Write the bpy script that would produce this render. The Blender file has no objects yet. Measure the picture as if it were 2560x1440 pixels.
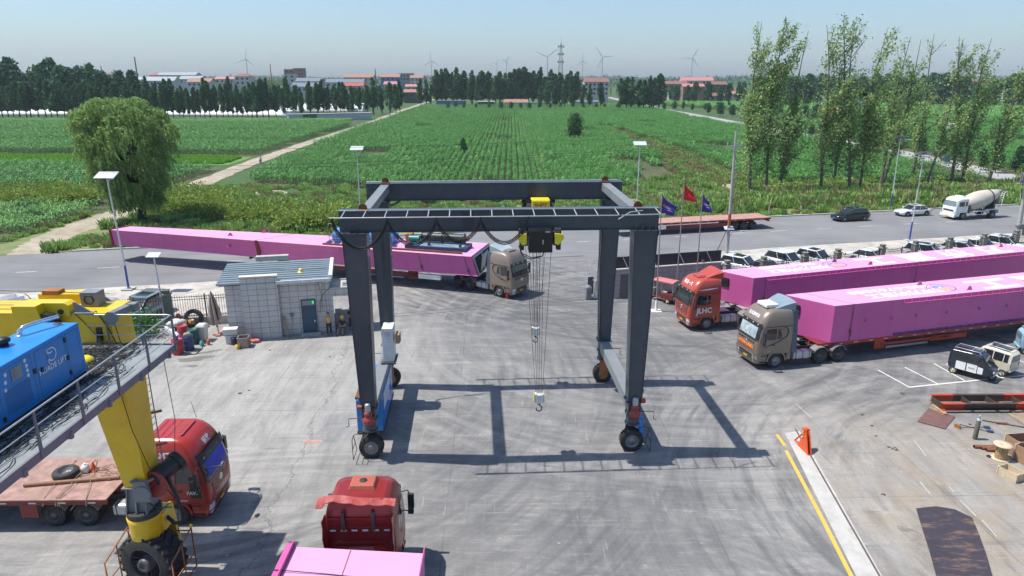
import bpy,math,random
from mathutils import Vector,Matrix
R=math.radians
S=bpy.context.scene
COL=S.collection
FPX,HORIZ,CAMH=1740.0,190.0,18.0
PITCH=math.atan((720-HORIZ)/FPX)
cd=bpy.data.cameras.new('camera');cam=bpy.data.objects.new('camera',cd);COL.objects.link(cam)
cd.sensor_width=36;cd.lens=36*FPX/2560;cd.clip_start=.3;cd.clip_end=30000
cam.location=(0,0,CAMH);cam.rotation_euler=(math.pi/2-PITCH,0,0);S.camera=cam
SUNV=Vector((-6.15,.35,12.3)).normalized()
SUN_EL=math.asin(SUNV.z);SUN_AZ=math.atan2(SUNV.x,SUNV.y)
W=bpy.data.worlds.new('World');S.world=W;W.use_nodes=True
nt=W.node_tree;bg=nt.nodes['Background']
sky=nt.nodes.new('ShaderNodeTexSky');sky.sky_type='NISHITA';sky.sun_disc=False
sky.sun_elevation=SUN_EL;sky.sun_rotation=SUN_AZ;sky.air_density=1.0;sky.dust_density=1.3;sky.ozone_density=2.2
tint=nt.nodes.new('ShaderNodeMixRGB');tint.blend_type='MULTIPLY';tint.inputs[0].default_value=1;tint.inputs[2].default_value=(.88,1.02,1.14,1)
nt.links.new(sky.outputs[0],tint.inputs[1]);nt.links.new(tint.outputs[0],bg.inputs[0]);bg.inputs[1].default_value=.122
sl=bpy.data.lights.new('sun','SUN');sl.energy=5.0;sl.angle=R(.53);sl.color=(1,.955,.88)
so=bpy.data.objects.new('sun',sl);COL.objects.link(so);so.rotation_euler=SUNV.to_track_quat('Z','Y').to_euler()
so.location=(0,0,60)
S.view_settings.view_transform='Standard';S.view_settings.look='None'
S.view_settings.exposure=0.28;S.view_settings.gamma=1
S.cycles.max_bounces=6;S.cycles.diffuse_bounces=2;S.cycles.glossy_bounces=3;S.cycles.transmission_bounces=4
S.cycles.transparent_max_bounces=6;S.cycles.volume_bounces=0
S.cycles.use_adaptive_sampling=True;S.cycles.adaptive_threshold=.02
def G(u,v,z=0.0):
 x=(u-1280)/FPX;y=-(v-720)/FPX
 dy=math.cos(PITCH)+y*math.sin(PITCH);dz=-math.sin(PITCH)+y*math.cos(PITCH)
 t=(z-CAMH)/dz
 return Vector((x*t,dy*t,z))
def ZAT(u,v,Y):
 x=(u-1280)/FPX;y=-(v-720)/FPX
 dy=math.cos(PITCH)+y*math.sin(PITCH);dz=-math.sin(PITCH)+y*math.cos(PITCH)
 t=Y/dy
 return Vector((x*t,Y,CAMH+dz*t))
class MB:
 def __init__(s,M=None):s.v=[];s.f=[];s.m=[];s.sm=[];s.M=M or Matrix()
 def add(s,vs,fs,m=0,smooth=False):
  b=len(s.v);s.v+=[tuple(s.M@Vector(p))for p in vs]
  for f in fs:s.f.append(tuple(b+i for i in f));s.m.append(m);s.sm.append(smooth)
  return s
 def box(s,c,d,rz=0,m=0,ry=0,rx=0):
  hx,hy,hz=d[0]/2,d[1]/2,d[2]/2
  Q=Matrix.Translation(c)@Matrix.Rotation(rz,4,'Z')@Matrix.Rotation(ry,4,'Y')@Matrix.Rotation(rx,4,'X')
  vs=[Q@Vector((x,y,z))for z in(-hz,hz)for y in(-hy,hy)for x in(-hx,hx)]
  return s.add(vs,[(0,2,3,1),(4,5,7,6),(0,1,5,4),(2,6,7,3),(0,4,6,2),(1,3,7,5)],m)
 def hexa(s,lo,hi,m=0):
  n=len(lo)
  fs=[tuple(range(n))[::-1],tuple(range(n,2*n))]+[(i,(i+1)%n,n+(i+1)%n,n+i)for i in range(n)]
  return s.add(list(lo)+list(hi),fs,m)
 def prism(s,pts,z0,z1,m=0):
  return s.hexa([(x,y,z0)for x,y in pts],[(x,y,z1)for x,y in pts],m)
 def prismy(s,pts,y0,y1,m=0):
  return s.hexa([(x,y1,z)for x,z in pts],[(x,y0,z)for x,z in pts],m)
 def cyl(s,a,b,r,r1=None,n=12,m=0,caps=True,smooth=True):
  a=Vector(a);b=Vector(b);r1=r if r1 is None else r1
  d=(b-a).normalized();q=d.orthogonal().normalized();w=d.cross(q)
  vs=[]
  for p,rr in((a,r),(b,r1)):
   for i in range(n):
    t=2*math.pi*i/n;vs.append(p+(q*math.cos(t)+w*math.sin(t))*rr)
  s.add(vs,[(i,(i+1)%n,n+(i+1)%n,n+i)for i in range(n)],m,smooth)
  if caps:s.add(vs,[tuple(range(n))[::-1],tuple(range(n,2*n))],m)
  return s
 def tube(s,pts,r,n=6,m=0,smooth=True,r1=None):
  pts=[Vector(p)for p in pts];vs=[];q=None
  for i,p in enumerate(pts):
   d=(pts[min(i+1,len(pts)-1)]-pts[max(i-1,0)])
   d=d.normalized()if d.length>1e-9 else Vector((0,0,1))
   if q is None:q=d.orthogonal().normalized()
   else:
    q=q-d*q.dot(d);q=q.normalized()if q.length>1e-6 else d.orthogonal().normalized()
   w=d.cross(q);rr=r if r1 is None else r+(r1-r)*i/max(1,len(pts)-1)
   for k in range(n):
    t=2*math.pi*k/n;vs.append(p+(q*math.cos(t)+w*math.sin(t))*rr)
  fs=[(i*n+k,i*n+(k+1)%n,(i+1)*n+(k+1)%n,(i+1)*n+k)for i in range(len(pts)-1)for k in range(n)]
  s.add(vs,fs,m,smooth)
  return s.add(vs,[tuple(range(n))[::-1],tuple(range((len(pts)-1)*n,len(pts)*n))],m)
 def lathe(s,prof,o=(0,0,0),axis='Z',n=16,m=0,smooth=True,caps=True):
  vs=[]
  for r,h in prof:
   for i in range(n):
    t=2*math.pi*i/n;c,q=math.cos(t)*r,math.sin(t)*r
    p={'Z':(c,q,h),'Y':(q,h,c),'X':(h,c,q)}[axis]
    vs.append((p[0]+o[0],p[1]+o[1],p[2]+o[2]))
  fs=[(j*n+i,j*n+(i+1)%n,(j+1)*n+(i+1)%n,(j+1)*n+i)for j in range(len(prof)-1)for i in range(n)]
  s.add(vs,fs,m,smooth)
  if caps:s.add(vs,[tuple(range(n))[::-1],tuple(range((len(prof)-1)*n,len(prof)*n))],m)
  return s
 def sphere(s,c,r,n=10,sz=1.0,m=0):
  k=max(4,n//2)
  return s.lathe([(max(1e-4,r*math.sin(math.pi*i/k)),-r*sz*math.cos(math.pi*i/k))for i in range(k+1)],c,'Z',n,m)
 def grid(s,fn,nu,nv,m=0,smooth=True,flip=False):
  vs=[fn(i/nu,j/nv)for j in range(nv+1)for i in range(nu+1)]
  fs=[]
  for j in range(nv):
   for i in range(nu):
    a=j*(nu+1)+i;q=(a,a+1,a+nu+2,a+nu+1);fs.append(q[::-1]if flip else q)
  return s.add(vs,fs,m,smooth)
 def loft(s,secs,m=0,smooth=True,caps=True,closed=True):
  n=len(secs[0]);vs=[p for q in secs for p in q]
  r=range(n if closed else n-1)
  s.add(vs,[(j*n+i,j*n+(i+1)%n,(j+1)*n+(i+1)%n,(j+1)*n+i)for j in range(len(secs)-1)for i in r],m,smooth)
  if caps:s.add(vs,[tuple(range(n))[::-1],tuple(range((len(secs)-1)*n,len(secs)*n))],m)
  return s
 def mesh(s,name):
  me=bpy.data.meshes.new(name);me.from_pydata(s.v,[],s.f)
  me.polygons.foreach_set('material_index',s.m);me.polygons.foreach_set('use_smooth',s.sm);me.update()
  return me
 def build(s,name,mats,parent=None,bevel=0,loc=None,rot=None,fix=True):
  me=s.mesh(name)
  for m in(mats if isinstance(mats,(list,tuple))else[mats]):me.materials.append(m)
  if fix:
   import bmesh
   b=bmesh.new();b.from_mesh(me);bmesh.ops.recalc_face_normals(b,faces=b.faces);b.to_mesh(me);b.free()
  o=bpy.data.objects.new(name,me);COL.objects.link(o)
  if parent is not None:o.parent=parent
  if loc is not None:o.location=loc
  if rot is not None:o.rotation_euler=rot
  if bevel:
   k=o.modifiers.new('bevel','BEVEL');k.width=bevel;k.segments=2;k.limit_method='ANGLE';k.angle_limit=R(40)
   k.harden_normals=False
  return o
def meshobj(name,me,parent=None,loc=None,rot=None,scale=None):
 o=bpy.data.objects.new(name,me);COL.objects.link(o)
 if parent is not None:o.parent=parent
 if loc is not None:o.location=loc
 if rot is not None:o.rotation_euler=rot
 if scale is not None:o.scale=(scale,)*3 if isinstance(scale,(int,float))else scale
 return o
def tag(o,label,cat,group=None):
 o['label']=label;o['category']=cat
 if group:o['group']=group
 return o
def thing(name,label,cat,loc=(0,0,0),rz=0,group=None):
 o=bpy.data.objects.new(name,None);COL.objects.link(o);o.empty_display_size=.3
 o.location=loc;o.rotation_euler=(0,0,rz);return tag(o,label,cat,group)
def struct(o,kind='structure'):o['kind']=kind;return o
def dup(root,loc=None,rz=None,label=None,group=None,scale=None):
 r=root.copy();COL.objects.link(r)
 if loc is not None:r.location=loc
 if rz is not None:r.rotation_euler=(0,0,rz)
 if label:r['label']=label
 if group:r['group']=group
 if scale is not None:r.scale=(scale,)*3 if isinstance(scale,(int,float))else scale
 for ch in list(root.children):
  c=ch.copy();COL.objects.link(c);c.parent=r
  for g in list(ch.children):
   d=g.copy();COL.objects.link(d);d.parent=c
 return r
MATS={}
def N(nt,t,**k):
 n=nt.nodes.new(t)
 for a,b in k.items():setattr(n,a,b)
 return n
def rgb(c):return(c[0],c[1],c[2],1)
def hexc(h):
 v=[int(h[i:i+2],16)/255 for i in(0,2,4)]
 return tuple(x/12.92 if x<=.04045 else((x+.055)/1.055)**2.4 for x in v)
def P(name,c,rough=.5,metal=0,var=.12,scale=2.5,bump=0,dirt=None,dirta=.35,coat=0,spec=.5,dscale=1.6):
 if name in MATS:return MATS[name]
 m=bpy.data.materials.new(name);m.use_nodes=True;t=m.node_tree;b=t.nodes['Principled BSDF']
 b.inputs['Roughness'].default_value=rough;b.inputs['Metallic'].default_value=metal
 b.inputs['Coat Weight'].default_value=coat;b.inputs['Specular IOR Level'].default_value=spec
 tc=N(t,'ShaderNodeTexCoord');nz=N(t,'ShaderNodeTexNoise');nz.inputs['Scale'].default_value=scale
 nz.inputs['Detail'].default_value=6;nz.inputs['Roughness'].default_value=.65
 t.links.new(tc.outputs['Object'],nz.inputs['Vector'])
 mr=N(t,'ShaderNodeMapRange');mr.inputs[1].default_value=.3;mr.inputs[2].default_value=.7
 mr.inputs[3].default_value=1-var;mr.inputs[4].default_value=1+var
 t.links.new(nz.outputs[0],mr.inputs[0])
 hs=N(t,'ShaderNodeHueSaturation');hs.inputs['Color'].default_value=rgb(c);t.links.new(mr.outputs[0],hs.inputs['Value'])
 out=hs.outputs[0]
 if dirt:
  n2=N(t,'ShaderNodeTexNoise');n2.inputs['Scale'].default_value=dscale;n2.inputs['Detail'].default_value=9
  n2.inputs['Roughness'].default_value=.75;t.links.new(tc.outputs['Object'],n2.inputs['Vector'])
  m2=N(t,'ShaderNodeMapRange');m2.inputs[1].default_value=.5;m2.inputs[2].default_value=.72
  m2.inputs[3].default_value=dirta*.15;m2.inputs[4].default_value=dirta;t.links.new(n2.outputs[0],m2.inputs[0])
  mx=N(t,'ShaderNodeMixRGB');mx.inputs[2].default_value=rgb(dirt)
  t.links.new(m2.outputs[0],mx.inputs[0]);t.links.new(out,mx.inputs[1]);out=mx.outputs[0]
 t.links.new(out,b.inputs['Base Color'])
 if bump:
  bp=N(t,'ShaderNodeBump');bp.inputs['Strength'].default_value=bump;bp.inputs['Distance'].default_value=.05
  t.links.new(nz.outputs[0],bp.inputs['Height']);t.links.new(bp.outputs[0],b.inputs['Normal'])
 MATS[name]=m;return m
def leafmat(name,c1,c2,trans=.35,rough=.5):
 if name in MATS:return MATS[name]
 m=bpy.data.materials.new(name);m.use_nodes=True;t=m.node_tree;b=t.nodes['Principled BSDF']
 b.inputs['Roughness'].default_value=rough+.15;b.inputs['Specular IOR Level'].default_value=.18
 ge=N(t,'ShaderNodeNewGeometry');oi=N(t,'ShaderNodeObjectInfo')
 ad=N(t,'ShaderNodeMath',operation='MULTIPLY_ADD');ad.inputs[1].default_value=.75
 t.links.new(ge.outputs['Random Per Island'],ad.inputs[0])
 sc=N(t,'ShaderNodeMath',operation='MULTIPLY');sc.inputs[1].default_value=.25
 t.links.new(oi.outputs['Random'],sc.inputs[0]);t.links.new(sc.outputs[0],ad.inputs[2])
 mx=N(t,'ShaderNodeMixRGB');mx.inputs[1].default_value=rgb(c1);mx.inputs[2].default_value=rgb(c2)
 t.links.new(ad.outputs[0],mx.inputs[0]);t.links.new(mx.outputs[0],b.inputs['Base Color'])
 tr=N(t,'ShaderNodeBsdfTranslucent');t.links.new(mx.outputs[0],tr.inputs[0])
 ms=N(t,'ShaderNodeMixShader');ms.inputs[0].default_value=trans
 t.links.new(b.outputs[0],ms.inputs[1]);t.links.new(tr.outputs[0],ms.inputs[2])
 t.links.new(ms.outputs[0],t.nodes['Material Output'].inputs[0])
 MATS[name]=m;return m
def glass(name,c=(.02,.025,.03),rough=.06):
 return P(name,c,rough,0,.1,.6,spec=.8,coat=.3)
M_black=P('black_plastic',(.018,.019,.021),.45,dirt=(.1,.095,.09),dirta=.25)
M_rubber=P('tyre_rubber',(.022,.022,.023),.8,dirt=(.12,.11,.1),dirta=.55,scale=6)
M_rim=P('wheel_steel',(.28,.28,.29),.45,.6,dirt=(.12,.09,.07),dirta=.5)
M_darkrim=P('dark_wheel_steel',(.09,.09,.095),.5,.3,dirt=(.16,.14,.12),dirta=.6)
M_steel=P('galvanised_steel',(.5,.52,.54),.4,.5,dirt=(.25,.22,.2),dirta=.3)
M_chassis=P('chassis_black',(.03,.031,.033),.6,dirt=(.16,.15,.14),dirta=.6)
M_glass=glass('dark_glass')
M_glassl=glass('pale_glass',(.16,.2,.23),.08)
M_white=P('white_paint',(.78,.78,.76),.35,dirt=(.45,.42,.37),dirta=.25)
M_lamp=P('lamp_lens',(.6,.62,.65),.12,0,.3,14,coat=.5)
M_amber=P('amber_lens',(.8,.25,.02),.3)
M_redlens=P('red_lens',(.5,.015,.01),.25)
M_plate=P('yellow_number_plate',(.8,.52,.02),.5)
M_concrete=P('plain_concrete',(.42,.41,.385),.9,0,.15,3,.3,dirt=(.22,.2,.17),dirta=.4)
M_wood=P('raw_wood',(.42,.29,.16),.8,0,.3,5,.2,dirt=(.2,.13,.07),dirta=.4)
M_rust=P('rusty_steel',(.19,.075,.035),.85,.1,.35,4,.3,dirt=(.08,.04,.03),dirta=.6)
M_cable=P('black_cable',(.02,.02,.022),.6)
M_chrome=P('chrome',(.75,.76,.78),.15,.95)
_TC={}
def text2d(s,size=1.0,bold=.0,space=1.0):
 k=(s,bold,space)
 if k not in _TC:
  c=bpy.data.curves.new('lettering','FONT');c.body=s;c.size=1;c.offset=bold;c.space_character=space
  c.resolution_u=2;c.align_x='CENTER';c.align_y='CENTER'
  o=bpy.data.objects.new('lettering',c);COL.objects.link(o)
  dg=bpy.context.evaluated_depsgraph_get();dg.update()
  me=bpy.data.meshes.new_from_object(o.evaluated_get(dg))
  _TC[k]=([tuple(v.co)for v in me.vertices],[tuple(p.vertices)for p in me.polygons])
  bpy.data.objects.remove(o);bpy.data.curves.remove(c);bpy.data.meshes.remove(me)
 v,f=_TC[k]
 return[(x*size,y*size)for x,y,z in v],f
def lettering(parent,s,size,fn,mat,bold=.01,name='lettering',space=1.0):
 v,f=text2d(s,size,bold,space);b=MB();b.add([fn(x,y)for x,y in v],f)
 return b.build(name,mat,parent,fix=False)
def ground_mat(name,base,dark,light,kind):
 m=bpy.data.materials.new(name);m.use_nodes=True;t=m.node_tree;b=t.nodes['Principled BSDF'];L=t.links.new
 tc=N(t,'ShaderNodeTexCoord');O=tc.outputs['Object']
 def noise(scale,detail=6,rough=.6,sx=1,sy=1,rot=0,dist=0):
  mp=N(t,'ShaderNodeMapping');mp.inputs['Scale'].default_value=(sx,sy,1);mp.inputs['Rotation'].default_value=(0,0,rot);L(O,mp.inputs[0])
  n=N(t,'ShaderNodeTexNoise');n.inputs['Scale'].default_value=scale;n.inputs['Detail'].default_value=detail;n.inputs['Roughness'].default_value=rough
  n.inputs['Distortion'].default_value=dist;L(mp.outputs[0],n.inputs['Vector']);return n.outputs[0]
 def ramp(x,a,b_,lo=0,hi=1):
  r=N(t,'ShaderNodeMapRange');r.inputs[1].default_value=a;r.inputs[2].default_value=b_;r.inputs[3].default_value=lo;r.inputs[4].default_value=hi;L(x,r.inputs[0]);return r.outputs[0]
 def mix(f,a,c,blend='MIX'):
  x=N(t,'ShaderNodeMixRGB',blend_type=blend)
  if hasattr(f,'is_linked')or not isinstance(f,(int,float)):L(f,x.inputs[0])
  else:x.inputs[0].default_value=f
  for k,q in((1,a),(2,c)):
   if isinstance(q,tuple):x.inputs[k].default_value=rgb(q)
   else:L(q,x.inputs[k])
  return x.outputs[0]
 def math_(op,a,c=None):
  x=N(t,'ShaderNodeMath',operation=op)
  for k,q in((0,a),(1,c)):
   if q is None:continue
   if isinstance(q,(int,float)):x.inputs[k].default_value=q
   else:L(q,x.inputs[k])
  return x.outputs[0]
 sep=N(t,'ShaderNodeSeparateXYZ');L(O,sep.inputs[0]);X,Y=sep.outputs[0],sep.outputs[1]
 def arcs(cx,cy,r0,r1,freq,amp):
  dx=math_('SUBTRACT',X,cx);dy=math_('SUBTRACT',Y,cy)
  rr=math_('SQRT',math_('ADD',math_('MULTIPLY',dx,dx),math_('MULTIPLY',dy,dy)))
  an=math_('ARCTAN2',dy,dx)
  cb=N(t,'ShaderNodeCombineXYZ');L(math_('MULTIPLY',rr,freq),cb.inputs[0]);L(math_('MULTIPLY',an,2.2),cb.inputs[1])
  n=N(t,'ShaderNodeTexNoise');n.inputs['Scale'].default_value=1;n.inputs['Detail'].default_value=7;n.inputs['Roughness'].default_value=.62;L(cb.outputs[0],n.inputs['Vector'])
  s=math_('MULTIPLY',ramp(n.outputs[0],.45,.62,0,amp),ramp(noise(.12,3,.5),.3,.55,.25,1))
  e=math_('MULTIPLY',ramp(rr,r0,r0+3),ramp(rr,r1-4,r1,1,0))
  return math_('MULTIPLY',s,e)
 col=mix(ramp(noise(.09,5,.6),.35,.65),base,light)
 if kind=='yard':
  cx=math_('ABSOLUTE',math_('SUBTRACT',X,2.5));lane=ramp(cx,6,13,1,0);lane=math_('MULTIPLY',lane,ramp(Y,20,34,.8,1))
  lane=math_('MAXIMUM',lane,math_('MULTIPLY',ramp(Y,30,36,0,.75),ramp(X,4,10,0,1)))
  f=math_('MULTIPLY',lane,ramp(noise(.3,9,.75,.6,1.4,.3),.3,.62,.3,.95));col=mix(f,col,dark)
  col=mix(ramp(noise(.6,9,.78,1.6,.35,.7),.44,.68,0,.7),col,dark)
  col=mix(ramp(noise(.8,9,.78,.3,1.6,-.25),.5,.7,0,.65),col,light)
  for a in((15,74,10,34,1.7,.8),(-18,40,14,32,1.3,.65),(26,26,6,26,1.3,.75),(2,69,4,22,2.0,.85),(-8,0,16,34,2.4,.3),(38,62,12,34,1.4,.65)):
   col=mix(arcs(*a),col,(.085,.088,.095))
  for a in((11,50,10,26,1.4,.22),):col=mix(arcs(*a),col,(.5,.49,.47))
  rt=math_('MULTIPLY',ramp(X,12,17),ramp(Y,28,40,1,0))
  col=mix(math_('MULTIPLY',rt,ramp(noise(.5,8,.7,dist=.5),.38,.62,.1,.75)),col,(.33,.26,.18))
  col=mix(math_('MULTIPLY',rt,ramp(noise(.7,9,.75,1.6,.3,.9),.52,.7,0,.7)),col,(.1,.08,.065))
  col=mix(ramp(noise(1.7,7,.75,.7,1.2,.4),.64,.7,0,.6),col,(.62,.61,.58))
  mp=N(t,'ShaderNodeMapping');mp.inputs['Rotation'].default_value=(0,0,R(-1.5));mp.inputs['Location'].default_value=(2.16,1.0,0);L(O,mp.inputs[0])
  s2=N(t,'ShaderNodeSeparateXYZ');L(mp.outputs[0],s2.inputs[0])
  for ax,per in((0,11.2),(1,9.2)):
   v=math_('PINGPONG',s2.outputs[ax],per/2);col=mix(math_('MULTIPLY',ramp(v,.01,.028,.75,0),ramp(noise(.3,4,.6),.4,.6,.15,1)),col,(.08,.078,.075))
  vx=math_('SUBTRACT',X,math_('MULTIPLY',noise(.35,8,.7),3.2))
  vx=math_('ADD',vx,math_('MULTIPLY',Y,.07));col=mix(math_('MULTIPLY',ramp(math_('ABSOLUTE',math_('ADD',vx,10.0)),.012,.04,.75,0),ramp(Y,44,47,1,0)),col,(.06,.055,.05))
  for sx_,sy_,ro,am in((.25,5,.2,.5),(.3,4.5,-.5,.4),(4.5,.3,.35,.45),(.35,6,1.1,.35)):
   col=mix(math_('MULTIPLY',ramp(noise(1.1,8,.8,sx_,sy_,ro,.4),.58,.66,0,am),ramp(noise(.35,3,.5,rot=ro),.42,.6)),col,(.5,.485,.46))
  for sx_,sy_,ro,am in((.2,4,.45,.5),(3.5,.25,.1,.5),(.25,3.5,-.9,.4)):
   col=mix(math_('MULTIPLY',ramp(noise(.9,8,.8,sx_,sy_,ro,.5),.56,.66,0,am),ramp(noise(.3,3,.5,rot=ro+1),.4,.58)),col,(.1,.1,.103))
  fine=noise(11,7,.75);col=mix(ramp(fine,.35,.7,0,.4),col,dark)
  h=math_('ADD',fine,math_('MULTIPLY',noise(38,3,.6),.5));bs=.25
 elif kind=='road':
  col=mix(ramp(noise(.5,8,.7,.15,1.4,-R(13)),.4,.66,0,.55),col,light)
  col=mix(ramp(noise(.9,8,.7,.12,2.0,-R(13)),.52,.7,0,.55),col,dark)
  col=mix(ramp(noise(5,4,.6,.5,1,-R(13)),.7,.75,0,.5),col,(.5,.5,.48))
  fine=noise(14,6,.7);col=mix(ramp(fine,.35,.7,0,.3),col,dark);h=fine;bs=.2
 else:
  col=mix(ramp(noise(.6,8,.7,dist=.4),.42,.62,0,.8),col,dark)
  col=mix(ramp(noise(1.9,8,.7),.5,.68,0,.6),col,light)
  fine=noise(6,8,.75);col=mix(ramp(fine,.4,.7,0,.35),col,dark);h=fine;bs=.5
 L(col,b.inputs['Base Color']);b.inputs['Roughness'].default_value=.88;b.inputs['Specular IOR Level'].default_value=.3
 bp=N(t,'ShaderNodeBump');bp.inputs['Strength'].default_value=bs;bp.inputs['Distance'].default_value=.04;L(h,bp.inputs['Height']);L(bp.outputs[0],b.inputs['Normal'])
 return m
M_yard=ground_mat('yard_concrete',(.285,.273,.257),(.135,.135,.137),(.41,.392,.36),'yard')
M_road=ground_mat('worn_asphalt',(.15,.152,.162),(.11,.112,.12),(.24,.24,.24),'road')
M_dirt=ground_mat('pale_dirt',(.36,.3,.23),(.22,.19,.12),(.46,.4,.32),'dirt')
M_should=ground_mat('sandy_shoulder',(.44,.41,.36),(.3,.27,.23),(.56,.53,.48),'dirt')
M_soil=ground_mat('field_soil',(.07,.085,.035),(.045,.06,.025),(.13,.12,.06),'dirt')
M_weed=ground_mat('weedy_verge',(.13,.19,.055),(.25,.21,.12),(.1,.18,.04),'dirt')
M_low=ground_mat('low_green_crop',(.05,.1,.03),(.035,.08,.022),(.08,.13,.04),'dirt')
def sheet(name,pts,z,mat,kind='structure'):
 b=MB();b.add([(p[0],p[1],z)for p in pts],[tuple(range(len(pts)))])
 o=b.build(name,mat,fix=False)
 if o.data.polygons[0].normal.z<0:o.data.flip_normals()
 return struct(o,kind)
RU=Vector((math.cos(R(13.15)),math.sin(R(13.15))));RN=Vector((-RU.y,RU.x));R0=Vector((-44,57.3))
def RD(s,d):p=R0+RU*s+RN*d;return(p.x,p.y)
RW=15.3
sheet('ground',[(-4600,-100),(4600,-100),(4600,4500),(-4600,4500)],-.03,M_low)
sheet('yard',[(-75,-8),(75,-8),RD(160,3),RD(-40,3)],0,M_yard)
sheet('shoulder',[RD(-90,-9.5),RD(24.5,-9.5),RD(26.5,0),RD(-90,0)],.006,M_should)
sheet('shoulder',[RD(61,-6.5),RD(220,-6.5),RD(220,0),RD(60,0)],.006,M_should)
def road_strip():
 b=MB();rnd=random.Random(3);n=150;near=[];far=[]
 for i in range(n+1):
  s=-160+440*i/n;d0=rnd.uniform(-.3,.25)
  if 24<s<62:d0=1.1*math.sin((s-24)/38*math.pi)*.6+rnd.uniform(-.05,.05)
  near.append((*RD(s,d0),.012));far.append((*RD(s,RW),.012))
 b.add(near+far,[(i,i+1,n+2+i,n+1+i)for i in range(n)]);o=b.build('road',M_road,fix=False);return struct(o)
road_strip()
b=MB()
for s0,s1 in((0.5,150),):
 n=60
 for i in range(n):
  a=s0+(s1-s0)*i/n;c=s0+(s1-s0)*(i+.985)/n
  b.hexa([(*RD(a,RW),0),(*RD(c,RW),0),(*RD(c,RW+.3),0),(*RD(a,RW+.3),0)],[(*RD(a,RW),.15),(*RD(c,RW),.15),(*RD(c,RW+.3),.15),(*RD(a,RW+.3),.15)])
struct(b.build('kerb',M_concrete))
M_paint=P('worn_road_paint',(.62,.62,.6),.7,0,.3,3,dirt=(.2,.2,.2),dirta=.9,dscale=4)
rnd=random.Random(5)
b=MB()
for i in range(26):
 s=-20+i*6.2+rnd.uniform(-.5,.5)
 b.add([(*RD(s,7.4),.018),(*RD(s+rnd.uniform(.8,2.6),7.4),.018),(*RD(s+2,7.52),.018),(*RD(s,7.52),.018)],[(0,1,2,3)])
struct(b.build('road_marking',M_paint))
sheet('verge',[RD(-120,RW+.3),RD(200,RW+.3),RD(200,RW+22),RD(-120,RW+24)],-.004,M_weed)
def ribbon(name,pts,w,z,mat,jit=.25,seed=1,sub=14):
 rnd=random.Random(seed);P_=[]
 pts=[Vector(p[:2])for p in pts]
 for a,c in zip(pts,pts[1:]):
  for k in range(sub):P_.append(a.lerp(c,k/sub))
 P_.append(pts[-1]);vs=[]
 for i,p in enumerate(P_):
  d=(P_[min(i+1,len(P_)-1)]-P_[max(i-1,0)]).normalized();nn=Vector((-d.y,d.x));ww=w[0]+(w[1]-w[0])*i/len(P_)
  vs+=[(*(p+nn*(ww/2+rnd.uniform(-jit,jit))),z),(*(p-nn*(ww/2+rnd.uniform(-jit,jit))),z)]
 b=MB();b.add(vs,[(2*i,2*i+1,2*i+3,2*i+2)for i in range(len(P_)-1)]);o=b.build(name,mat,fix=False)
 if o.data.polygons[0].normal.z<0:o.data.flip_normals()
 return struct(o)
PATH=[(-50.5,70.5),(-53.5,79),(-54,91),(-53.6,109),(-56.5,150),(-57.5,200),(-57,260),(-57.5,306),(-60,380),(-61,498),(-64,640)]
ribbon('dirt_path',PATH,(4.6,3.0),.008,M_dirt,.35)
M_road2=ground_mat('pale_asphalt',(.3,.295,.285),(.22,.22,.215),(.4,.39,.37),'road')
ROAD2=[(85,640),(85,520),(85,412),(89,320),(91.5,244),(95.5,170),(92,127),(88,108),(86,98)]
ribbon('side_road',ROAD2,(6.5,7),.008,M_road2,.1)
M_wline=P('white_line_paint',(.68,.68,.65),.7,0,.2,3,dirt=(.3,.29,.27),dirta=.6,dscale=3)
M_yline=P('yellow_line_paint',(.68,.42,.05),.7,0,.2,3,dirt=(.3,.27,.2),dirta=.6,dscale=3)
def line_(b,a,c,w,z=.006):
 a=Vector(a[:2]);c=Vector(c[:2]);d=(c-a).normalized();n=Vector((-d.y,d.x))*w/2
 b.add([(*(a-n),z),(*(c-n),z),(*(c+n),z),(*(a+n),z)],[(0,1,2,3)])
b=MB()
line_(b,G(2195,925),G(2275,969),.1);line_(b,G(2262,918),G(2345,960),.1);line_(b,G(2335,909),G(2412,952),.1);line_(b,G(2440,900),G(2500,945),.1);line_(b,G(2275,968),G(2700,924),.12,.007)
line_(b,G(2540,898),G(2640,938),.1)
for q in((1990,1010,2030,1045),(2285,1100,2315,1140),(2300,1205,2325,1235),(2400,1250,2440,1290),(2455,1300,2492,1342),(2372,1215,2385,1230)):line_(b,G(q[0],q[1]),G(q[2],q[3]),.022,.005)
struct(b.build('white_line',M_wline,fix=False))
b=MB()
for q in(((1942,1086),(1962,1114)),((1965,1126),(2052,1290)),((2052,1290),(2128,1440)),((2128,1440),(2175,1530))):line_(b,G(*q[0]),G(*q[1]),.17)
struct(b.build('yellow_line',M_yline,fix=False))
sheet('pale_slab',[G(1962,1082),G(2000,1078),G(2205,1440),G(2270,1560),G(2215,1560),G(2140,1440)],.004,P('pale_new_concrete',(.47,.455,.425),.9,0,.14,1.4,.2,dirt=(.22,.2,.17),dirta=.65,dscale=1.3))
b=MB();line_(b,G(1988,1072),G(2200,1442),.09,.008);line_(b,G(2200,1442),G(2265,1560),.09,.008)
struct(b.build('drain_slot',P('steel_slot',(.12,.085,.08),.8)))
b=MB();line_(b,G(975,792),G(1480,748),.07,.008);line_(b,G(985,785),G(1480,741),.05,.008);line_(b,G(1300,648),G(1458,640),.3,.015)
struct(b.build('gate_rail',P('rail_iron',(.07,.065,.06),.6)))
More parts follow.
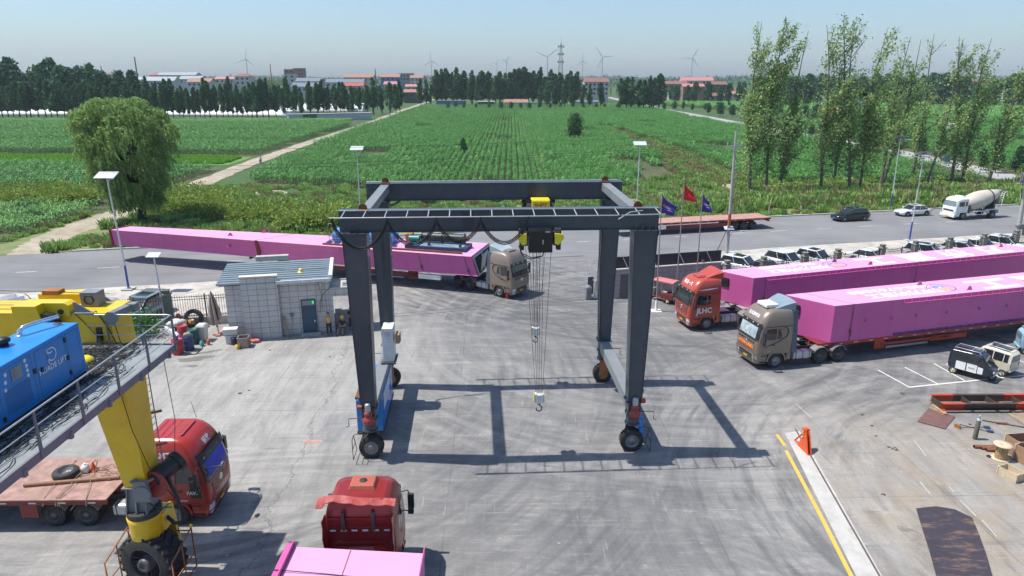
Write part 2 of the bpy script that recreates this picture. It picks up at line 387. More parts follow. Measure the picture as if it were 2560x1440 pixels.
def blob(name,c,rx,ry,z,mat,seed=0,n=26,rot=0):
 rnd=random.Random(seed);pts=[];ph=[rnd.uniform(0,6.3)for _ in range(4)]
 for i in range(n):
  a=2*math.pi*i/n;k=1+.22*math.sin(2*a+ph[0])+.16*math.sin(3*a+ph[1])+.1*math.sin(5*a+ph[2])
  x,y=rx*k*math.cos(a),ry*k*math.sin(a);pts.append((c[0]+x*math.cos(rot)-y*math.sin(rot),c[1]+x*math.sin(rot)+y*math.cos(rot)))
 return sheet(name,pts,z,mat)
M_wet=P('damp_stain',(.16,.15,.13),.55,0,.2,2)
blob('damp_patch',G(487,897),1.1,.42,.004,M_wet,2,rot=.2);blob('damp_patch',G(520,880),.7,.22,.005,M_wet,4,rot=.5);blob('damp_patch',G(480,915),.45,.15,.005,M_wet,6)
M_redst=P('red_paint_stain',(.42,.2,.16),.9,0,.4,3,dirt=(.36,.35,.33),dirta=1,dscale=5)
blob('paint_stain',G(780,1104),.42,.22,.004,M_redst,8);blob('paint_stain',G(373,1003),.3,.12,.004,M_redst,9)
blob('oil_stain',G(2330,1370),.5,1.5,.004,P('oil_stain_mat',(.2,.175,.145),.8,0,.5,2,dirt=(.33,.31,.28),dirta=1,dscale=2.2),12,rot=.3)
_WM={}
def wheel(parent,x,y,r=.52,w=.3,rim='steel',dual=False,deep=True,name='wheel',nb=10,z=None):
 side=1 if y>0 else-1
 key=(r,w,rim,dual,side,nb)
 if key not in _WM:
  t=MB();ww=w*2.15 if dual else w
  o0,o1=ww/2,-ww/2
  def ring(c0,c1):
   h=(c1-c0)
   return[(r*.58,c0),(r*.9,c0),(r*.985,c0+h*.12),(r,c0+h*.2),(r,c0+h*.8),(r*.985,c0+h*.88),(r*.9,c1),(r*.58,c1)]
  if dual:
   t.lathe(ring(-ww/2,-ww/2+w),axis='Y',n=28,caps=False);t.lathe(ring(ww/2-w,ww/2),axis='Y',n=28,caps=False)
  else:t.lathe(ring(-ww/2,ww/2),axis='Y',n=28,caps=False)
  tm=t.mesh('tyre');tm.materials.append(M_rubber)
  q=MB();f=side*ww/2
  dd=.16 if dual else(.03 if deep else-.0)
  q.lathe([(r*.6,f*.99),(r*.54,f-side*.01),(r*.52,f-side*dd),(r*.3,f-side*(dd+.01)),(r*.26,f-side*(dd-.05 if not dual else.04)),(r*.16,f-side*(dd-.06 if not dual else.02)),(.005,f-side*(dd-.06 if not dual else.02))],axis='Y',n=24,caps=False)
  for i in range(nb):
   a=2*math.pi*i/nb;ca,sa=math.cos(a),math.sin(a)
   q.cyl((ca*r*.2,f-side*dd*.6,sa*r*.2),(ca*r*.2,f-side*(dd*.6-.03),sa*r*.2),.022,n=6,m=1)
   q.cyl((ca*r*.43,f-side*(dd+.0),sa*r*.43),(ca*r*.43,f-side*(dd-.006),sa*r*.43),r*.055,n=8,m=2)
  rm=q.mesh('rim')
  for mm in({'steel':M_rim,'dark':M_darkrim,'alloy':M_steel,'cream':MATS.get('cream_paint',M_white)}[rim],M_darkrim,M_chassis):rm.materials.append(mm)
  _WM[key]=(tm,rm)
 tm,rm=_WM[key]
 o=meshobj(name,tm,parent,(x,y,r if z is None else z));meshobj('rim',rm,o)
 return o
def lerp(tab,z,k):
 if z<=tab[0][0]:return tab[0][k]
 for a,b in zip(tab,tab[1:]):
  if z<=b[0]:
   t=(z-a[0])/(b[0]-a[0]);return a[k]+(b[k]-a[k])*t
 return tab[-1][k]
CAB=[(.36,1.36,1.12,.30,-1.0),(.5,1.42,1.2,.28,-1.0),(1.0,1.47,1.25,.26,-1.0),(1.5,1.49,1.25,.27,-1.0),(1.95,1.47,1.25,.28,-1.0),(2.3,1.41,1.24,.3,-1.0),(2.85,1.28,1.21,.34,-1.0),(3.05,1.24,1.2,.38,-1.0),(3.3,1.12,1.17,.42,-1.0),(3.5,.98,1.12,.44,-.98),(3.65,.8,1.06,.42,-.96),(3.74,.6,.98,.36,-.94),(3.79,.35,.85,.28,-.9)]
class Cab:
 def __init__(s,tab=CAB):s.t=tab
 def f(s,y,z,e=0):
  fx,hw,rc=lerp(s.t,z,1),lerp(s.t,z,2),lerp(s.t,z,3)
  a=abs(y)-(hw-rc)
  return fx+e if a<=0 else fx-rc+math.sqrt(max(0,(rc+e)**2-min(a,rc+e)**2))
 def hw(s,z):return lerp(s.t,z,2)
 def ring(s,z,x0=None):
  fx,hw,rc,bk=(lerp(s.t,z,k)for k in(1,2,3,4))
  if x0 is not None:bk=x0
  p=[]
  rb=.07
  for sy in(1,-1):
   fr=[(fx-rc+rc*math.sin(a),hw-rc+rc*math.cos(a))for a in[math.pi/2*i/7 for i in range(8)]]
   br=[(bk+rb-rb*math.sin(a),hw-rb+rb*math.cos(a))for a in[math.pi/2*i/2 for i in range(3)]]
   h=br[::-1]+fr
   p+=[(x,y,z)for x,y in h]if sy>0 else[(x,-y,z)for x,y in h[::-1]]
  return p
 def fpatch(s,b,y0,y1,z0,z1,e=.006,m=0,nu=14,nv=6,y0t=None,y1t=None):
  y0t=y0 if y0t is None else y0t;y1t=y1 if y1t is None else y1t
  def fn(u,v):
   z=z0+(z1-z0)*v;y=(y0+(y0t-y0)*v)*(1-u)+(y1+(y1t-y1)*v)*u
   return(s.f(y,z,e),y,z)
  return b.grid(fn,nu,nv,m)
 def spatch(s,b,side,pts_lo,pts_hi,e=.006,m=0):
  n=len(pts_lo)
  vs=[(x,side*(s.hw(z)+e),z)for x,z in pts_lo]+[(x,side*(s.hw(z)+e),z)for x,z in pts_hi]
  return b.add(vs,[(i,i+1,n+i+1,n+i)for i in range(n-1)],m)
def tractor(name,label,loc,rz,body,fair=None,visor=M_black,spoil=None,acbox=None,hatch=True,roof=.0,group='articulated truck tractors',glassm=None,curt=None,texts=(),rear=(-3.3,-4.65),steer=0,sidewing=None,grille='slats',lampbar=False):
 t=thing(name,label,'truck',loc,rz,group)
 C=Cab([(z if z<3.05 else 3.05+(z-3.05)*(1+roof),a,b,c,d)for z,a,b,c,d in CAB])
 zt=C.t[-1][0]
 gm=glassm or M_glass
 b=MB();zs=[z for z in(1.02,1.25,1.5,1.75,1.95,2.1,2.3,2.6,2.85,3.05)]+[q[0]for q in C.t if q[0]>3.05]
 b.loft([C.ring(z)for z in zs]);b.build('cab',body,t,bevel=0)
 b=MB();b.loft([C.ring(z,.66)for z in(.36,.42,.5,.7,.9,1.02)])
 for s in(1,-1):
  pts=[]
  for r in(.6,.7):
   pts.append([(r*math.cos(a),r*math.sin(a)+.52)for a in[math.pi*i/14+.0 for i in range(15)]])
  vs=[]
  for ring_ in pts:
   for y in(.82,1.255):vs+=[(x,s*y,z)for x,z in ring_]
  n=15;fs=[]
  for i in range(n-1):fs+=[(i,i+1,n+i+1,n+i),(2*n+i,2*n+i+1,3*n+i+1,3*n+i),(n+i,n+i+1,3*n+i+1,3*n+i),(i,i+1,2*n+i+1,2*n+i)]
  b.add(vs,fs)
  b.box((-.86,s*1.1,.8),(.26,.3,.46))
 b.build('bumper',body,t)
 b=MB();C.fpatch(b,-1.1,1.1,2.0,2.88,.008,y0t=-1.04,y1t=1.04,nu=18);b.build('windscreen',gm,t)
 b=MB();C.fpatch(b,-1.19,1.19,1.9,2.0,.007,nu=18);C.fpatch(b,-1.19,-1.1,2.0,2.88,.0075,y0t=-1.14,y1t=-1.04,nu=3);C.fpatch(b,1.1,1.19,2.0,2.88,.0075,y0t=1.04,y1t=1.14,nu=3)
 C.fpatch(b,-1.16,1.16,2.86,3.06,.07,nu=18);C.fpatch(b,-1.16,1.16,2.86,2.9,.04,nu=18)
 for y in(-.5,.1,.6):b.cyl((C.f(y,2.0,.03),y,2.0),(C.f(y-.4,2.28,.03),y-.42,2.26),.012,n=5)
 b.build('sun_visor',visor,t)
 if curt:
  b=MB();C.fpatch(b,-.9,.9,2.06,2.8,.011,nu=14);b.build('sunshade',curt,t)
 b=MB()
 for y in(-.9,-.35,.35,.9):b.box((C.f(y,3.0,.085),y,2.99),(.03,.12,.05))
 b.build('marker_light',M_lamp,t)
 b=MB();C.fpatch(b,-.8,.8,1.22,1.82,.006,m=0,y0t=-.95,y1t=.95)
 if grille=='slats':
  for k in range(5):C.fpatch(b,-.82,.82,1.25+.12*k,1.31+.12*k,.022,m=1)
 else:
  C.fpatch(b,-.95,.95,1.25,1.7,.02,m=1,y0t=-.95,y1t=.95)
 b.build('grille',[M_chassis,body],t)
 b=MB();C.fpatch(b,-.7,.7,.62,.92,.008,m=0);C.fpatch(b,-.7,.7,.75,.79,.02,m=1);b.build('lower_grille',[M_chassis,body],t)
 b=MB();x=C.f(0,1.6,.03);b.lathe([(.15,x-.02),(.15,x),(.11,x+.012),(.11,x)],(0,0,1.6),'X',20);b.box((x+.012,0,1.6),(.01,.04,.2));b.box((x+.012,0,1.6),(.01,.18,.035));b.build('emblem',M_chrome,t)
 for s in(1,-1):
  b=MB();C.fpatch(b,s*.78,s*1.16,.66,.93,.012,nu=8);b.build('headlight',M_lamp,t)
  b=MB();C.fpatch(b,s*.8,s*1.1,.46,.58,.01,nu=8);b.build('fog_lamp',M_lamp,t)
  b=MB();C.spatch(b,s,[(.15,1.98),(.5,1.98),(1.0,2.1)],[(.15,2.72),(.5,2.75),(.84,2.72)]);C.spatch(b,s,[(-.25,2.1),(.07,2.0)],[(-.15,2.68),(.07,2.72)])
  b.build('side_window',gm,t)
  b=MB()
  for x in(-.35,1.06):C.spatch(b,s,[(x,1.08),(x+.018,1.08)],[(x if x<0 else x-.1,2.8),(x+.018 if x<0 else x-.08,2.8)],.005)
  C.spatch(b,s,[(-.98,2.82),(.8,2.82)],[(-.98,2.87),(.78,2.87)],.006);C.spatch(b,s,[(.2,1.6),(.42,1.6)],[(.2,1.68),(.42,1.68)],.012)
  C.spatch(b,s,[(-.35,1.05),(1.1,1.05)],[(-.35,1.075),(1.1,1.075)],.006)
  b.build('door_trim',M_chassis,t)
  b=MB();b.box((.95,s*1.16,.5),(.5,.16,.06));b.box((.95,s*1.17,.85),(.46,.12,.05));C.spatch(b,s,[(.72,.44),(1.12,.44)],[(.72,.98),(1.12,.98)],.004);b.build('step',M_black,t)
  b=MB();b.box((1.18,s*1.52,2.33),(.12,.24,.62));b.box((1.18,s*1.5,1.86),(.12,.22,.2));b.tube([(1.15,s*1.2,2.75),(1.2,s*1.4,2.78),(1.18,s*1.5,2.6)],.025);b.tube([(1.2,s*1.2,1.9),(1.2,s*1.42,1.85)],.025)
  b.build('mirror',M_black,t,bevel=.04)
 b=MB();C.fpatch(b,-.22,.22,.58,.7,.03,nu=4,nv=1);b.build('number_plate',M_plate,t)
 if hatch:
  b=MB();b.box((.15,0,zt+.03),(.75,.9,.08));b.box((.12,0,zt+.08),(.5,.6,.05));b.build('roof_hatch',body,t,bevel=.03)
 if acbox is not None:
  b=MB();b.box((.2,0,zt+.13),(.85,1.05,.2));b.lathe([(.2,zt+.23),(.2,zt+.25),(.01,zt+.25)],(.1,0,0),'Z',16);b.build('air_conditioner',acbox,t,bevel=.06)
 if spoil is not None:
  b=MB();n=8
  def top(u,v):
   x=-1.15+u*1.15;y=(v-.5)*2*(1.02-.3*u);z=zt+.02+.5*(1-u)**1.6*(1-.18*abs(2*v-1)**3)
   z+=.1*math.sin(math.pi*u)*(abs(2*v-1)>.6)
   return(x,y,z)
  b.grid(top,8,10);b.grid(lambda u,v:(top(u,v)[0],top(u,v)[1],zt-.06),8,10)
  for v in(0,1):b.grid(lambda u,w,v=v:(top(u,v)[0],top(u,v)[1],zt-.06+(top(u,v)[2]-zt+.06)*w),8,1)
  for u in(0,1):b.grid(lambda v,w,u=u:(top(u,v)[0],top(u,v)[1],zt-.06+(top(u,v)[2]-zt+.06)*w),10,1)
  b.build('wind_deflector',spoil,t)
 if fair is not None:
  for s in(1,-1):
   b=MB();b.hexa([(-1.45,s*1.19,1.05),(-1.02,s*1.25,1.05),(-1.02,s*1.2,1.05),(-1.45,s*1.13,1.05)],[(-1.35,s*1.05,zt-.1),(-.97,s*1.1,zt-.1),(-.97,s*1.0,zt-.1),(-1.35,s*.98,zt-.1)]);b.build('side_fairing',fair,t)
 if sidewing:
  b=MB();b.box((-1.12,1.42,2.75),(.05,.5,.8));b.build('side_flap',M_black,t,bevel=.04)
 xr=rear[-1]-.75
 b=MB()
 for s in(1,-1):b.box(((1.0+xr)/2,s*.43,.92),(1.0-xr,.09,.26))
 for x in(-1.4,-2.2,rear[0],rear[1],xr+.1):b.box((x,0,.92),(.16,.78,.2))
 for x in(0,)+tuple(rear):b.cyl((x,-.9,.52),(x,.9,.52),.09,n=10)
 b.box((.3,0,.8),(1.5,.8,.5));b.build('chassis_frame',M_chassis,t)
 b=MB();b.box((rear[0]-.55,0,1.13),(1.0,.95,.07));b.box((-1.7,0,1.1),(1.1,.9,.04));b.build('fifth_wheel',M_steel,t,bevel=.02)
 for s in(1,-1):
  b=MB();b.box((-1.95,s*.92,.72),(1.35,.56,.52));b.build('fuel_tank',M_steel,t,bevel=.1)
  b=MB()
  for x in(-2.45,-1.95,-1.45):b.box((x,s*.92,.72),(.05,.59,.55))
  b.build('tank_strap',M_chassis,t,bevel=.02)
  for x in rear:
   b=MB();b.grid(lambda u,v,x=x:(x+.62*math.cos(math.pi*(.12+.76*u)),s*(.62+.62*v),.54+.62*math.sin(math.pi*(.12+.76*u))),10,1)
   o=b.build('mudguard',P('grey_mudguard',(.2,.19,.18),.75,dirt=(.3,.27,.24),dirta=.5),t);k=o.modifiers.new('s','SOLIDIFY');k.thickness=.03
   wheel(t,x,s*.93,.52,.27,'dark',dual=True)
  o=wheel(t,0,s*1.06,.52,.3,'steel');o.rotation_euler[2]=steer
 if name and 'behind' not in label:b=MB();b.tube([(-1.1,.2,1.9),(-1.6,.3,1.5),(-2.2,.1,1.7),(-2.6,0,1.3)],.02);b.tube([(-1.1,-.2,1.9),(-1.5,-.1,1.4),(-2.2,-.1,1.6),(-2.6,0,1.3)],.02);b.build('air_hose',M_cable,t)
 for where,s_,size,a,z,mat,bold in texts:
  if where=='roof':fn=lambda x,y,z=z,a=a:(C.f(-x+a,z+y,.02),-x+a if False else x+a,z+y)
  if where=='roof':fn=lambda x,y,z=z,a=a:(C.f(x+a,z+y,.02),x+a,z+y)
  elif where=='left':fn=lambda x,y,z=z,a=a:(a-x,C.hw(z+y)+.012,z+y)
  else:fn=lambda x,y,z=z,a=a:(a+x,-C.hw(z+y)-.012,z+y)
  lettering(t,s_,size,fn,mat,bold)
 return t,C
M_white_l=P('white_lettering',(.8,.8,.8),.5,var=.05)
def car(name,label,loc,rz,body,kind='sedan',group=None,cat='car',L=4.6,Wd=1.82,sunroof=True,trim=None,rails=False):
 t=thing(name,label,cat,loc,rz,group)
 suv=kind in('suv','mpv');H={'sedan':1.46,'suv':1.64,'hatch':1.5,'mpv':1.8}[kind]
 zb=.2 if not suv else.26;belt={'sedan':.92,'suv':1.0,'hatch':.95,'mpv':1.05}[kind]
 hood=belt-.06 if kind!='mpv' else belt
 h=L/2;w=Wd/2
 st=[(-h,.72,belt-.12,.35),(-h+.1,.88,belt-.03,zb+.05),(-h+.5,.97,belt+.02,zb),(-h*.3,1,belt,zb),(h*.25,1,belt-.02,zb),(h*.45,.99,hood,zb),(h-.5,.96,hood-.09,zb),(h-.14,.84,hood-.18,zb+.04),(h,.66,hood-.3,.36)]
 b=MB();secs=[]
 for x,k,zt,z0 in st:
  ww=w*k
  secs.append([(x,-ww*.9,z0),(x,-ww,z0+.14),(x,-ww,(zt+z0)/2+.05),(x,-ww*.975,zt-.1),(x,-ww*.88,zt),(x,0,zt+.025),(x,ww*.88,zt),(x,ww*.975,zt-.1),(x,ww,(zt+z0)/2+.05),(x,ww,z0+.14),(x,ww*.9,z0)])
 b.loft(secs);b.build('body',body,t)
 xb0,xb1={'sedan':(-h+.55,h*.42),'suv':(-h+.12,h*.42),'hatch':(-h+.15,h*.45),'mpv':(-h+.08,h*.62)}[kind]
 xr0,xr1={'sedan':(-h+1.25,h*.12),'suv':(-h+.55,h*.1),'hatch':(-h+.65,h*.12),'mpv':(-h+.4,h*.2)}[kind]
 wb,wr=w*.93,w*.84
 def gh(u,q):
  return None
 lo=[(xb0,-wb*.85),(xb0+.25,-wb),(xb1-.3,-wb),(xb1,-wb*.8),(xb1,wb*.8),(xb1-.3,wb),(xb0+.25,wb),(xb0,wb*.85)]
 hi=[(xr0,-wr*.85),(xr0+.2,-wr),(xr1-.2,-wr),(xr1,-wr*.85),(xr1,wr*.85),(xr1-.2,wr),(xr0+.2,wr),(xr0,wr*.85)]
 zr=H-.05
 secs=[]
 for q in(0,.35,.7,1):
  e=q**.8
  secs.append([(a[0]+(c[0]-a[0])*e,a[1]+(c[1]-a[1])*q**1.3,belt-.03+(zr-belt+.03)*q)for a,c in zip(lo,hi)])
 b=MB();b.loft(secs,smooth=False);b.build('window',M_glass,t)
 b=MB()
 def roofp(u,v):
  x=xr0-.02+(xr1-xr0+.04)*u;y=(v-.5)*2*(wr+.015)
  return(x,y,zr-.01+.055*(1-(2*v-1)**4)*(1-(2*u-1)**4)+.004)
 b.grid(roofp,10,8)
 b.build('roof',body,t)
 b=MB()
 for s in(1,-1):
  mid=(xr0+xr1)/2
  for(x0,x1,r)in((xb1-.02,xr1-.02,.035),((xb0+xb1)/2+.1,mid,.03),(xb0+.06,xr0+.05,.05)):
   yb=wb*(.8 if x0==xb1-.02 else(.99 if r==.03 else.87));yr=wr*(.87 if r!=.03 else 1)
   pts=[(x0+(x1-x0)*q**.8,s*(yb+(yr-yb)*q**1.3+.012),belt-.03+(zr-belt+.03)*q)for q in(0,.35,.7,1)]
   b.tube(pts,r,5)
  b.tube([(xr1-.1,s*(wr+.01),zr),(xr0+.1,s*(wr+.01),zr)],.03,5)
 b.build('pillar',body,t)
 if sunroof:
  b=MB();x0,x1=xr0+(xr1-xr0)*.42,xr0+(xr1-xr0)*.9
  b.grid(lambda u,v:(x0+(x1-x0)*u,(v-.5)*wr*1.3,roofp((x0+(x1-x0)*u-xr0)/(xr1-xr0),.5)[2]+.006),4,4);b.build('sunroof',M_glass,t)
 if rails:
  b=MB()
  for s in(1,-1):b.tube([(xr0+.15,s*wr*.9,zr+.03),(xr0+.3,s*wr*.9,zr+.09),(xr1-.25,s*wr*.9,zr+.09),(xr1-.1,s*wr*.9,zr+.03)],.018)
  b.build('roof_rail',M_steel,t)
 wr_=.34 if not suv else.37
 for x in(h*.62,-h*.6):
  for s in(1,-1):
   wheel(t,x,s*(w-.1),wr_,.22,'alloy',nb=5)
 b=MB()
 for x in(h*.62,-h*.6):
  for s in(1,-1):b.lathe([(.01,s*(w+.002)),(wr_+.05,s*(w+.002)),(wr_+.07,s*(w-.06)),(.01,s*(w-.06))],(x,0,wr_+.01),'Y',22)
 for s in(1,-1):b.box((0,s*(w+.001),zb+.05),(h*1.0,.02,.1))
 b.build('wheel_arch',M_black,t)
 for s in(1,-1):
  b=MB();b.hexa([(h-.32,s*w*.9,hood-.36),(h-.02,s*w*.62,hood-.38),(h-.05,s*w*.4,hood-.38),(h-.1,s*w*.4,hood-.34)],[(h-.42,s*w*.91,hood-.19),(h-.1,s*w*.66,hood-.22),(h-.12,s*w*.42,hood-.24),(h-.2,s*w*.42,hood-.2)]);b.build('headlight',M_lamp,t)
  b=MB();b.box((-h+.04,s*w*.7,belt-.2),(.1,w*.36,.14));b.build('tail_light',M_redlens,t,bevel=.02)
  b=MB();b.box((xb1-.35,s*(w+.1),belt+.06),(.14,.2,.14));b.build('mirror',body,t,bevel=.04)
 b=MB();b.box((h-.02,0,hood-.38),(.05,w*.75,.16));b.box((h-.02,0,.36),(.06,w*1.1,.12));b.build('grille',M_black,t,bevel=.02)
 b=MB();b.box((h+.015,0,.46),(.02,.44,.13));b.build('number_plate',P('blue_number_plate',(.05,.16,.5),.4),t)
 return t
M_cg=P('dark_grey_crane_paint',(.048,.06,.078),.42,0,.08,.8,dirt=(.11,.12,.13),dirta=.35,coat=.15)
M_cgl=P('light_grey_crane_paint',(.2,.215,.225),.5,0,.1,1,dirt=(.12,.12,.12),dirta=.3)
M_cy=P('crane_yellow',(.76,.5,.008),.4,0,.08,1.1,dirt=(.3,.17,.03),dirta=.3,coat=.2)
M_hy=P('hoist_yellow',(.75,.62,.03),.35,0,.08,2)
M_redm=P('gearbox_red',(.33,.045,.035),.45,dirt=(.1,.05,.04),dirta=.4)
M_blue=P('genset_blue',(.012,.21,.6),.35,0,.06,1,coat=.25,dirt=(.05,.2,.4),dirta=.2)
M_orr=P('rust_orange',(.34,.13,.03),.7,0,.3,4,dirt=(.12,.06,.03),dirta=.5)
g=thing('gantry_crane','dark grey rubber tyred gantry crane standing alone in the middle of the yard','gantry crane',(-.675,34.93,0),R(3))
def tread_tyre(b,c,r,w,n=36,lugs=26,axis='Y',m=0):
 b.lathe([(r*.58,-w/2),(r*.88,-w/2),(r*.95,-w*.42),(r*.955,w*.42),(r*.88,w/2),(r*.58,w/2)],c,axis,n,m,caps=False)
 for i in range(lugs):
  a=2*math.pi*i/lugs
  for s in(1,-1):
   aa=a+(math.pi/lugs if s>0 else 0)
   M0=b.M;b.M=M0@Matrix.Translation(c)@Matrix.Rotation(aa,4,'Y')@Matrix.Translation((r*.965,s*w*.25,0));b.box((0,0,0),(r*.075,w*.5,2*math.pi*r/lugs*.46),rx=s*R(28),m=m);b.M=M0
HX,HY=6.45,4.1;ZT,ZB=12.3,11.38
for sy in(-1,1):
 b=MB();b.box((-.05,sy*HY,(ZT+ZB)/2),(14.3,.42,ZT-ZB));b.box((-.05,sy*HY,ZT+.012),(14.35,.62,.03));b.box((-.05,sy*HY,ZB-.012),(14.3,.62,.03))
 o=b.build('main_beam',M_cg,g,bevel=.008)
 b=MB()
 for i in range(13):b.box((-6.5+1.08*i,sy*HY-.213,11.84),(.012,.008,.86))
 b.box((2.0 if sy>0 else-1.5,sy*HY-.216,11.84),(.5,.012,.8));b.build('weld_seam',P('weld_grey',(.035,.042,.055),.5),o)
 b=MB();x0=2.0 if sy>0 else-1.5
 for i in range(6):
  for xx in(-.18,-.06,.06,.18):b.cyl((x0+xx,sy*HY-.22,11.52+.13*i),(x0+xx,sy*HY-.24,11.52+.13*i),.018,n=6)
 b.build('splice_bolts',M_rust,o)
 b=MB();y0,y1=sy*(HY+.25),sy*(HY+1.25)
 for i in range(16):
  x=-6.9+i*.92;b.tube([(x,y0,ZT+.02),(x,y1,ZT-.08)],.028,5)
 b.tube([(-7.4,y1,ZT-.09),(5.0,y1,ZT-.09)],.028,5);b.tube([(5.15,y1-.05,ZT-.08),(7.1,y1+.02,ZT-.06)],.028,5)
 if sy<0:b.tube([(5.0,y1-.12,ZT-.25),(5.6,y1+.25,ZT+.0),(6.2,y1+.45,ZT+.03)],.028,5)
 b.tube([(-7.15,y0+sy*.02,ZT+.05),(7.1,y0+sy*.02,ZT+.05)],.02,4);b.build('cable_rail',M_steel,g)
 att=[-7.3,-4.95,-2.85,-.95,1.1]
 b=MB()
 for a,c in zip(att,att[1:]):
  for k,(dep,off)in enumerate(((1.22,0),(1.16,.04),(1.08,-.05))):
   b.tube([(a+(c-a)*(i/14),y1+off*.6,ZT-.15-.12*(k)-dep*math.sin(math.pi*i/14)**.75*((c-a)/2.3)**1.3)for i in range(15)],.026,5)
 for a in att:b.box((a,y1,ZT-.17),(.07,.06,.14))
 b.build('festoon_cable',M_cable,g)
for sx,nm in((-1,''),(1,'')):
 b=MB();b.box((sx*6.15,0,ZT-.25),(.46,2*HY-.45,.42));b.build('end_beam',M_cgl,g,bevel=.01)
 for sy in(-1,1):
  b=MB();b.prismy([(sx*6.15-.2,ZT+.03),(sx*6.15+.2,ZT+.03),(sx*6.15+.17,ZT+.2),(sx*6.15+.08,ZT+.3),(sx*6.15-.08,ZT+.3),(sx*6.15-.17,ZT+.2)],sy*HY-.03,sy*HY+.03);b.box((sx*6.15,sy*HY,ZT+.04),(.5,.3,.03));b.build('lifting_lug',M_rust,g)
 b=MB();b.box((sx*6.42,0,2.45),(.5,2*HY-.3,.62));b.box((sx*6.42,0,2.775),(.58,2*HY-.3,.02));b.build('sill_beam',M_cgl,g,bevel=.01)
 for sy in(-1,1):
  x0,y0=sx*6.45,sy*HY;xt=sx*6.55 if sx<0 else sx*6.5
  b=MB();b.hexa([(x0-.32,y0-.3,2.75),(x0+.32,y0-.3,2.75),(x0+.32,y0+.3,2.75),(x0-.32,y0+.3,2.75)],[(xt-.53,y0-.4,ZB-.06),(xt+.53,y0-.4,ZB-.06),(xt+.53,y0+.4,ZB-.06),(xt-.53,y0+.4,ZB-.06)])
  for s in(-1,1):b.hexa([(x0+s*.33-.012,y0-.34,2.75),(x0+s*.33+.012,y0-.34,2.75),(x0+s*.33+.012,y0+.34,2.75),(x0+s*.33-.012,y0+.34,2.75)],[(xt+s*.54-.012,y0-.44,ZB-.06),(xt+s*.54+.012,y0-.44,ZB-.06),(xt+s*.54+.012,y0+.44,ZB-.06),(xt+s*.54-.012,y0+.44,ZB-.06)])
  b.build('leg',M_cg,g)
  b=MB();b.box((x0,y0,2.77),(.86,.8,.035));b.build('foot_flange',M_cg,g)
  b=MB();b.box((xt,y0,ZB-.05),(1.3,.98,.035))
  for k in(-.45,-.15,.15,.45):b.box((xt+k,y0-.36,ZB+.08),(.012,.1,.18));b.box((xt+k,y0+.36,ZB+.08),(.012,.1,.18));b.cyl((xt+k,y0-.45,ZB-.08),(xt+k,y0-.45,ZB),.02,n=6)
  b.build('flange_plate',M_cg,g)
  b=MB();b.box((x0,y0,2.43),(.62,.6,.66));b.cyl((x0,y0,1.55),(x0,y0,2.12),.33,n=24);b.cyl((x0,y0,2.06),(x0,y0,2.14),.4,n=24);b.cyl((x0,y0,1.5),(x0,y0,1.57),.38,n=24);b.build('steering_column',M_cg,g)
  fm=M_orr if sy>0 else M_cg
  b=MB();fy=y0+(-.36 if sy>0 else.36)
  b.prismy([(x0-.24,1.55),(x0+.24,1.55),(x0+.26,.62),(x0+.16,.4),(x0-.16,.4),(x0-.26,.62)],fy-.05,fy+.05);b.box((x0,(fy+y0)/2,1.47),(.5,.42,.1));b.cyl((x0,fy-.12,.58),(x0,fy+.12,.58),.17,n=18);b.build('wheel_fork',fm,g,bevel=.01)
  b=MB();tread_tyre(b,(0,0,0),.6,.42);w=b.build('wheel',M_rubber,g,loc=(x0,y0,.585))
  s_=-1;f=s_*.21
  b=MB();b.lathe([(.37,f),(.35,f-s_*.0),(.34,f-s_*.05),(.2,f-s_*.07),(.19,f-s_*.0),(.17,f+s_*.03),(.01,f+s_*.03)],axis='Y',n=24,caps=False);b.lathe([(.37,-f),(.34,-f+s_*.05),(.01,-f+s_*.05)],axis='Y',n=24,caps=False);b.build('rim',M_rim,w)
  b=MB();gx=x0+sx*.8
  b.tube([(x0+sx*.3,y0-.1,1.45),(gx,y0-.3,1.35),(gx,y0-.7,1.3),(gx,y0-.7,.25),(gx,y0+.35,.25),(gx,y0-.3,1.35)],.02,5);b.tube([(gx,y0-.65,.8),(gx,y0+.1,.8)],.018,5);b.build('wheel_guard',M_chassis,g)
  b=MB();b.tube([(x0+sx*.3,y0-.35,2.3),(x0+sx*.95,y0-.4,2.3),(x0+sx*.95,y0-.4,1.9),(x0+sx*1.08,y0-.4,1.86)],.022,5);b.build('lamp_bracket',M_chassis,g)
  if sy<0:
   yy=y0-.42
   b=MB();b.lathe([(.05,2.0),(.2,2.02),(.28,2.12),(.28,2.28),(.2,2.36),(.16,2.46),(.2,2.52),(.2,2.6),(.13,2.68),(.1,2.7)],(x0,yy,0),'Z',20)
   b.cyl((x0+sx*.28,yy+.1,2.85),(x0+sx*.5,yy+.1,2.85),.12,n=12);b.build('gear_reducer',M_redm,g)
   b=MB();b.cyl((x0,yy,2.68),(x0,yy,3.0),.13,n=20)
   for k in range(12):a=k*math.pi/6;b.box((x0+.135*math.cos(a),yy+.135*math.sin(a),2.84),(.02,.012,.26),rz=a)
   b.lathe([(.13,3.0),(.13,3.05),(.06,3.08)],(x0,yy,0),'Z',20);b.build('motor',M_steel,g)
   if sx>0:
    b=MB();b.box((x0+.38,y0+.0,1.6),(.25,.4,.5));b.box((x0+.45,y0+.1,1.0),(.2,.45,.5));b.build('hydraulic_box',M_blue,g,bevel=.03)
b=MB();b.box((-6.75,-.1,1.35),(1.3,4.6,1.75));b.box((-6.75,-.1,2.25),(1.24,4.5,.06));o=b.build('generator',M_blue,g,bevel=.02)
k=MB();k.box((-6.094,-.6,1.75),(.012,2.1,.9));k.build('white_decal',P('white_decal_paint',(.7,.7,.7),.5,dirt=(.02,.15,.45),dirta=1,dscale=6),o)
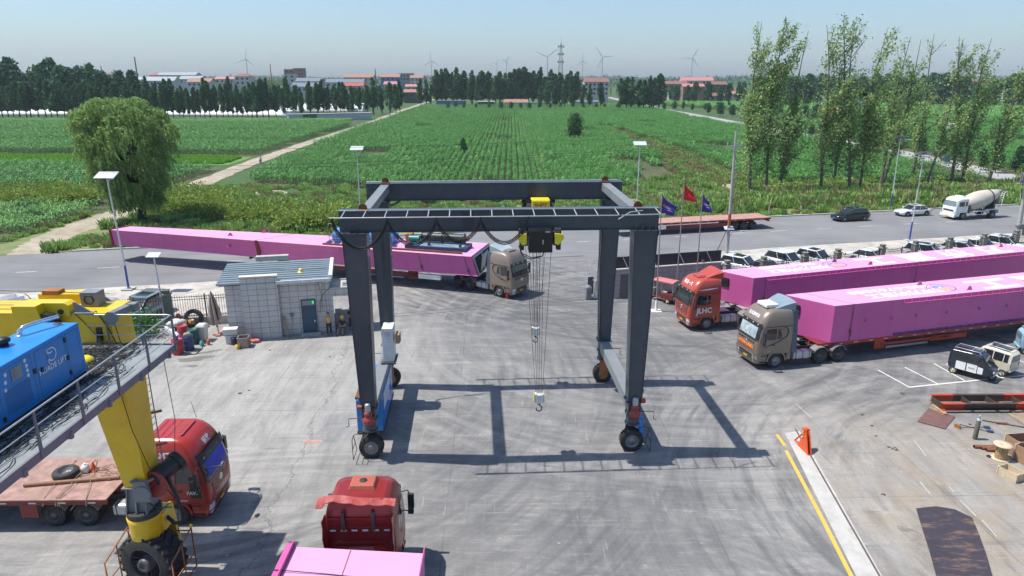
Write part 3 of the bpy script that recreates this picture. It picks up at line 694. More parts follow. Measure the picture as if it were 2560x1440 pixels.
k=MB();k.box((-6.75,-.1,.4),(1.35,4.65,.18));k.build('generator_base',M_chassis,g)
for yy in(-2.2,-1.75,1.2,2.0):
 k=MB();k.box((-6.09,yy,1.45),(.01,.02,1.5));k.build('panel_seam',M_chassis,o)
b=MB();b.box((-6.9,-2.36,2.3),(.7,.12,.16));b.box((-7.3,-1.6,2.3),(.3,1.4,.12));b.build('rusty_bracket',M_rust,g)
b=MB();b.box((-6.1,1.55,3.85),(.6,1.05,1.95));o=b.build('control_cabinet',P('cabinet_white',(.62,.64,.65),.4,dirt=(.35,.36,.36),dirta=.25),g,bevel=.02)
k=MB();k.box((-6.1,1.02,4.5),(.3,.02,.28));k.build('display_panel',M_steel,o)
b=MB();b.box((-5.6,1.6,4.1),(.2,.7,.5))
for i in range(6):b.box((-5.48,1.35+.1*i,4.1),(.03,.04,.5))
b.build('resistor_grid',M_wood,g);b=MB();b.box((-6.1,1.55,2.83),(.8,1.4,.08));b.build('cabinet_base',M_chassis,g)
b=MB()
for k_,x in enumerate((-6.55,-6.47,-6.4)):b.tube([(x,3.2+.1*k_,11.3),(x+.15,2.9,8),(x+.2,2.4,5.6),(x+.25,1.9,5.0)],.022,5)
b.tube([(6.1,3.65,11.3),(6.0,3.7,8),(6.05,3.6,5),(6.2,3.7,2.9)],.02,5);b.tube([(6.0,3.65,11.3),(5.85,3.7,7),(6.0,3.6,4),(6.1,3.7,3)],.02,5);b.build('supply_cable',M_cable,g)
def hoist(cx,y,s,zc,hook_z,hx,yellow_face):
 b=MB();b.box((cx,y+s*.62,zc-.35),(1.05,.75,.98));b.box((cx,y+s*.62,zc+.15),(1.0,.7,.04));h=b.build('hoist',P('hoist_black',(.012,.012,.014),.35),g,bevel=.03)
 k=MB();k.box((cx+.1,y+s*1.0,zc-.35),(.03,.012,.2));k.box((cx+.3,y+s*1.0,zc+.1),(.2,.012,.03));k.build('label',M_white,h)
 b=MB()
 for sx in(-1,1):
  b.box((cx+sx*.72,y+s*.62,zc-.25),(.3,.5,.6));b.box((cx+sx*.82,y+s*.6,zc-.5),(.2,.35,.55));b.cyl((cx+sx*.65,y+s*.4,zc+.02),(cx+sx*.95,y+s*.4,zc+.02),.16,n=14);b.box((cx+sx*.6,y,ZB-.15),(.22,.9,.12));b.cyl((cx+sx*.45,y-.3,ZB+.06),(cx+sx*.45,y-.36,ZB+.06),.1,n=12);b.cyl((cx+sx*.45,y+.3,ZB+.06),(cx+sx*.45,y+.36,ZB+.06),.1,n=12);b.build('trolley',M_black,g,bevel=.02);b=MB()
 for sx in(-1,1):
  b=MB();b.prismy([(cx+sx*.62,zc-.45),(cx+sx*.62,zc+.02),(cx+sx*1.0,zc-.02),(cx+sx*1.05,zc-.2),(cx+sx*.8,zc-.5)],y+s*.88,y+s*.96);b.build('yellow_cover',M_hy,g,bevel=.01)
 b=MB();b.cyl((cx-.75,y-s*.75,zc-.2),(cx+.75,y-s*.75,zc-.2),.3,n=20);b.build('drum',M_black,g)
 if yellow_face:
  b=MB();yy=y-s*.75
  b.prismy([(cx-.5,zc-.62),(cx+.5,zc-.62),(cx+.5,zc+.3),(cx-.5,zc+.3)],yy-.45,yy-.3);b.box((cx,yy,zc+.3),(1.02,.8,.1));b.box((cx,yy-.4,zc-.42),(1.02,.16,.3));o=b.build('hoist_cover',M_hy,g,bevel=.04)
  lettering(o,'SHPZ',.3,lambda x,z:(cx+x,yy-.456,zc+.02+z),P('red_lettering',(.45,.02,.01),.5),.02)
 b=MB()
 tops=[(-.62,0),(-.3,-.1),(-.1,.1),(.02,0),(.2,-.1),(.6,.05)];bots=[(-.16,0),(-.1,.05),(-.04,0),(.04,0),(.1,-.05),(.16,0)]
 for(ax,ay),(bx,by)in zip(tops,bots):b.tube([(cx+ax,y+ay,zc-.5),(hx+bx,y+by,hook_z+.35)],.014,4)
 b.build('hoist_rope',P('wire_rope',(.13,.12,.11),.6),g)
 b=MB();b.box((hx,y,hook_z+.1),(.26,.3,.45));b.cyl((hx-.2,y,hook_z+.15),(hx-.12,y,hook_z+.15),.26,n=18);b.cyl((hx+.2,y,hook_z+.15),(hx+.12,y,hook_z+.15),.26,n=18);o=b.build('hook_block',M_white,g,bevel=.01)
 k=MB();k.lathe([(.27,-.245),(.27,-.215),(.2,-.21)],(hx,y,hook_z+.15),'X',18);k.lathe([(.27,.245),(.27,.215),(.2,.21)],(hx,y,hook_z+.15),'X',18);k.build('yellow_band',M_hy,o)
 k=MB();k.cyl((hx,y,hook_z-.2),(hx,y,hook_z-.02),.09,n=12);k.tube([(hx,y,hook_z-.15),(hx+.02,y,hook_z-.26),(hx+.14,y,hook_z-.36),(hx+.13,y,hook_z-.52),(hx,y,hook_z-.6),(hx-.12,y,hook_z-.53),(hx-.13,y,hook_z-.42)],.03,8);k.build('hook',M_chassis,o)
 b=MB()
 for off in(0,.08):b.tube([(cx-.95,y+s*.6,zc-.6),(cx-.8,y+s*.6,zc-.95-off),(cx-.4,y+s*.6,zc-1.15-off),(cx+.1,y+s*.6,zc-1.1),(cx+.25,y+s*.6,zc-.8)],.024,5)
 b.tube([(cx-.9,y+s*.9,zc+.1),(cx-.95,y+s*1.2,ZT-.2)],.02,5);b.build('hoist_cable',M_cable,g)
hoist(1.68,-HY,-1,11.35,2.85,1.78,False)
hoist(2.42,HY,1,11.15,3.25,2.3,True)
y=thing('mobile_gantry_crane','big yellow tyred gantry crane with a railed walkway at the left edge of the yard','gantry crane',(-13.2,21.9,0))
ox,oy=-13.2,21.9
def YL(p):return(p[0]-ox,p[1]-oy,p[2])
wx,wy=-13.15,21.55
b=MB();tread_tyre(b,(0,0,0),1.12,.95,48,22);w=b.build('wheel',M_rubber,y,loc=(wx-ox,wy-oy,1.1));w.rotation_euler[2]=R(-14)
b=MB();f=-.475
b.lathe([(.68,f),(.66,f-.01),(.64,f+.12),(.6,f+.3),(.3,f+.33),(.27,f+.02),(.24,f-.06),(.12,f-.07),(.11,f-.02),(.005,f-.02)],axis='Y',n=40,caps=False)
for i in range(18):a=2*math.pi*i/18;b.hexa([(.3*math.cos(a),f+.3,.3*math.sin(a)),(.3*math.cos(a+.03),f+.3,.3*math.sin(a+.03)),(.62*math.cos(a+.02),f+.28,.62*math.sin(a+.02)),(.62*math.cos(a),f+.28,.62*math.sin(a))],[(.3*math.cos(a),f+.22,.3*math.sin(a)),(.3*math.cos(a+.03),f+.22,.3*math.sin(a+.03)),(.62*math.cos(a+.02),f+.12,.62*math.sin(a+.02)),(.62*math.cos(a),f+.12,.62*math.sin(a))])
b.build('rim',M_darkrim,w)
b=MB();cx,cy=wx-ox-.1,wy-oy+.1
b.lathe([(.55,2.95),(.6,2.9),(.58,2.75),(.56,2.6),(.55,2.1),(.53,1.95)],(cx,cy,0),'Z',36)
b.prismy([(cx-.2,2.6),(cx+.62,2.9),(cx+.75,1.2),(cx+.45,1.0),(cx+.1,1.0),(cx-.1,1.9)],cy+.62,cy+.8);b.hexa([(cx+.1,cy,2.2),(cx+.66,cy,2.2),(cx+.66,cy+.7,2.2),(cx+.1,cy+.7,2.2)],[(cx+.1,cy,2.9),(cx+.66,cy,2.9),(cx+.66,cy+.7,2.9),(cx+.1,cy+.7,2.9)])
b.build('wheel_fork',M_cy,y)
b=MB();b.lathe([(.4,3.2),(.6,3.2),(.6,3.08),(.57,3.05),(.57,2.95),(.4,2.95)],(cx,cy,0),'Z',40)
for i in range(36):a=2*math.pi*i/36;b.cyl((cx+.53*math.cos(a),cy+.53*math.sin(a),3.2),(cx+.53*math.cos(a),cy+.53*math.sin(a),3.25),.02,n=6)
b.build('slewing_ring',M_chassis,y)
def quad(x0,x1,y0,y1,z):return[(x0,y0,z),(x1,y0,z),(x1,y1,z),(x0,y1,z)]
lx0,lx1=-13.62-ox,-12.84-ox;ly0,ly1=21.35-oy,22.3-oy
b=MB();b.hexa(quad(cx-.36,cx+.4,cy-.36,cy+.42,3.2),quad(lx0+.05,lx1-.05,ly0+.05,ly1-.05,4.1));b.box(((lx0+lx1)/2,(ly0+ly1)/2,4.13),(.95,1.1,.06))
for k in(-.3,0,.3):b.hexa([(cx+k*1.2-.02,cy-.5,3.2),(cx+k*1.2+.02,cy-.5,3.2),(cx+k*1.2+.02,cy-.3,3.2),(cx+k*1.2-.02,cy-.3,3.2)],[(cx+k-.02,ly0-.03,4.1),(cx+k+.02,ly0-.03,4.1),(cx+k+.02,ly0+.1,4.1),(cx+k-.02,ly0+.1,4.1)])
b.build('leg_foot',M_cgl,y)
b=MB();b.hexa(quad(lx0,lx1,ly0,ly1,4.16),quad(-14.25-ox,-12.85-ox,21.2-oy,22.5-oy,8.6));b.build('leg',M_cy,y,bevel=.01)
b=MB();la=Vector((-13.0-ox,22.75-oy,3.6));lb=Vector((-13.15-ox,23.0-oy,8.6))
for d in(-.16,.16):b.tube([la+Vector((0,d,0)),lb+Vector((0,d,0))],.02,5)
for i in range(20):q=la.lerp(lb,i/20);b.tube([q+Vector((0,-.16,0)),q+Vector((0,.16,0))],.012,4)
b.build('ladder',M_cgl,y)
for z in(5.1,6.4):b=MB();b.box((-12.9-ox,22.7-oy,z),(.5,.1,.06),rz=.6);b.build('ladder_bracket',M_orr,y)
b=MB();b.hexa(quad(-.05,.55,-.75,-.6,3.7),quad(.0,.45,-.75,-.6,4.5));b.box((.75,-.1,4.45),(.08,1.3,.08),rz=-.5);b.box((.25,-.2,4.5),(.08,1.3,.08),rz=-.5);b.cyl((.3,-.72,4.05),(.3,-.8,4.05),.3,n=8);b.build('winch_frame',M_cgl,y)
b=MB();b.cyl((.45,-.3,4.3),(.95,.55,4.55),.32,n=20);b.cyl((.9,.5,4.5),(1.0,.68,4.56),.4,n=20);b.build('winch_drum',M_black,y)
b=MB();b.lathe([(.5,-.04),(.52,.0),(.5,.04),(.1,.05)],(.5,-.35,4.15),'Y',22);b.build('winch_disc',M_redm,y)
b=MB();b.tube([(.9,-.1,4.3),(1.2,-.25,3.6),(1.35,-.3,3.0),(1.3,-.3,2.6),(.95,-.2,2.45),(.6,0,2.6)],.07,8);b.tube([(.2,-.5,3.6),(.7,-.5,3.2),(1.1,-.2,3.5),(.7,.1,3.7)],.02,5);b.tube([(.1,-.5,3.7),(.6,-.6,3.4),(1.0,-.3,3.2)],.02,5);b.build('hydraulic_hose',M_cable,y)
for xx,rr in((wx-ox-1.05,.0),(wx-ox+1.3,.0)):
 b=MB();z1=2.05
 b.tube([(xx,-1.5,.4),(xx,-1.5,z1-.3),(xx,.1,z1),(xx,.1,.4)],.03,6);b.tube([(xx,-1.5,1.0),(xx,.1,1.0)],.025,6);b.tube([(xx,-.7,.4),(xx,-.7,z1-.16)],.025,6);b.tube([(xx,-1.5,.4),(xx,.1,.4)],.03,6);b.tube([(xx,0,z1-.05),(wx-ox,0,z1-.05)],.03,6)
 b.build('wheel_guard',M_orr,y)
b=MB();b.sphere((wx-ox+1.3,.1,2.14),.07);b.build('guard_lamp',M_hy,y)
PX0,PX1,PY0,PY1,PZ=-15.4,-12.12,11.6,23.25,8.8
b=MB();b.box(((PX0+PX1)/2-ox,(PY0+PY1)/2-oy,PZ-.03),(PX1-PX0,PY1-PY0,.05));b.build('walkway_floor',P('walkway_plate',(.24,.27,.27),.5,0,.15,2,dirt=(.12,.12,.12),dirta=.5),y)
b=MB();b.box((PX1-ox+.03,(PY0+PY1)/2-oy,PZ-.1),(.07,PY1-PY0+.1,.26));b.box(((PX0+PX1)/2-ox,PY1-oy+.03,PZ-.1),(PX1-PX0,.07,.26))
for i in range(7):b.box((PX1-ox-1.2,PY1-oy-.5-1.9*i,PZ-.2),(2.6,.12,.2))
b.build('walkway_edge',P('purple_grey_steel',(.17,.16,.19),.5),y)
b=MB();ys=[PY1-.02-i*1.85 for i in range(7)]
for yy in ys:b=MB();b.hexa([(PX1-ox+.05,yy-oy-.05,PZ-.2),(PX1-ox+.1,yy-oy-.05,PZ-.2),(PX1-ox+.1,yy-oy+.05,PZ-.2),(PX1-ox+.05,yy-oy+.05,PZ-.2)],[(PX1-ox+.05,yy-oy-.03,PZ+1.12),(PX1-ox+.1,yy-oy-.03,PZ+1.12),(PX1-ox+.1,yy-oy+.03,PZ+1.12),(PX1-ox+.05,yy-oy+.03,PZ+1.12)]);b.build('railing_post',MATS['purple_grey_steel'],y)
for xx in(-13.2,-14.4):b=MB();b.box((xx-ox,PY1-oy,PZ+.45),(.05,.05,1.2));b.build('railing_post',MATS['purple_grey_steel'],y)
b=MB()
for z,r in((1.12,.026),(.72,.016),(.36,.016)):
 b.tube([(PX1-ox+.06,PY0-oy,PZ+z),(PX1-ox+.06,PY1-oy-.1,PZ+z),(PX1-ox+.02,PY1-oy,PZ+z),(PX1-ox-.1,PY1-oy+.02,PZ+z),(PX0-ox+.3,PY1-oy+.02,PZ+z)],r,6)
b.build('handrail',M_steel,y)
GY0,GY1,GX1,GZ0,GZ1=22.85,24.2,-13.35,8.85,10.15
GY0=23.35;GY1=24.7;GX1=-14.3;GZ0=8.62;GZ1=9.95
b=MB();b.hexa(quad(-19.4-ox,GX1-ox+.1,GY0-oy,GY1-oy,GZ0-1.2),quad(-19.4-ox,GX1-ox,GY0-oy,GY1-oy,GZ1));b.box(((-19.4+GX1)/2-ox,(GY0+GY1)/2-oy,GZ1+.015),(GX1+19.4+.1,GY1-GY0+.12,.03))
b.box((-14.9-ox,GY0-oy-.25,GZ0-.15),(1.6,.5,.04))
for i in range(6):b.box((-15.0-ox+i*.26,GY0-oy-.2,GZ0),(.02,.4,.3))
b.build('main_girder',M_cy,y,bevel=.008)
b=MB();b.box((-14.75-ox,GY0-oy-.01,GZ0+.55),(.22,.03,.5));b.build('cable_opening',M_black,y)
def sheave_box(x0,x1,y0,y1,z0,z1,pts=None):
 b=MB();b.prismy([(x0-ox,z0),(x1-ox,z0),(x1-ox,z1-.1),(x1-.15-ox,z1),(x0-ox,z1)],y0-oy,y1-oy);return b
b=sheave_box(-17.3,-15.6,GY0-.12,GY0+.35,GZ1-.05,GZ1+.42);b.prismy([(-17.35-ox,GZ1+.42),(-16.5-ox,GZ1+.42),(-16.35-ox,GZ1-.3),(-16.5-ox,GZ1-.6),(-17.35-ox,GZ1-.6)],GY0-oy-.5,GY0-oy-.12);b.build('sheave_bracket',M_cy,y,bevel=.01)
b=sheave_box(-17.4,-15.4,GY1-.35,GY1+.2,GZ1,GZ1+.4);b.build('sheave_bracket',M_cy,y,bevel=.01)
b=MB();b.box((-16.9-ox,GY1-oy-.2,GZ1+.45),(.6,.4,.16));b.build('cable_box',M_orr,y)
b=MB();b.cyl((-16.35-ox,GY0-oy-.45,GZ1-.3),(-16.35-ox,GY0-oy-.15,GZ1-.3),.42,n=22);b.cyl((-15.9-ox,GY0-oy-.16,GZ1+.1),(-15.9-ox,GY0-oy-.1,GZ1+.1),.1,n=14);b.build('sheave',M_black,y)
for yy in(GY0+.0,GY1-.05):
 b=MB();b.prismy([(-15.5-ox,GZ1+.02),(-14.85-ox,GZ1+.02),(-15.4-ox,GZ1+.4),(-15.5-ox,GZ1+.42)],yy-oy-.02,yy-oy+.02);b.box((-15.2-ox,yy-oy,GZ1+.03),(.8,.25,.03));b.build('gusset_plate',M_cgl,y)
b=MB();b.box((-15.3-ox,24.2-oy,GZ1+.3),(.62,.5,.56));o=b.build('motor_housing',M_cgl,y,bevel=.01)
k=MB();k.lathe([(.19,23.96-oy),(.19,23.93-oy),(.14,23.93-oy),(.13,23.96-oy),(.07,23.96-oy)],(-15.3-ox,0,GZ1+.3),'Y',20);k.build('air_intake',M_black,o)
b=MB();b.prismy([(-14.15-ox+.25*math.cos(a),GZ1-.12+.25*math.sin(a))for a in[math.pi/4*i+.39 for i in range(8)]],GY0-oy-.2,GY0-oy-.1);b.hexa([(-14.2-ox,GY0-oy-.2,GZ1-.05),(-14.05-ox,GY0-oy-.2,GZ1-.15),(-13.75-ox,GY0-oy+.6,GZ1-.1),(-13.95-ox,GY0-oy+.6,GZ1-.0)],[(-14.25-ox,GY0-oy-.15,GZ1+.1),(-14.1-ox,GY0-oy-.15,GZ1+.05),(-13.8-ox,GY0-oy+.6,GZ1+.12),(-14.0-ox,GY0-oy+.6,GZ1+.16)]);b.box((-13.8-ox,GY0-oy+.7,GZ1+.02),(.3,.3,.28));b.build('hinge_arm',M_cgl,y,bevel=.01)
rnd=random.Random(11);b=MB()
for i in range(30):
 x0=-14.75-ox+rnd.uniform(-.07,.07);x1=x0+rnd.uniform(-.25,.35)
 b.tube([(x0,GY0-oy-.03,GZ0+.6),(x0+.03,GY0-oy-.2,GZ0+.3),(x1,GY0-oy-.3+rnd.uniform(-.1,.1),GZ0-.1),(x1+rnd.uniform(-.2,.3),GY0-oy-.5+rnd.uniform(-.3,0),PZ+.05),(x1+rnd.uniform(-.3,.5),GY0-oy-rnd.uniform(.9,1.6),PZ+.04)],.022,5)
for i in range(120):
 cx2,cy2=(rnd.uniform(-13.6,-12.55)-ox,rnd.uniform(13.5,21)-oy)if i<60 else(rnd.uniform(-14.9,-13.2)-ox,rnd.uniform(20.6,22.9)-oy);r1,r2=rnd.uniform(.15,.5),rnd.uniform(.3,.9);a0=rnd.uniform(0,6.3);aw=rnd.uniform(2.5,6)
 b.tube([(cx2+r1*math.cos(a0+aw*j/12)+rnd.uniform(-.02,.02),cy2+r2*math.sin(a0+aw*j/12),PZ+.03+rnd.uniform(0,.06))for j in range(13)],.015,4)
for i in range(5):x0=-13.6-ox+rnd.uniform(-.3,.3);b.tube([(x0+rnd.uniform(-.4,.4),12.5-oy,PZ+.05),(x0,15-oy,PZ+.05),(x0+rnd.uniform(-.3,.3),18-oy,PZ+.04),(x0,20.5-oy,PZ+.06),(x0+.2,22.5-oy,PZ+.05)],.018,5)
b.tube([(-15.5-ox,GY0-oy-.02,GZ1),(-15-ox,GY0-oy-.05,GZ1-.6),(-14.6-ox,GY0-oy-.1,GZ0+.2)],.013,4);b.tube([(-14.75-ox,GY0-oy,GZ1+.1),(-14.4-ox,GY0-oy-.05,GZ1-.5),(-14.1-ox,GY0-oy-.1,GZ0+.1)],.018,4);b.tube([(-14.15-ox,GY0-oy-.05,GZ1-.2),(-14.0-ox,GY0-oy-.05,GZ0)],.015,4)
b.build('cable_bundle',M_cable,y)
b=MB()
for yy,z in((GY0+.35,.05),(GY0+.75,.07),(GY1-.2,.5),(GY1+.05,.42)):b.tube([(-19.4-ox,yy-oy,GZ1+z),(-15.5-ox,yy-oy,GZ1+z*.8),(-15.0-ox,yy-oy,GZ1+.3)],.014,4)
b.build('wire_rope',P('wire_rope',(.13,.12,.11),.6),y)
b=MB();b.sphere((-14.3-ox,21.6-oy,PZ+.02),.3,12,.8);b.build('yellow_dome_cover',M_hy,y)
b=MB();b.tube([(-12.6-ox,23.3-oy,8.6),(-12.35-ox,23.0-oy,6),(-12.2-ox,22.2-oy,4.5),(-12.1-ox,21.6-oy,2.1)],.012,4);b.tube([(-13.1-ox,21.15-oy,8.5),(-12.9-ox,21.2-oy,6.5),(-12.6-ox,21.4-oy,4.7)],.014,4);b.build('hanging_cable',M_cable,y)
GXr,GXl,GYf,GYn,Gz0,Gz1=-13.62,-14.95,20.6,12.2,8.98,10.6
gx,gy=(GXr+GXl)/2-ox,(GYf+GYn)/2-oy
b=MB();b.box((gx,gy,(Gz0+Gz1)/2),(GXr-GXl,GYf-GYn,Gz1-Gz0));gs=b.build('generator_set',P('genset_blue',(.012,.17,.55),.3),y,bevel=.03)
b=MB();b.box((gx,gy,Gz0-.1),(GXr-GXl-.1,GYf-GYn,.16));b.build('generator_skid',M_chassis,y)
def pan(y0,y1,z0,z1):return[(GXr-ox+.004,y0-oy,z0),(GXr-ox+.004,y1-oy,z0),(GXr-ox+.004,y1-oy,z1),(GXr-ox+.004,y0-oy,z1)]
DY=.35
b=MB()
def frame(y0,y1,z0,z1,w=.012):
 y0-=DY;y1-=DY
 for q in((y0,y0+w,z0,z1),(y1-w,y1,z0,z1),(y0,y1,z0,z0+w),(y0,y1,z1-w,z1)):b.add(pan(*q),[(0,1,2,3)])
Gm=Gz1-.12
for a,c,z0,z1 in((20.2,20.8,Gz0+.1,Gm),(18.75,20.1,Gz0+.1,Gm),(17.2,18.6,Gz0+.1,Gm),(16.6,17.1,Gz0+.75,Gm),(15.6,16.5,Gz0+.7,Gm),(15.6,17.1,Gz0+.1,Gz0+.65),(14.2,15.5,Gz0+.1,Gm)):frame(a,c,z0,z1)
for i in range(16):b.add(pan(17.35-DY,18.4-DY,Gz0+.2+.045*i,Gz0+.215+.045*i),[(0,1,2,3)])
b.build('panel_seam',P('blue_shadow_gap',(.005,.04,.16),.5),gs,fix=False)
b=MB()
for yy,zz in((20.15,10.6),(20.15,9.9),(20.15,9.3),(18.95,10.05),(18.65,10.15),(17.15,10.6),(17.05,10.6),(17.1,9.95),(17.0,9.8),(16.1,10.1),(17.2,9.2)):b=MB();b.box((GXr-ox+.015,yy-DY-oy,9+(zz-9)*.82),(.03,.1,.15));b.build('door_handle',M_black,gs,bevel=.01)
b=MB();b.box((GXr-ox+.01,17.95-DY-oy,10.2),(.02,.42,.36));b.build('control_window',M_glassl,gs)
b=MB()
for yy,zz in((17.55,10.6),(17.5,10.35),(17.45,10.1),(18.35,10.7),(18.38,10.5),(18.38,10.33),(18.38,10.15)):b.add(pan(yy-DY-.04,yy-DY+.05,9+(zz-9)*.82-.05,9+(zz-9)*.82+.05),[(0,1,2,3)])
b.build('warning_label',M_white,gs,fix=False)
lettering(gs,'HUADE LIFT',.235,lambda x,z:(GXr-ox+.012,19.45-DY-oy+x,9.78+z),M_white_l,.012)
b=MB();cyy=19.45-DY-oy;ez=-.28
def lg(a0,a1,r,n=16):return[(cyy+.02+r*math.cos(a0+(a1-a0)*i/n),10.14+r*math.sin(a0+(a1-a0)*i/n))for i in range(n+1)]
def stroke(pts,w=.035):
 vs=[];P2=[Vector(p)for p in pts]
 for i,p in enumerate(P2):
  d=(P2[min(i+1,len(P2)-1)]-P2[max(0,i-1)]).normalized();n=Vector((-d.y,d.x))*w/2
  vs+=[(GXr-ox+.012,p.x+n.x,p.y+n.y),(GXr-ox+.012,p.x-n.x,p.y-n.y)]
 b.add(vs,[(2*i,2*i+1,2*i+3,2*i+2)for i in range(len(P2)-1)])
stroke([(cyy-.16,9.9),(cyy-.16,10.33),(cyy+.02,10.33)]+lg(math.pi/2,-math.pi*1.15,.19)+[(cyy-.02,10.2),(cyy+.05,10.22)]);b.build('emblem',M_white_l,gs,fix=False)
b=MB();b.tube([(gx-.35,gy+3.0,Gz1+.02),(gx-.35,gy+3.0,Gz1+.16),(gx-.28,gy+3.1,Gz1+.24),(gx-.1,gy+3.5,Gz1+.26),(gx+.2,gy+4.0,Gz1+.26)],.065,12);b.lathe([(.13,Gz1),(.13,Gz1+.03),(.08,Gz1+.04)],(gx-.35,gy+3.0,0),'Z',16);b.build('exhaust_pipe',M_chrome,gs)
b=MB();b.lathe([(.14,Gz1),(.14,Gz1+.1),(.2,Gz1+.12),(.21,Gz1+.2),(.12,Gz1+.26),(.01,Gz1+.27)],(gx-.3,gy+2.2,0),'Z',20);b.build('air_intake',M_black,gs)
b=MB();b.lathe([(.12,Gz1),(.12,Gz1+.012),(.01,Gz1+.012)],(gx+.1,gy+4.05,0),'Z',18);b.build('filler_cap',M_chassis,gs)
M_tred=P('truck_red',(.37,.022,.016),.32,0,.06,1,dirt=(.2,.08,.06),dirta=.3,coat=.4)
M_tor=P('truck_orange_red',(.43,.06,.035),.32,0,.06,1,dirt=(.25,.12,.08),dirta=.3,coat=.4)
M_tbr=P('truck_bronze',(.25,.195,.155),.32,.25,.06,1,dirt=(.2,.17,.14),dirta=.35,coat=.4)
M_tfair=P('truck_blue_grey',(.06,.085,.115),.35,0,.06,1,dirt=(.15,.15,.15),dirta=.25,coat=.2)
M_tdef=P('pale_blue_deflector',(.36,.43,.46),.4,0,.08,1)
M_tdef2=P('blue_grey_deflector',(.2,.26,.31),.4,0,.08,1)
M_bluescr=P('blue_sunshade',(.01,.03,.5),.5,0,.4,2)
M_curt=P('pale_sunshade',(.36,.42,.45),.5,0,.35,4)
M_tdeck=P('worn_pink_red_deck',(.34,.2,.18),.85,0,.4,2.6,.3,dirt=(.27,.19,.11),dirta=1,dscale=1.5)
M_tdeck2=P('pinkish_deck',(.4,.2,.165),.8,0,.25,1.5,dirt=(.35,.27,.22),dirta=.7)
M_tfr=P('trailer_red',(.21,.018,.016),.5,dirt=(.12,.08,.07),dirta=.55)
M_tfrb=P('trailer_bright_red',(.45,.035,.02),.45,dirt=(.16,.08,.06),dirta=.45)
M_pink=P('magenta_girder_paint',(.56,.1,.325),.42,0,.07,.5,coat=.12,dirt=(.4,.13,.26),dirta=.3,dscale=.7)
M_pinkt=P('sunlit_pink',(.72,.32,.52),.5,0,.05,.5,dirt=(.6,.3,.46),dirta=.25)  # girder pink made lighter, sun on the tops put into the colour
M_dkred=P('dark_red_strap',(.14,.02,.015),.6)
M_grey=P('mid_grey_metal',(.22,.22,.215),.6,dirt=(.12,.12,.12),dirta=.4)
def trailer(name,label,loc,rz,L,deckz,axles,skirts=(),col=M_tfr,deck=M_tfr,w=2.6,low=False,goose=0,group='semi-trailers',grat=None,wr=.5):
 """local x: 0 = kingpin end, trailer runs to -L"""
 t=thing(name,label,'trailer',loc,rz,group)
 b=MB();b.box((-L/2,0,deckz-.03),(L,w,.06));b.build('deck',deck,t,bevel=.01)
 b=MB()
 for s in(1,-1):
  b.box((-L/2,s*(w/2-.06),deckz-.15),(L,.1,.2));b.box((-L/2,s*.45,deckz-.25),(L,.12,.34))
 for i in range(int(L/1.1)):b.box((-.4-i*1.1,0,deckz-.14),(.1,w-.2,.14))
 b.build('frame',col,t)
 b=MB()
 for s in(1,-1):
  for x0,x1,z0,z1 in skirts:b.box((-(x0+x1)/2,s*(w/2-.1),(z0+z1)/2),(x1-x0,.08,z1-z0))
 if skirts:b.build('side_skirt',col,t,bevel=.01)
 if grat:
  b=MB()
  x0,x1,z0,z1=grat
  for s in(1,-1):
   for i in range(int((x1-x0)/.16)):b.box((-x0-i*.16,s*(w/2-.04),(z0+z1)/2),(.09,.03,(z1-z0)*.8),ry=.5)
  b.build('side_step',M_steel,t)
 b=MB()
 n=int(L/1.2)
 for s in(1,-1):
  for i in range(n):b.box((-.6-i*1.2,s*(w/2+.004),deckz-.15),(.3,.012,.055))
 b.build('reflector',P('reflector_white',(.6,.55,.5),.4),t)
 for x in axles:
  for s in(1,-1):wheel(t,-x,s*(w/2-.33),wr,.26,'dark',dual=True)
 b=MB()
 for x in axles:b.cyl((-x,-w/2+.3,wr),(-x,w/2-.3,wr),.09)
 for s in(1,-1):b.box((-(axles[0]+axles[-1])/2,s*.5,deckz-.5),(axles[-1]-axles[0]+1.2,.1,.3))
 b.box((-L+.05,0,deckz-.45),(.06,w*.85,.2));b.build('axle_frame',M_chassis,t)
 return t
def girder(name,label,corners_lo,corners_hi,group='pink box girders',origin=None):
 """corners: near-left, near-right, far-right, far-left (seen from the yard)"""
 o=Vector(origin or corners_lo[0]);t=thing(name,label,'steel girder',(o.x,o.y,0),0,group)
 q=lambda p:(p[0]-o.x,p[1]-o.y,p[2])
 lo=[q(p)for p in corners_lo];hi=[q(p)for p in corners_hi]
 b=MB();b.hexa(lo,hi);bd=b.build('box_body',M_pink,t,bevel=.012)
 b=MB();l0,l1,h0,h1=Vector(lo[0]),Vector(lo[1]),Vector(hi[0]),Vector(hi[1]);L=(l1-l0).length;dd=(l1-l0)/L;nn=Vector((dd.y,-dd.x,0))*.006;k=int(L/2.1)
 for i in range(1,k):s=i/k;p0=l0.lerp(l1,s)+nn;p1=h0.lerp(h1,s)+nn;b.add([p0,p0+dd*.018,p1+dd*.018,p1],[(0,1,2,3)])
 b.build('weld_seam',P('seam_magenta',(.42,.055,.22),.5),bd,fix=False)
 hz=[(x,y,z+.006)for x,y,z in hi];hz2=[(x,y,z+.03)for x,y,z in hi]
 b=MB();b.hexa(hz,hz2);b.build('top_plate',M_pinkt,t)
 return t,q
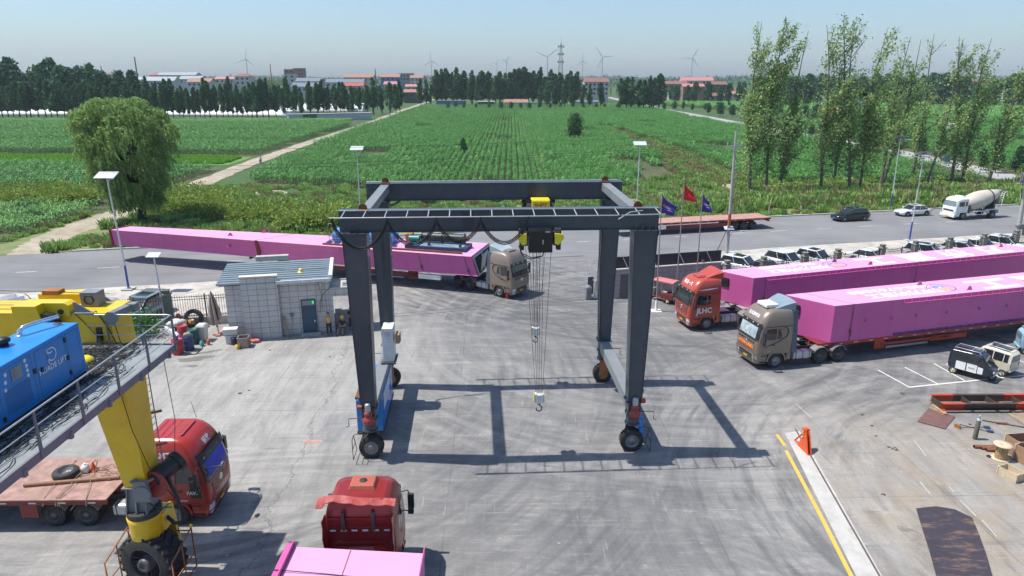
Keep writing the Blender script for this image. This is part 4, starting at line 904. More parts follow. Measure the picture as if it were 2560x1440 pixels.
def edge_channel(t,a,c,n,up,out,mat,name='edge_flange',step=.62):
 a=Vector(a);c=Vector(c);d=(c-a);L=d.length;d.normalize();nn=Vector((-d.y,d.x,0))*out
 b=MB();b.hexa([a,c,c+nn,a+nn],[a+Vector((0,0,.03)),c+Vector((0,0,.03)),c+nn+Vector((0,0,.03)),a+nn+Vector((0,0,.03))])
 b.hexa([a+Vector((0,0,.03)),c+Vector((0,0,.03)),c+nn*.12+Vector((0,0,.03)),a+nn*.12+Vector((0,0,.03))],[p+Vector((0,0,up))for p in(a,c,c+nn*.12,a+nn*.12)])
 k=int(L/step)
 for i in range(k+1):
  p=a+d*(i*L/k);b.hexa([p,p+d*.02,p+d*.02+nn*.9,p+nn*.9],[p+Vector((0,0,up)),p+d*.02+Vector((0,0,up)),p+d*.02+nn*.3+Vector((0,0,up)),p+nn*.3+Vector((0,0,up))])
 return b.build(name,mat,t)
def lug(t,p,mat=M_pink,r=.16,name='lifting_lug',rz=.3):
 b=MB();M0=Matrix.Translation(p)@Matrix.Rotation(rz,4,'Z');b.M=M0
 b.prismy([(-r*1.6,0),(r*1.6,0),(r,r*.9),(r*.5,r*1.7),(-r*.5,r*1.7),(-r,r*.9)],-.02,.02);return b.build(name,mat,t)
def unit(a,c):d=Vector((c[0]-a[0],c[1]-a[1]));return d.normalized()
M_pw=P('white_stencil',(.74,.72,.73),.6,0,.08,3)
def top_text(t,q,org,d,z,items):
 """text read from the far side: baseline runs against d"""
 nrm=Vector((-d.y,d.x))
 for s_,size,sx,sy,bold,strch in items:
  p0=Vector(org[:2])+d*sx+nrm*sy
  fn=lambda x,y:q((p0.x-d.x*x*strch-nrm.x*y,p0.y-d.y*x*strch-nrm.y*y,z))
  lettering(t,s_,size,fn,M_pw,bold)
def roundel(t,q,org,d,z,sx,sy,r):
 nrm=Vector((-d.y,d.x));c=Vector(org[:2])+d*sx+nrm*sy
 def ring(r0,r1,a0,a1,zz,mat,nm,n=28):
  b=MB();vs=[]
  for i in range(n+1):
   a=a0+(a1-a0)*i/n
   for rr in(r0,r1):p=c+d*rr*math.cos(a)*1.0+nrm*rr*.78*math.sin(a);vs.append(q((p.x,p.y,zz)))
  b.add(vs,[(2*i,2*i+1,2*i+3,2*i+2)for i in range(n)]);b.build(nm,mat,t,fix=False)
 ring(r*.93,r,0,2*math.pi,z,P('roundel_purple',(.12,.05,.16),.5),'emblem_ring')
 ring(.001,r*.62,.2,math.pi*1.05,z,P('roundel_blue',(.2,.3,.62),.5),'emblem_blue')
 ring(r*.1,r*.68,math.pi*1.05,math.pi*1.95,z,P('roundel_orange',(.72,.36,.22),.5),'emblem_orange')
 ring(.001,r*.24,.9,2.2,z+.004,M_pw,'emblem_white')
def chain(t,a,c,mat=M_rust,hook=True,name='lashing_chain'):
 b=MB();a=Vector(a);c=Vector(c);b.tube([a,c],.018,5)
 if hook:m=a.lerp(c,.72);b.box(m,(.12,.1,.22));b.tube([m,m+Vector((.05,-.05,-.3))],.03,5)
 b.build(name,mat,t)
d=Vector((math.cos(R(15.6)),math.sin(R(15.6))));nA=Vector((-d.y,d.x))
LA=29;zb,zt=1.3,3.83
pn=Vector((20.78,42.46));pf=Vector((18.46,44.85))
nl,nr,fl,fr=pn,pn+d*LA,pf,pf+d*(LA+1.4)
A,qA=girder('box_girder','nearer pink box girder, on the bronze truck at the right',[(*nl,zb),(*nr,zb),(*fr,zb),(*fl,zb)],[(*nl,zt),(*nr,zt),(*fr,zt),(*fl,zt)])
e=nA*-.015
edge_channel(A,qA((*(nl+d*5.4-nA*.004),zt-.24)),qA((*(nr-nA*.004),zt-.24)),1,.22,-.14,M_pink)
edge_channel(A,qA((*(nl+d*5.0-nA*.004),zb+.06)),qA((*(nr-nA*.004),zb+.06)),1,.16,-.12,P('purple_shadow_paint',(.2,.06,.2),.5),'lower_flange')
for sx in(2.5,4.6,6.6,9.2,12.0,14.4,17):
 p=nl+d*sx;b=MB();c0=Vector(qA((*p,2.55-.0)));nn=Vector((-nA.x,-nA.y,0))
 for dz in(0,.12):b.cyl(c0+Vector((0,0,dz)),c0+nn*.14+Vector((0,0,dz)),.035,n=8)
 b.build('pin_boss',M_pink,A)
b=MB();p0,p1=nl+d*1.45,nl+d*1.49
b.hexa([qA((*(p0-nA*.01),zb)),qA((*(p1-nA*.01),zb)),qA((*(p1-nA*.0),zb)),qA((*(p0-nA*.0),zb))],[qA((*(p0-nA*.01),zt+.034)),qA((*(p1-nA*.01),zt+.034)),qA((*(p1-nA*.0),zt+.034)),qA((*(p0-nA*.0),zt+.034))])
far_=pf+d*1.4
b.hexa([qA((*p0,zt+.031)),qA((*p1,zt+.031)),qA((*(far_+d*.04),zt+.031)),qA((*far_,zt+.031))],[qA((*p0,zt+.036)),qA((*p1,zt+.036)),qA((*(far_+d*.04),zt+.036)),qA((*far_,zt+.036))]);b.build('joint_line',M_dkred,A)
chain(A,qA((*(nl+d*1.42-nA*.05),zt)),qA((*(nl+d*1.42-nA*.05),zb)))
b=MB();b.box(qA((*(pf.lerp(pn,.25)-d*.05),3.0)),(.09,.62,.75),rz=R(-45.6)+math.pi/2);b.build('end_opening',P('deep_black',(.008,.008,.01),.9),A,bevel=.03)
for sx,sy in((9.0,2.35),(11.4,.5),(20,1.9)):lug(A,qA((*(nl+d*sx+nA*sy),zt+.03)))
top_text(A,qA,nl,d,zt+.036,[('400-6763888',.86,6.1,2.05,.025,1.5),('河南万桥重工',.92,6.7,1.05,.03,1.2),('工',2.35,14.3,1.35,.05,1.5),('重',2.35,18.6,1.35,.035,1.5),('桥',2.35,23.0,1.35,.03,1.5)])
roundel(A,qA,nl,d,zt+.037,9.9,1.4,1.05)
d2=Vector((math.cos(R(17.55)),math.sin(R(17.55))));n2=Vector((-d2.y,d2.x));zbB,ztB=1.2,3.5
pnB=Vector((18.1,50.05));pfB=Vector((16.0,52.2));LB=27.2
nl,nr,fl,fr=pnB,pnB+d2*(LB+3),pfB,pfB+d2*(LB+2)
B,qB=girder('box_girder','farther pink box girder behind, on the orange-red truck at the right',[(*nl,zbB),(*nr,zbB),(*fr,zbB),(*fl,zbB)],[(*nl,ztB),(*nr,ztB),(*fr,ztB),(*fl,ztB)])
edge_channel(B,qB((*(nl+d2*1.2-n2*.004),ztB-.24)),qB((*(nr-n2*.004),ztB-.24)),1,.22,-.14,M_pink)
b=MB();b.box(qB((*(pfB.lerp(pnB,.25)-d2*.05),2.75)),(.09,.62,.7),rz=R(-45.6)+math.pi/2);b.build('end_opening',P('deep_black',(.008,.008,.01),.9),B,bevel=.03)
for sx in(1.0,15.5):chain(B,qB((*(nl+d2*sx-n2*.16),ztB)),qB((*(nl+d2*sx-n2*.1),zbB)),M_chassis)
for sx,sy in((9.2,2.1),(11.3,.5),(27,1.9)):lug(B,qB((*(nl+d2*sx+n2*sy),ztB+.03)))
top_text(B,qB,nl,d2,ztB+.036,[('400-6763888',.86,4.7,2.15,.025,1.15),('河南万桥重工',.9,5.0,1.15,.03,1.1),('工',2.3,12.6,1.45,.04,1.3),('重',2.3,16.8,1.45,.03,1.3),('桥',2.3,21.0,1.45,.02,1.3),('万',2.3,25.2,1.45,.04,1.3)])
roundel(B,qB,nl,d2,ztB+.037,8.6,1.4,1.0)
b=MB();a_,c_=nl+d2*15.9,nl+d2*17.2+n2*3;b.hexa([qB((*a_,ztB+.031)),qB((*(a_+d2*.05),ztB+.031)),qB((*(c_+d2*.05),ztB+.031)),qB((*c_,ztB+.031))],[qB((*a_,ztB+.036)),qB((*(a_+d2*.05),ztB+.036)),qB((*(c_+d2*.05),ztB+.036)),qB((*c_,ztB+.036))]);b.build('joint_line',M_dkred,B)
CL=[(-2.91,57.25,1.6),(-2.0,62.0,1.6),(-39.3,70.6,1.6),(-40.42,68.9,1.6)]
CH=[(-3.46,57.25,3.33),(-2.15,62.2,3.33),(-38.9,69.6,3.33),(-39.95,68.0,3.33)]
Cg,qC=girder('box_girder','long tapered pink girder carrying blue machinery, turning in at the gate',[CL[3],CL[0],CL[1],CL[2]],[CH[3],CH[0],CH[1],CH[2]],origin=(-20,64,0))
dc=unit(CL[3],CL[0]);nc=Vector((-dc.y,dc.x))
b=MB();a0,a1,h0,h1=(Vector(qC(p))for p in(CL[0],CL[1],CH[0],CH[1]))
def bil(u,v,e):p=(a0.lerp(a1,u)).lerp(h0.lerp(h1,u),v);return p+Vector((dc.x*e,dc.y*e,0))
b.add([bil(0,0,.12),bil(1,0,.12),bil(1,1,.12),bil(0,1,.12)],[(0,1,2,3)]);b.build('end_frame',P('pale_grey_frame',(.5,.47,.46),.6),Cg,fix=False)
for u0,u1 in((.06,.44),(.5,.94)):
 b=MB();b.add([bil(u0,.1,.16),bil(u1,.1,.16),bil(u1,.9,.16),bil(u0,.9,.16)],[(0,1,2,3)]);b.build('dark_opening',P('deep_black',(.008,.008,.01),.9),Cg,fix=False)
b=MB()
for z in(1.6,3.33):pass
b.tube([qC((CL[3][0],CL[3][1]-.02,1.62)),qC((CL[0][0],CL[0][1]-.02,1.62))],.03,4);b.tube([qC((CH[3][0],CH[3][1]-.02,3.34)),qC((CH[0][0],CH[0][1]-.02,3.34))],.025,4);b.build('edge_flange',M_pinkt,Cg)
p0=Vector(CL[3]);p1=Vector(CL[0]);q0=Vector(CH[3]);q1=Vector(CH[0])
def onC(s,v,e=.05):s/=39.3;p=p0.lerp(p1,s).lerp(q0.lerp(q1,s),v);return qC((p.x-nc.x*e,p.y-nc.y*e,p.z))
for s in(28.0,34.2,38.6):chain(Cg,onC(s,1),onC(s,0),M_chassis)
b=MB();s=17.2
b.hexa([onC(s,-.25),onC(s+.35,-.25),onC(s+.35,-.25,0),onC(s,-.25,0)],[onC(s,1.02),onC(s+.35,1.02),onC(s+.35,1.02,0),onC(s,1.02,0)]);b.build('clamp_post',M_dkred,Cg)
b=MB();a_=Vector(qC((*(q0.lerp(q1,17.3/39.3)).xy,3.365)));c_=Vector(qC((*(Vector(CH[2]).lerp(Vector(CH[1]),.485)).xy,3.365)));b.tube([a_,c_],.02,4);b.build('joint_line',M_dkred,Cg)
for s,v in((14.2,.55),):b=MB();b.cyl(onC(s,v,0),onC(s,v,.2),.12,n=12);b.build('pin_boss',M_pink,Cg)
lug(Cg,qC((-27.0,65.3,3.36)));lug(Cg,qC((-24.2,66.6,3.36)))
b=MB();b.hexa([qC((*p,1.5))for p in((-40.6,68.85),(-40.45,68.8),(-39.3,70.7),(-39.45,70.75))],[qC((*p,3.45))for p in((-40.15,67.9),(-40.0,67.85),(-38.85,69.75),(-39.0,69.8))]);b.build('tail_flange',M_tfr,Cg)
mz=3.37
mk=thing('winch_skid','blue steel winch skid with black drum and green motor, lying on the tapered pink girder','winch',(-7.5,60.6,mz),R(-14))
b=MB();b.box((1.0,0,.28),(5.6,2.2,.1));b.box((1.0,1.0,.15),(5.6,.12,.26));b.box((1.0,-1.0,.15),(5.6,.12,.26));b.box((3.7,0,.15),(.12,2.2,.26));b.build('base_frame',P('skid_blue',(.03,.06,.14),.5),mk,bevel=.01)
b=MB();b.box((1.2,-.45,.345),(4.6,1.1,.02));b.build('deck_plate',P('blue_grey_plate',(.22,.3,.36),.5),mk)
b=MB();b.cyl((-.6,.45,.85),(3.2,.45,.85),.38,n=24)
for x in(-.7,1.2,3.25):b.cyl((x,.45,.85),(x+.08,.45,.85),.46,n=24)
b.build('drum',M_black,mk)
b=MB();b.cyl((-1.7,-.1,.75),(-.75,-.1,.75),.27,n=20);b.box((-1.3,-.1,.42),(.7,.45,.14));b.build('motor',P('teal_motor',(.02,.2,.17),.4),mk)
b=MB();b.box((-1.9,.45,.7),(.5,.8,.7));b.cyl((3.35,.45,.85),(3.7,.45,.8),.15,n=10);b.build('gearbox',M_orr,mk)
b=MB()
for x,yy in((-1.3,-.9),(.4,-.8),(3.3,-.85)):b.box((x,yy,.46),(.2,.2,.22));b.tube([(x,yy,.5),(x+.1,yy,.75)],.05)
b.tube([(-1.8,-.4,.4),(-.5,-.9,.45),(1,-.5,.5),(2.8,-1.0,.4)],.02);b.tube([(-1,-.2,1.0),(.5,-.7,.4),(1.6,-.6,.5),(3.3,.2,1.0)],.02);b.build('bracket',M_chassis,mk)
gk=thing('generator_unit','bright blue boxed generator with slanted lid on the tapered pink girder','generator',(-13.6,62.9,mz),R(-14))
b=MB();b.hexa(quad(-2.9,3.0,-.8,.9,.1),quad(-2.9,3.0,-.8,.9,.75));b.hexa(quad(-2.9,3.0,-.8,.9,.75),quad(-2.5,2.2,-.5,.9,1.2));b.build('housing',P('sky_blue_paint',(.02,.23,.62),.4,coat=.2),gk,bevel=.02)
b=MB()
for z in(.15,.55,.8):b.tube([(-3,-1.15,z),(3.4,-1.15,z)],.03,5)
for i in range(9):b.tube([(-3+i*.8,-1.15,.05),(-3+i*.8,-1.15,.8)],.025,5);b.box((-3+i*.8,-1.2,.06),(.5,.5,.03))
b.tube([(3.4,-1.15,.1),(2.6,-1.1,.9)],.025,5);b.build('ladder_rail',P('deep_blue_steel',(.01,.05,.2),.5),gk)
b=MB()
for z in(.35,.68):b.box((0,-.95,z),(5.8,.04,.04))
b.build('pale_pipe',P('cream_pipe',(.5,.45,.28),.5),gk)
b=MB();b.box((0,0,0),(.9,.0,.0))if False else None
M0=MB();tk=thing('ladder_frame','small blue wire ladder frame lying on the pink girder top','ladder',(-16.9,63.3,mz),R(-14))
for i in range(5):M0.tube([(i*.35,-.3,.05+.12*i),(i*.35,.5,.05+.12*i)],.02,5)
M0.tube([(-.1,-.3,0),(1.6,-.3,.5)],.02,5);M0.tube([(-.1,.5,0),(1.6,.5,.5)],.02,5);M0.box((1.1,.1,.08),(1.6,.6,.06));M0.build('frame',P('deep_blue_steel',(.01,.05,.2),.5),tk)
b=MB();b.hexa([(-17.2,61.55,mz-.0),(-4.3,57.95,mz-.0),(-4.28,58.15,mz-.0),(-17.15,61.75,mz-.0)],[(-17.2,61.55,mz+.14),(-4.3,57.95,mz+.14),(-4.28,58.15,mz+.14),(-17.15,61.75,mz+.14)])
bo=b.build('steel_bar',M_rust);tag(bo,'long rusty steel bar lying along the top of the tapered pink girder','steel bar')
front=Vector((16.9,41.4));dr=Vector((math.cos(R(13.2)),math.sin(R(13.2))));nn=Vector((-dr.y,dr.x));ctr=front+nn*1.16
TA,cA=tractor('tractor_unit','bronze truck tractor with white roof box and red banner, under the nearer pink girder',(*ctr,0),R(13.2+180),M_tbr,fair=M_tfair,spoil=M_tdef2,acbox=M_white,hatch=False,roof=.12,texts=[('roof','东风商用车',.24,0,3.4,M_white_l,.015),('left','GX560',.07,.6,1.22,M_white_l,.004)],curt=M_curt,sidewing=False,grille='panel')
b=MB();C=cA;C.fpatch(b,-.72,.72,1.28,1.62,.03,y0t=-.84,y1t=.84);o=b.build('banner',P('banner_red',(.6,.03,.015),.6),TA)
lettering(o,'大件运输注意避让',.24,lambda x,y:(C.f(x*.95,1.46+y,.036),x*.95,1.46+y),P('banner_yellow',(.85,.6,.1),.5),.008)
b=MB();C.fpatch(b,-1.1,1.1,1.0,1.1,.09);C.fpatch(b,-1.1,-.95,.5,1.1,.08,nu=2);C.fpatch(b,.95,1.1,.5,1.1,.08,nu=2);C.fpatch(b,-1.1,1.1,.42,.52,.1);b.build('bull_bar',M_tbr,TA)
for s in(1,-1):
 b=MB();b.tube([(.9,s*1.225,2.85),(-.35,s*1.225,2.86),(-.62,s*1.24,2.7),(-.68,s*1.25,2.45),(-.55,s*1.26,2.15),(0,s*1.265,1.85),(.7,s*1.265,1.6),(1.2,s*1.2,1.35)],.028,6);b.build('body_line',M_chassis,TA)
trailer('semi_trailer','red low trailer with striped side step under the nearer pink girder',(*(Vector((19.6,43.6))),0),R(15.6+180),30,1.28,(20.5,21.85,23.2),skirts=((5.0,11,.62,.8),(4.6,5.4,.4,1.1),(9.3,12.4,.5,.85)),col=M_tfrb,deck=M_tfr,grat=(5.6,9.2,.36,.56),w=2.6)
front=Vector((14.35,48.42));dr=Vector((math.cos(R(13.5)),math.sin(R(13.5))));nn=Vector((-dr.y,dr.x));ctr=front+nn*1.16
TB,cB=tractor('tractor_unit','orange-red truck tractor with slanted white side lettering, under the farther pink girder',(*ctr,0),R(13.5+180),M_tor,spoil=M_tor,roof=.1,hatch=True,sidewing=False,texts=[('roof','青岛一汽',.3,0,3.42,M_white_l,.01),('left','JLHC',.56,.3,1.55,M_white_l,.035),('left','J6P 500',.08,.9,1.12,M_white_l,.004)])
b=MB();cB.spatch(b,1,[(-.7,3.2),(0,3.1),(.5,3.1),(.9,3.1)],[(-.7,3.23),(0,3.2),(.4,3.17),(.85,3.12)],.012);b.build('side_stripe',M_white_l,TB)
trailer('semi_trailer','dark red low trailer under the farther pink girder',(*(Vector((17.2,51.0))),0),R(17.5+180),28,1.15,(20,21.35,22.7),skirts=((5,11,.5,.8),),w=2.6)
fw=Vector((-1.05,56.45));rw=Vector((-4.88,59.34));dC=(fw-rw).normalized();nC=Vector((-dC.y,dC.x));ctr=fw+nC*1.14
TC_,cC=tractor('tractor_unit','bronze truck tractor turning in at the gate with the tapered pink girder',(*ctr,0),math.atan2(dC.y,dC.x),M_tbr,fair=M_tfair,spoil=M_tdef,roof=.12,hatch=True,steer=-.1,grille='panel',texts=[('roof','东风',.01,0,3.4,M_white_l,.0)])
for s in(1,-1):
 b=MB();b.tube([(.9,s*1.225,2.85),(-.35,s*1.225,2.86),(-.62,s*1.24,2.7),(-.68,s*1.25,2.45),(-.55,s*1.26,2.15),(0,s*1.265,1.85),(.7,s*1.265,1.6),(1.2,s*1.2,1.35)],.028,6);b.build('body_line',M_chassis,TC_)
b=MB()
for k in range(3):b.box((.72+k*.1,-1.22,.3),(.05,.03,.34))
b.box((.8,-1.2,.5),(.5,.04,.06));b.build('warning_tag',M_redlens,TC_)
trailer('semi_trailer','dark red trailer with white toolbox under the tapered pink girder',(-4.2,60.2,0),math.atan2(dc.y,dc.x),22,1.5,(16,17.35,18.7),skirts=((4.0,13,.75,1.1),(4,5,.5,1.3)),w=2.8,grat=(5.5,11,.5,.66))
tb=MB();tb.box((0,0,0),(2.1,.3,.42));o=tb.build('toolbox',M_white,bevel=.02);o.location=(-7.2,58.75,1.15);o.rotation_euler[2]=math.atan2(dc.y,dc.x);tag(o,'white toolbox hung on the side of the trailer turning in at the gate','toolbox')
TF,cF=tractor('tractor_unit','crimson truck tractor with a blue windscreen shade beside the yellow crane leg',(-14.0,26.2,0),R(1),M_tred,roof=.12,hatch=False,curt=M_bluescr,texts=[('roof','解放',.3,0,3.38,M_white_l,.012),('right','AMTS',.34,-.15,3.25,M_white_l,.03),('right','FAW',.22,.82,1.55,M_white_l,.015),('right','解放J6P',.1,.45,1.2,M_white_l,.004)],rear=(-3.75,-5.1))
b=MB()
for x in(-.75,-.45,-.15):b.box((x,0,cF.t[-1][0]+.005),(.12,1.4,.03))
for k in range(7):b.box((.1,-.36+.12*k,cF.t[-1][0]+.005),(.4,.05,.025))
b.box((.42,0,cF.t[-1][0]+.02),(.09,1.3,.05));b.build('roof_rib',M_tred,TF,bevel=.01)
b=MB();cF.fpatch(b,-1.18,1.18,2.82,3.2,.1,nu=18);cF.fpatch(b,-1.18,1.18,2.82,2.84,.05,nu=18);b.build('roof_visor',M_black,TF)
b=MB();cF.fpatch(b,-1.1,1.1,.36,.5,.02);b.build('black_bumper_strip',M_black,TF)
b=MB();b.tube([(1.3,-1.0,2.6),(1.85,-.6,2.45)],.015,5);b.lathe([(.01,-.08),(.15,-.05),(.16,0),(.01,.03)],(1.9,-.5,2.42),'X',18);b.build('front_mirror',M_grey,TF)
b=MB();b.tube([(.4,.9,3.9),(.25,.95,4.6)],.01,4);b.build('antenna',M_chassis,TF)
b=MB();cF.spatch(b,-1,[(.72,1.3),(1.18,1.3)],[(.72,2.3),(1.12,2.3)],.008);b.build('door_panel',M_black,TF)
ft=trailer('semi_trailer','flatbed trailer with worn pinkish red deck behind the crimson truck at the left',(-16.6,26.3,0),R(1),16,1.47,(10,11.3,12.6),skirts=((2.9,3.6,.6,1.2),),deck=M_tdeck,w=3.3)
sw=thing('spare_tyre','worn truck tyre lying flat on the pinkish flatbed deck','tyre',(-18.1+.1,26.1,1.48))
sw.location=(*G(165,1183,1.6).xy,1.48)
b=MB();b.lathe([(.3,0),(.47,0),(.52,.06),(.52,.22),(.47,.28),(.3,.28)],axis='Z',n=32,caps=False);b.build('tyre',M_rubber,sw)
b=MB();b.lathe([(.31,.26),(.27,.22),(.25,.1),(.12,.1),(.1,.14),(.005,.14)],axis='Z',n=24,caps=False)
for i in range(8):a=i*math.pi/4;b.cyl((.19*math.cos(a),.19*math.sin(a),.1),(.19*math.cos(a),.19*math.sin(a),.13),.025,n=6)
b.build('rim',M_rim,sw)
p=G(235,1175,1.5);c=thing('traffic_cone','small orange and white traffic cone on the flatbed deck','traffic cone',(p.x,p.y,1.48))
b=MB();b.lathe([(.13,.03),(.03,.4),(.02,.42),(.005,.42)],n=14);b.box((0,0,.015),(.3,.3,.03));b.build('cone_body',P('cone_orange',(.6,.1,.03),.5),c)
b=MB();b.lathe([(.105,.12),(.075,.22)],n=14,caps=False);b.build('white_band',M_white,c)
p=G(215,1178,1.5);b=MB();b.lathe([(.1,0),(.17,.04),(.18,.25),(.12,.34),(.05,.38),(.05,.42)],n=14);b.box((.1,0,.36),(.12,.04,.06));o=b.build('plastic_jug',M_white,loc=(p.x,p.y,1.475));tag(o,'white plastic jug standing beside the cone on the flatbed','jug')
b=MB();a_=G(60,1216,1.5);c_=G(300,1196,1.5);b.tube([(a_.x,a_.y,1.56),(c_.x,c_.y,1.56)],.085,4);o=b.build('timber_beam',P('weathered_timber',(.28,.14,.07),.8,0,.3,4,dirt=(.15,.3,.4),dirta=.3));tag(o,'long weathered timber beam lying on the flatbed deck','timber beam')
rnd=random.Random(4);b=MB()
for i in range(14):
 p=G(rnd.uniform(200,290),rnd.uniform(1168,1200),1.5);a0=rnd.uniform(0,6)
 b.tube([(p.x+.25*math.cos(a0+k*.5)*rnd.uniform(.6,1.2),p.y+.14*math.sin(a0+k*.5),1.5+rnd.uniform(0,.12))for k in range(10)],.014,4)
o=b.build('rope_pile',P('old_rope',(.28,.22,.15),.9));tag(o,'tangled heap of tan ropes and straps on the flatbed','rope')
b=MB()
for(u0,v0,u1,v1)in((190,1150,110,1245),(240,1148,145,1246),(243,1150,215,1248),(205,1195,150,1246),(185,1205,140,1246)):
 a_,c_=G(u0,v0,1.5),G(u1,v1,1.5);b.tube([(a_.x,a_.y,1.5),((a_.x+c_.x)/2,(a_.y+c_.y)/2,1.6),(c_.x,c_.y,1.5),(c_.x,24.55,1.2)],.014,4)
o=b.build('lashing_straps',P('old_rope',(.28,.22,.15),.9));tag(o,'brown lashing straps stretched across the flatbed deck','straps')
TD,cD=tractor('tractor_unit','red truck tractor with a torn roof fairing seen from behind, bottom centre',(-5.4,22.1,0),R(91),P('shaded_cab_red',(.24,.013,.011),.35,0,.08,1,dirt=(.1,.04,.035),dirta=.5,coat=.3),roof=.0,hatch=False,rear=(-3.3,-4.65))  # cab red darkened, shade of the rear wall put into the paint
zt_=cD.t[-1][0]
b=MB();b.hexa(quad(-.35,.45,-.5,.5,zt_-.02),quad(-.28,.38,-.42,.42,zt_+.16));b.build('roof_hatch',P('faded_orange_hatch',(.4,.1,.06),.5),TD,bevel=.03)
b=MB();b.lathe([(.14,zt_+.16),(.14,zt_+.18),(.02,zt_+.19)],(.05,0,0),'Z',18)
for i in range(8):a=i*math.pi/4;b.box((.05+.08*math.cos(a),.08*math.sin(a),zt_+.19),(.1,.02,.01),rz=a)
b.build('roof_fan',M_chassis,TD)
rnd=random.Random(2);b=MB()
def torn(u,v):return(-1.22+.34*v+.06*math.sin(u*9),1.45-2.75*u,zt_+.04+.08*math.sin(u*5)+.03*v-(.18 if u<.1 else 0)*(1-v)-.1*(1-v)*abs(math.sin(u*14))*.6)
b.grid(torn,26,4,smooth=False);o=b.build('torn_fairing',P('faded_red_fairing',(.33,.035,.028),.5,dirt=(.6,.4,.35),dirta=.3,dscale=6),TD);k=o.modifiers.new('s','SOLIDIFY');k.thickness=.03
for s in(1,-1):
 b=MB();b.grid(lambda u,v,s=s:(-1.0-.42*u-(.05*math.sin(v*20)*u),s*(1.2+.03*u),.9+(2.35+.05*math.sin(v*9))*v),3,14,smooth=False);o=b.build('side_fairing',MATS['shaded_cab_red'],TD);k=o.modifiers.new('s','SOLIDIFY');k.thickness=.03
b=MB()
for z in(1.5,1.95,2.15,2.75):b.box((-1.02,0,z),(.04,1.9,.06))
b.box((-1.02,0,3.1),(.06,2.2,.08));b.build('rear_wall_rib',MATS['shaded_cab_red'],TD,bevel=.01)
b=MB();b.box((-1.025,-.0,1.75),(.05,.92,.36));b.build('rear_window',M_glassl,TD,bevel=.04)
b=MB()
for k in range(6):b.box((-1.04,-.95+.38*k,2.62),(.02,.2,.06))
b.build('reflector',M_white,TD)
b=MB()
for yy in(-.5,.55):b.box((-1.12,yy,3.05),(.06,.12,.75))
b.tube([(-1.1,-1.1,2.5),(-1.25,-.9,2.7),(-1.1,-.7,2.45)],.02);b.tube([(-1.1,-1.1,2.2),(-1.3,-.95,2.0),(-1.15,-.8,1.9)],.03);b.build('bracket',M_chassis,TD)
dn=Vector((math.cos(R(-3)),math.sin(R(-3))));zl=2.6
p0=G(735,1368,zl);p1=G(1060,1385,zl)
q=thing('box_girder','pale pink girder end behind the red truck at the bottom edge of the picture','steel girder',(p0.x,p0.y,0),0,'pink box girders')
w_=p1.x-p0.x;by=p1.y-p0.y
b=MB();b.hexa([(0,0,1.2),(0,-10,1.2),(w_,by-10,1.2),(w_,by,1.2)],[(0,0,zl),(0,-10,zl),(w_,by-10,zl),(w_,by,zl)]);b.build('box_body',M_pink,q)
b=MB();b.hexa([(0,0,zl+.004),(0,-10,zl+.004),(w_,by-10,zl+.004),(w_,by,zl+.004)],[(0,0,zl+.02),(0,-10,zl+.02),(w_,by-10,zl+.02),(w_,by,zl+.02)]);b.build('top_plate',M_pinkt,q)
b=MB();b.hexa([(-.28,.15,1.2),(-.28,-10,1.2),(0,-10,1.2),(0,.15,1.2)],[(-.28,.15,zl+.06),(-.28,-10,zl+.06),(-.0,-10,zl+.06),(0,.15,zl+.06)]);b.box((-.02,-4.9,zl+.12),(.04,10,.2));b.box((w_+.01,by-4.9,zl+.06),(.03,10,.3));b.build('edge_flange',M_pink,q)
b=MB();b.tube([(-.3,-1.25,zl+.1),(1.5,-1.4,zl+.05),(w_,by-1.5,zl+.06)],.016,5);b.tube([(0,-1.7,zl+.03),(w_,by-1.9,zl+.05)],.01,4);b.build('lashing_cable',M_cable,q)
b=MB();b.hexa([(1.9,-10,zl+.021),(1.93,-10,zl+.021),(2.0,by*.5,zl+.021),(1.97,by*.5,zl+.021)],[(1.9,-10,zl+.025),(1.93,-10,zl+.025),(2.0,by*.5,zl+.025),(1.97,by*.5,zl+.025)]);b.build('joint_line',M_dkred,q)
trailer('semi_trailer','red trailer under the pale pink girder at the bottom edge',(-5.1,20.5,0),R(91),14,1.15,(10,11.3,12.6),w=2.6)
p=Vector(RD(62,9.6))
rb=thing('x','x','x');bpy.data.objects.remove(rb)
e1=G(1945,548,1.3);th=math.atan2((G(1945,545,1.35)-G(1660,568,1.35)).y,(G(1945,545,1.35)-G(1660,568,1.35)).x)
fl=trailer('semi_trailer','empty pinkish flatbed trailer on the main road behind the flagpoles',(0,0,0),0,17.5,1.42,(12.6,13.9,15.2),skirts=((3.6,11.5,.62,1.05),),deck=M_tdeck2,w=2.9,grat=None)
rr=G(1880,573);back=Vector((rr.x,rr.y))
ux=Vector((math.cos(R(14)),math.sin(R(14))));nx=Vector((-ux.y,ux.x))
k=back+nx*1.2-ux*15.2;fl.location=(k.x,k.y,0);fl.rotation_euler[2]=R(14+180)
b=MB();b.box((.9,0,1.62),(3.6,2.6,.1));b.box((-.8,0,1.45),(.2,2.4,.5));b.box((1,0,1.45),(3.4,1.2,.25));b.build('gooseneck',M_tfr,fl)
b=MB();b.box((-.55,.6,1.62),(.6,.5,.3));b.box((-.5,-.7,1.6),(.4,.5,.25));b.build('tool_rack',M_chassis,fl)
M_bl=P('car_black',(.012,.012,.014),.18,.2,.05,1,coat=.8);M_cw=P('car_white',(.72,.73,.74),.2,0,.03,1,coat=.7,dirt=(.5,.49,.46),dirta=.15)
M_cgrey=P('car_slate',(.06,.075,.1),.2,.3,.05,1,coat=.7);M_cteal=P('car_teal_grey',(.22,.27,.3),.25,.2,.05,1,coat=.6)
dirl=R(13.3+180)
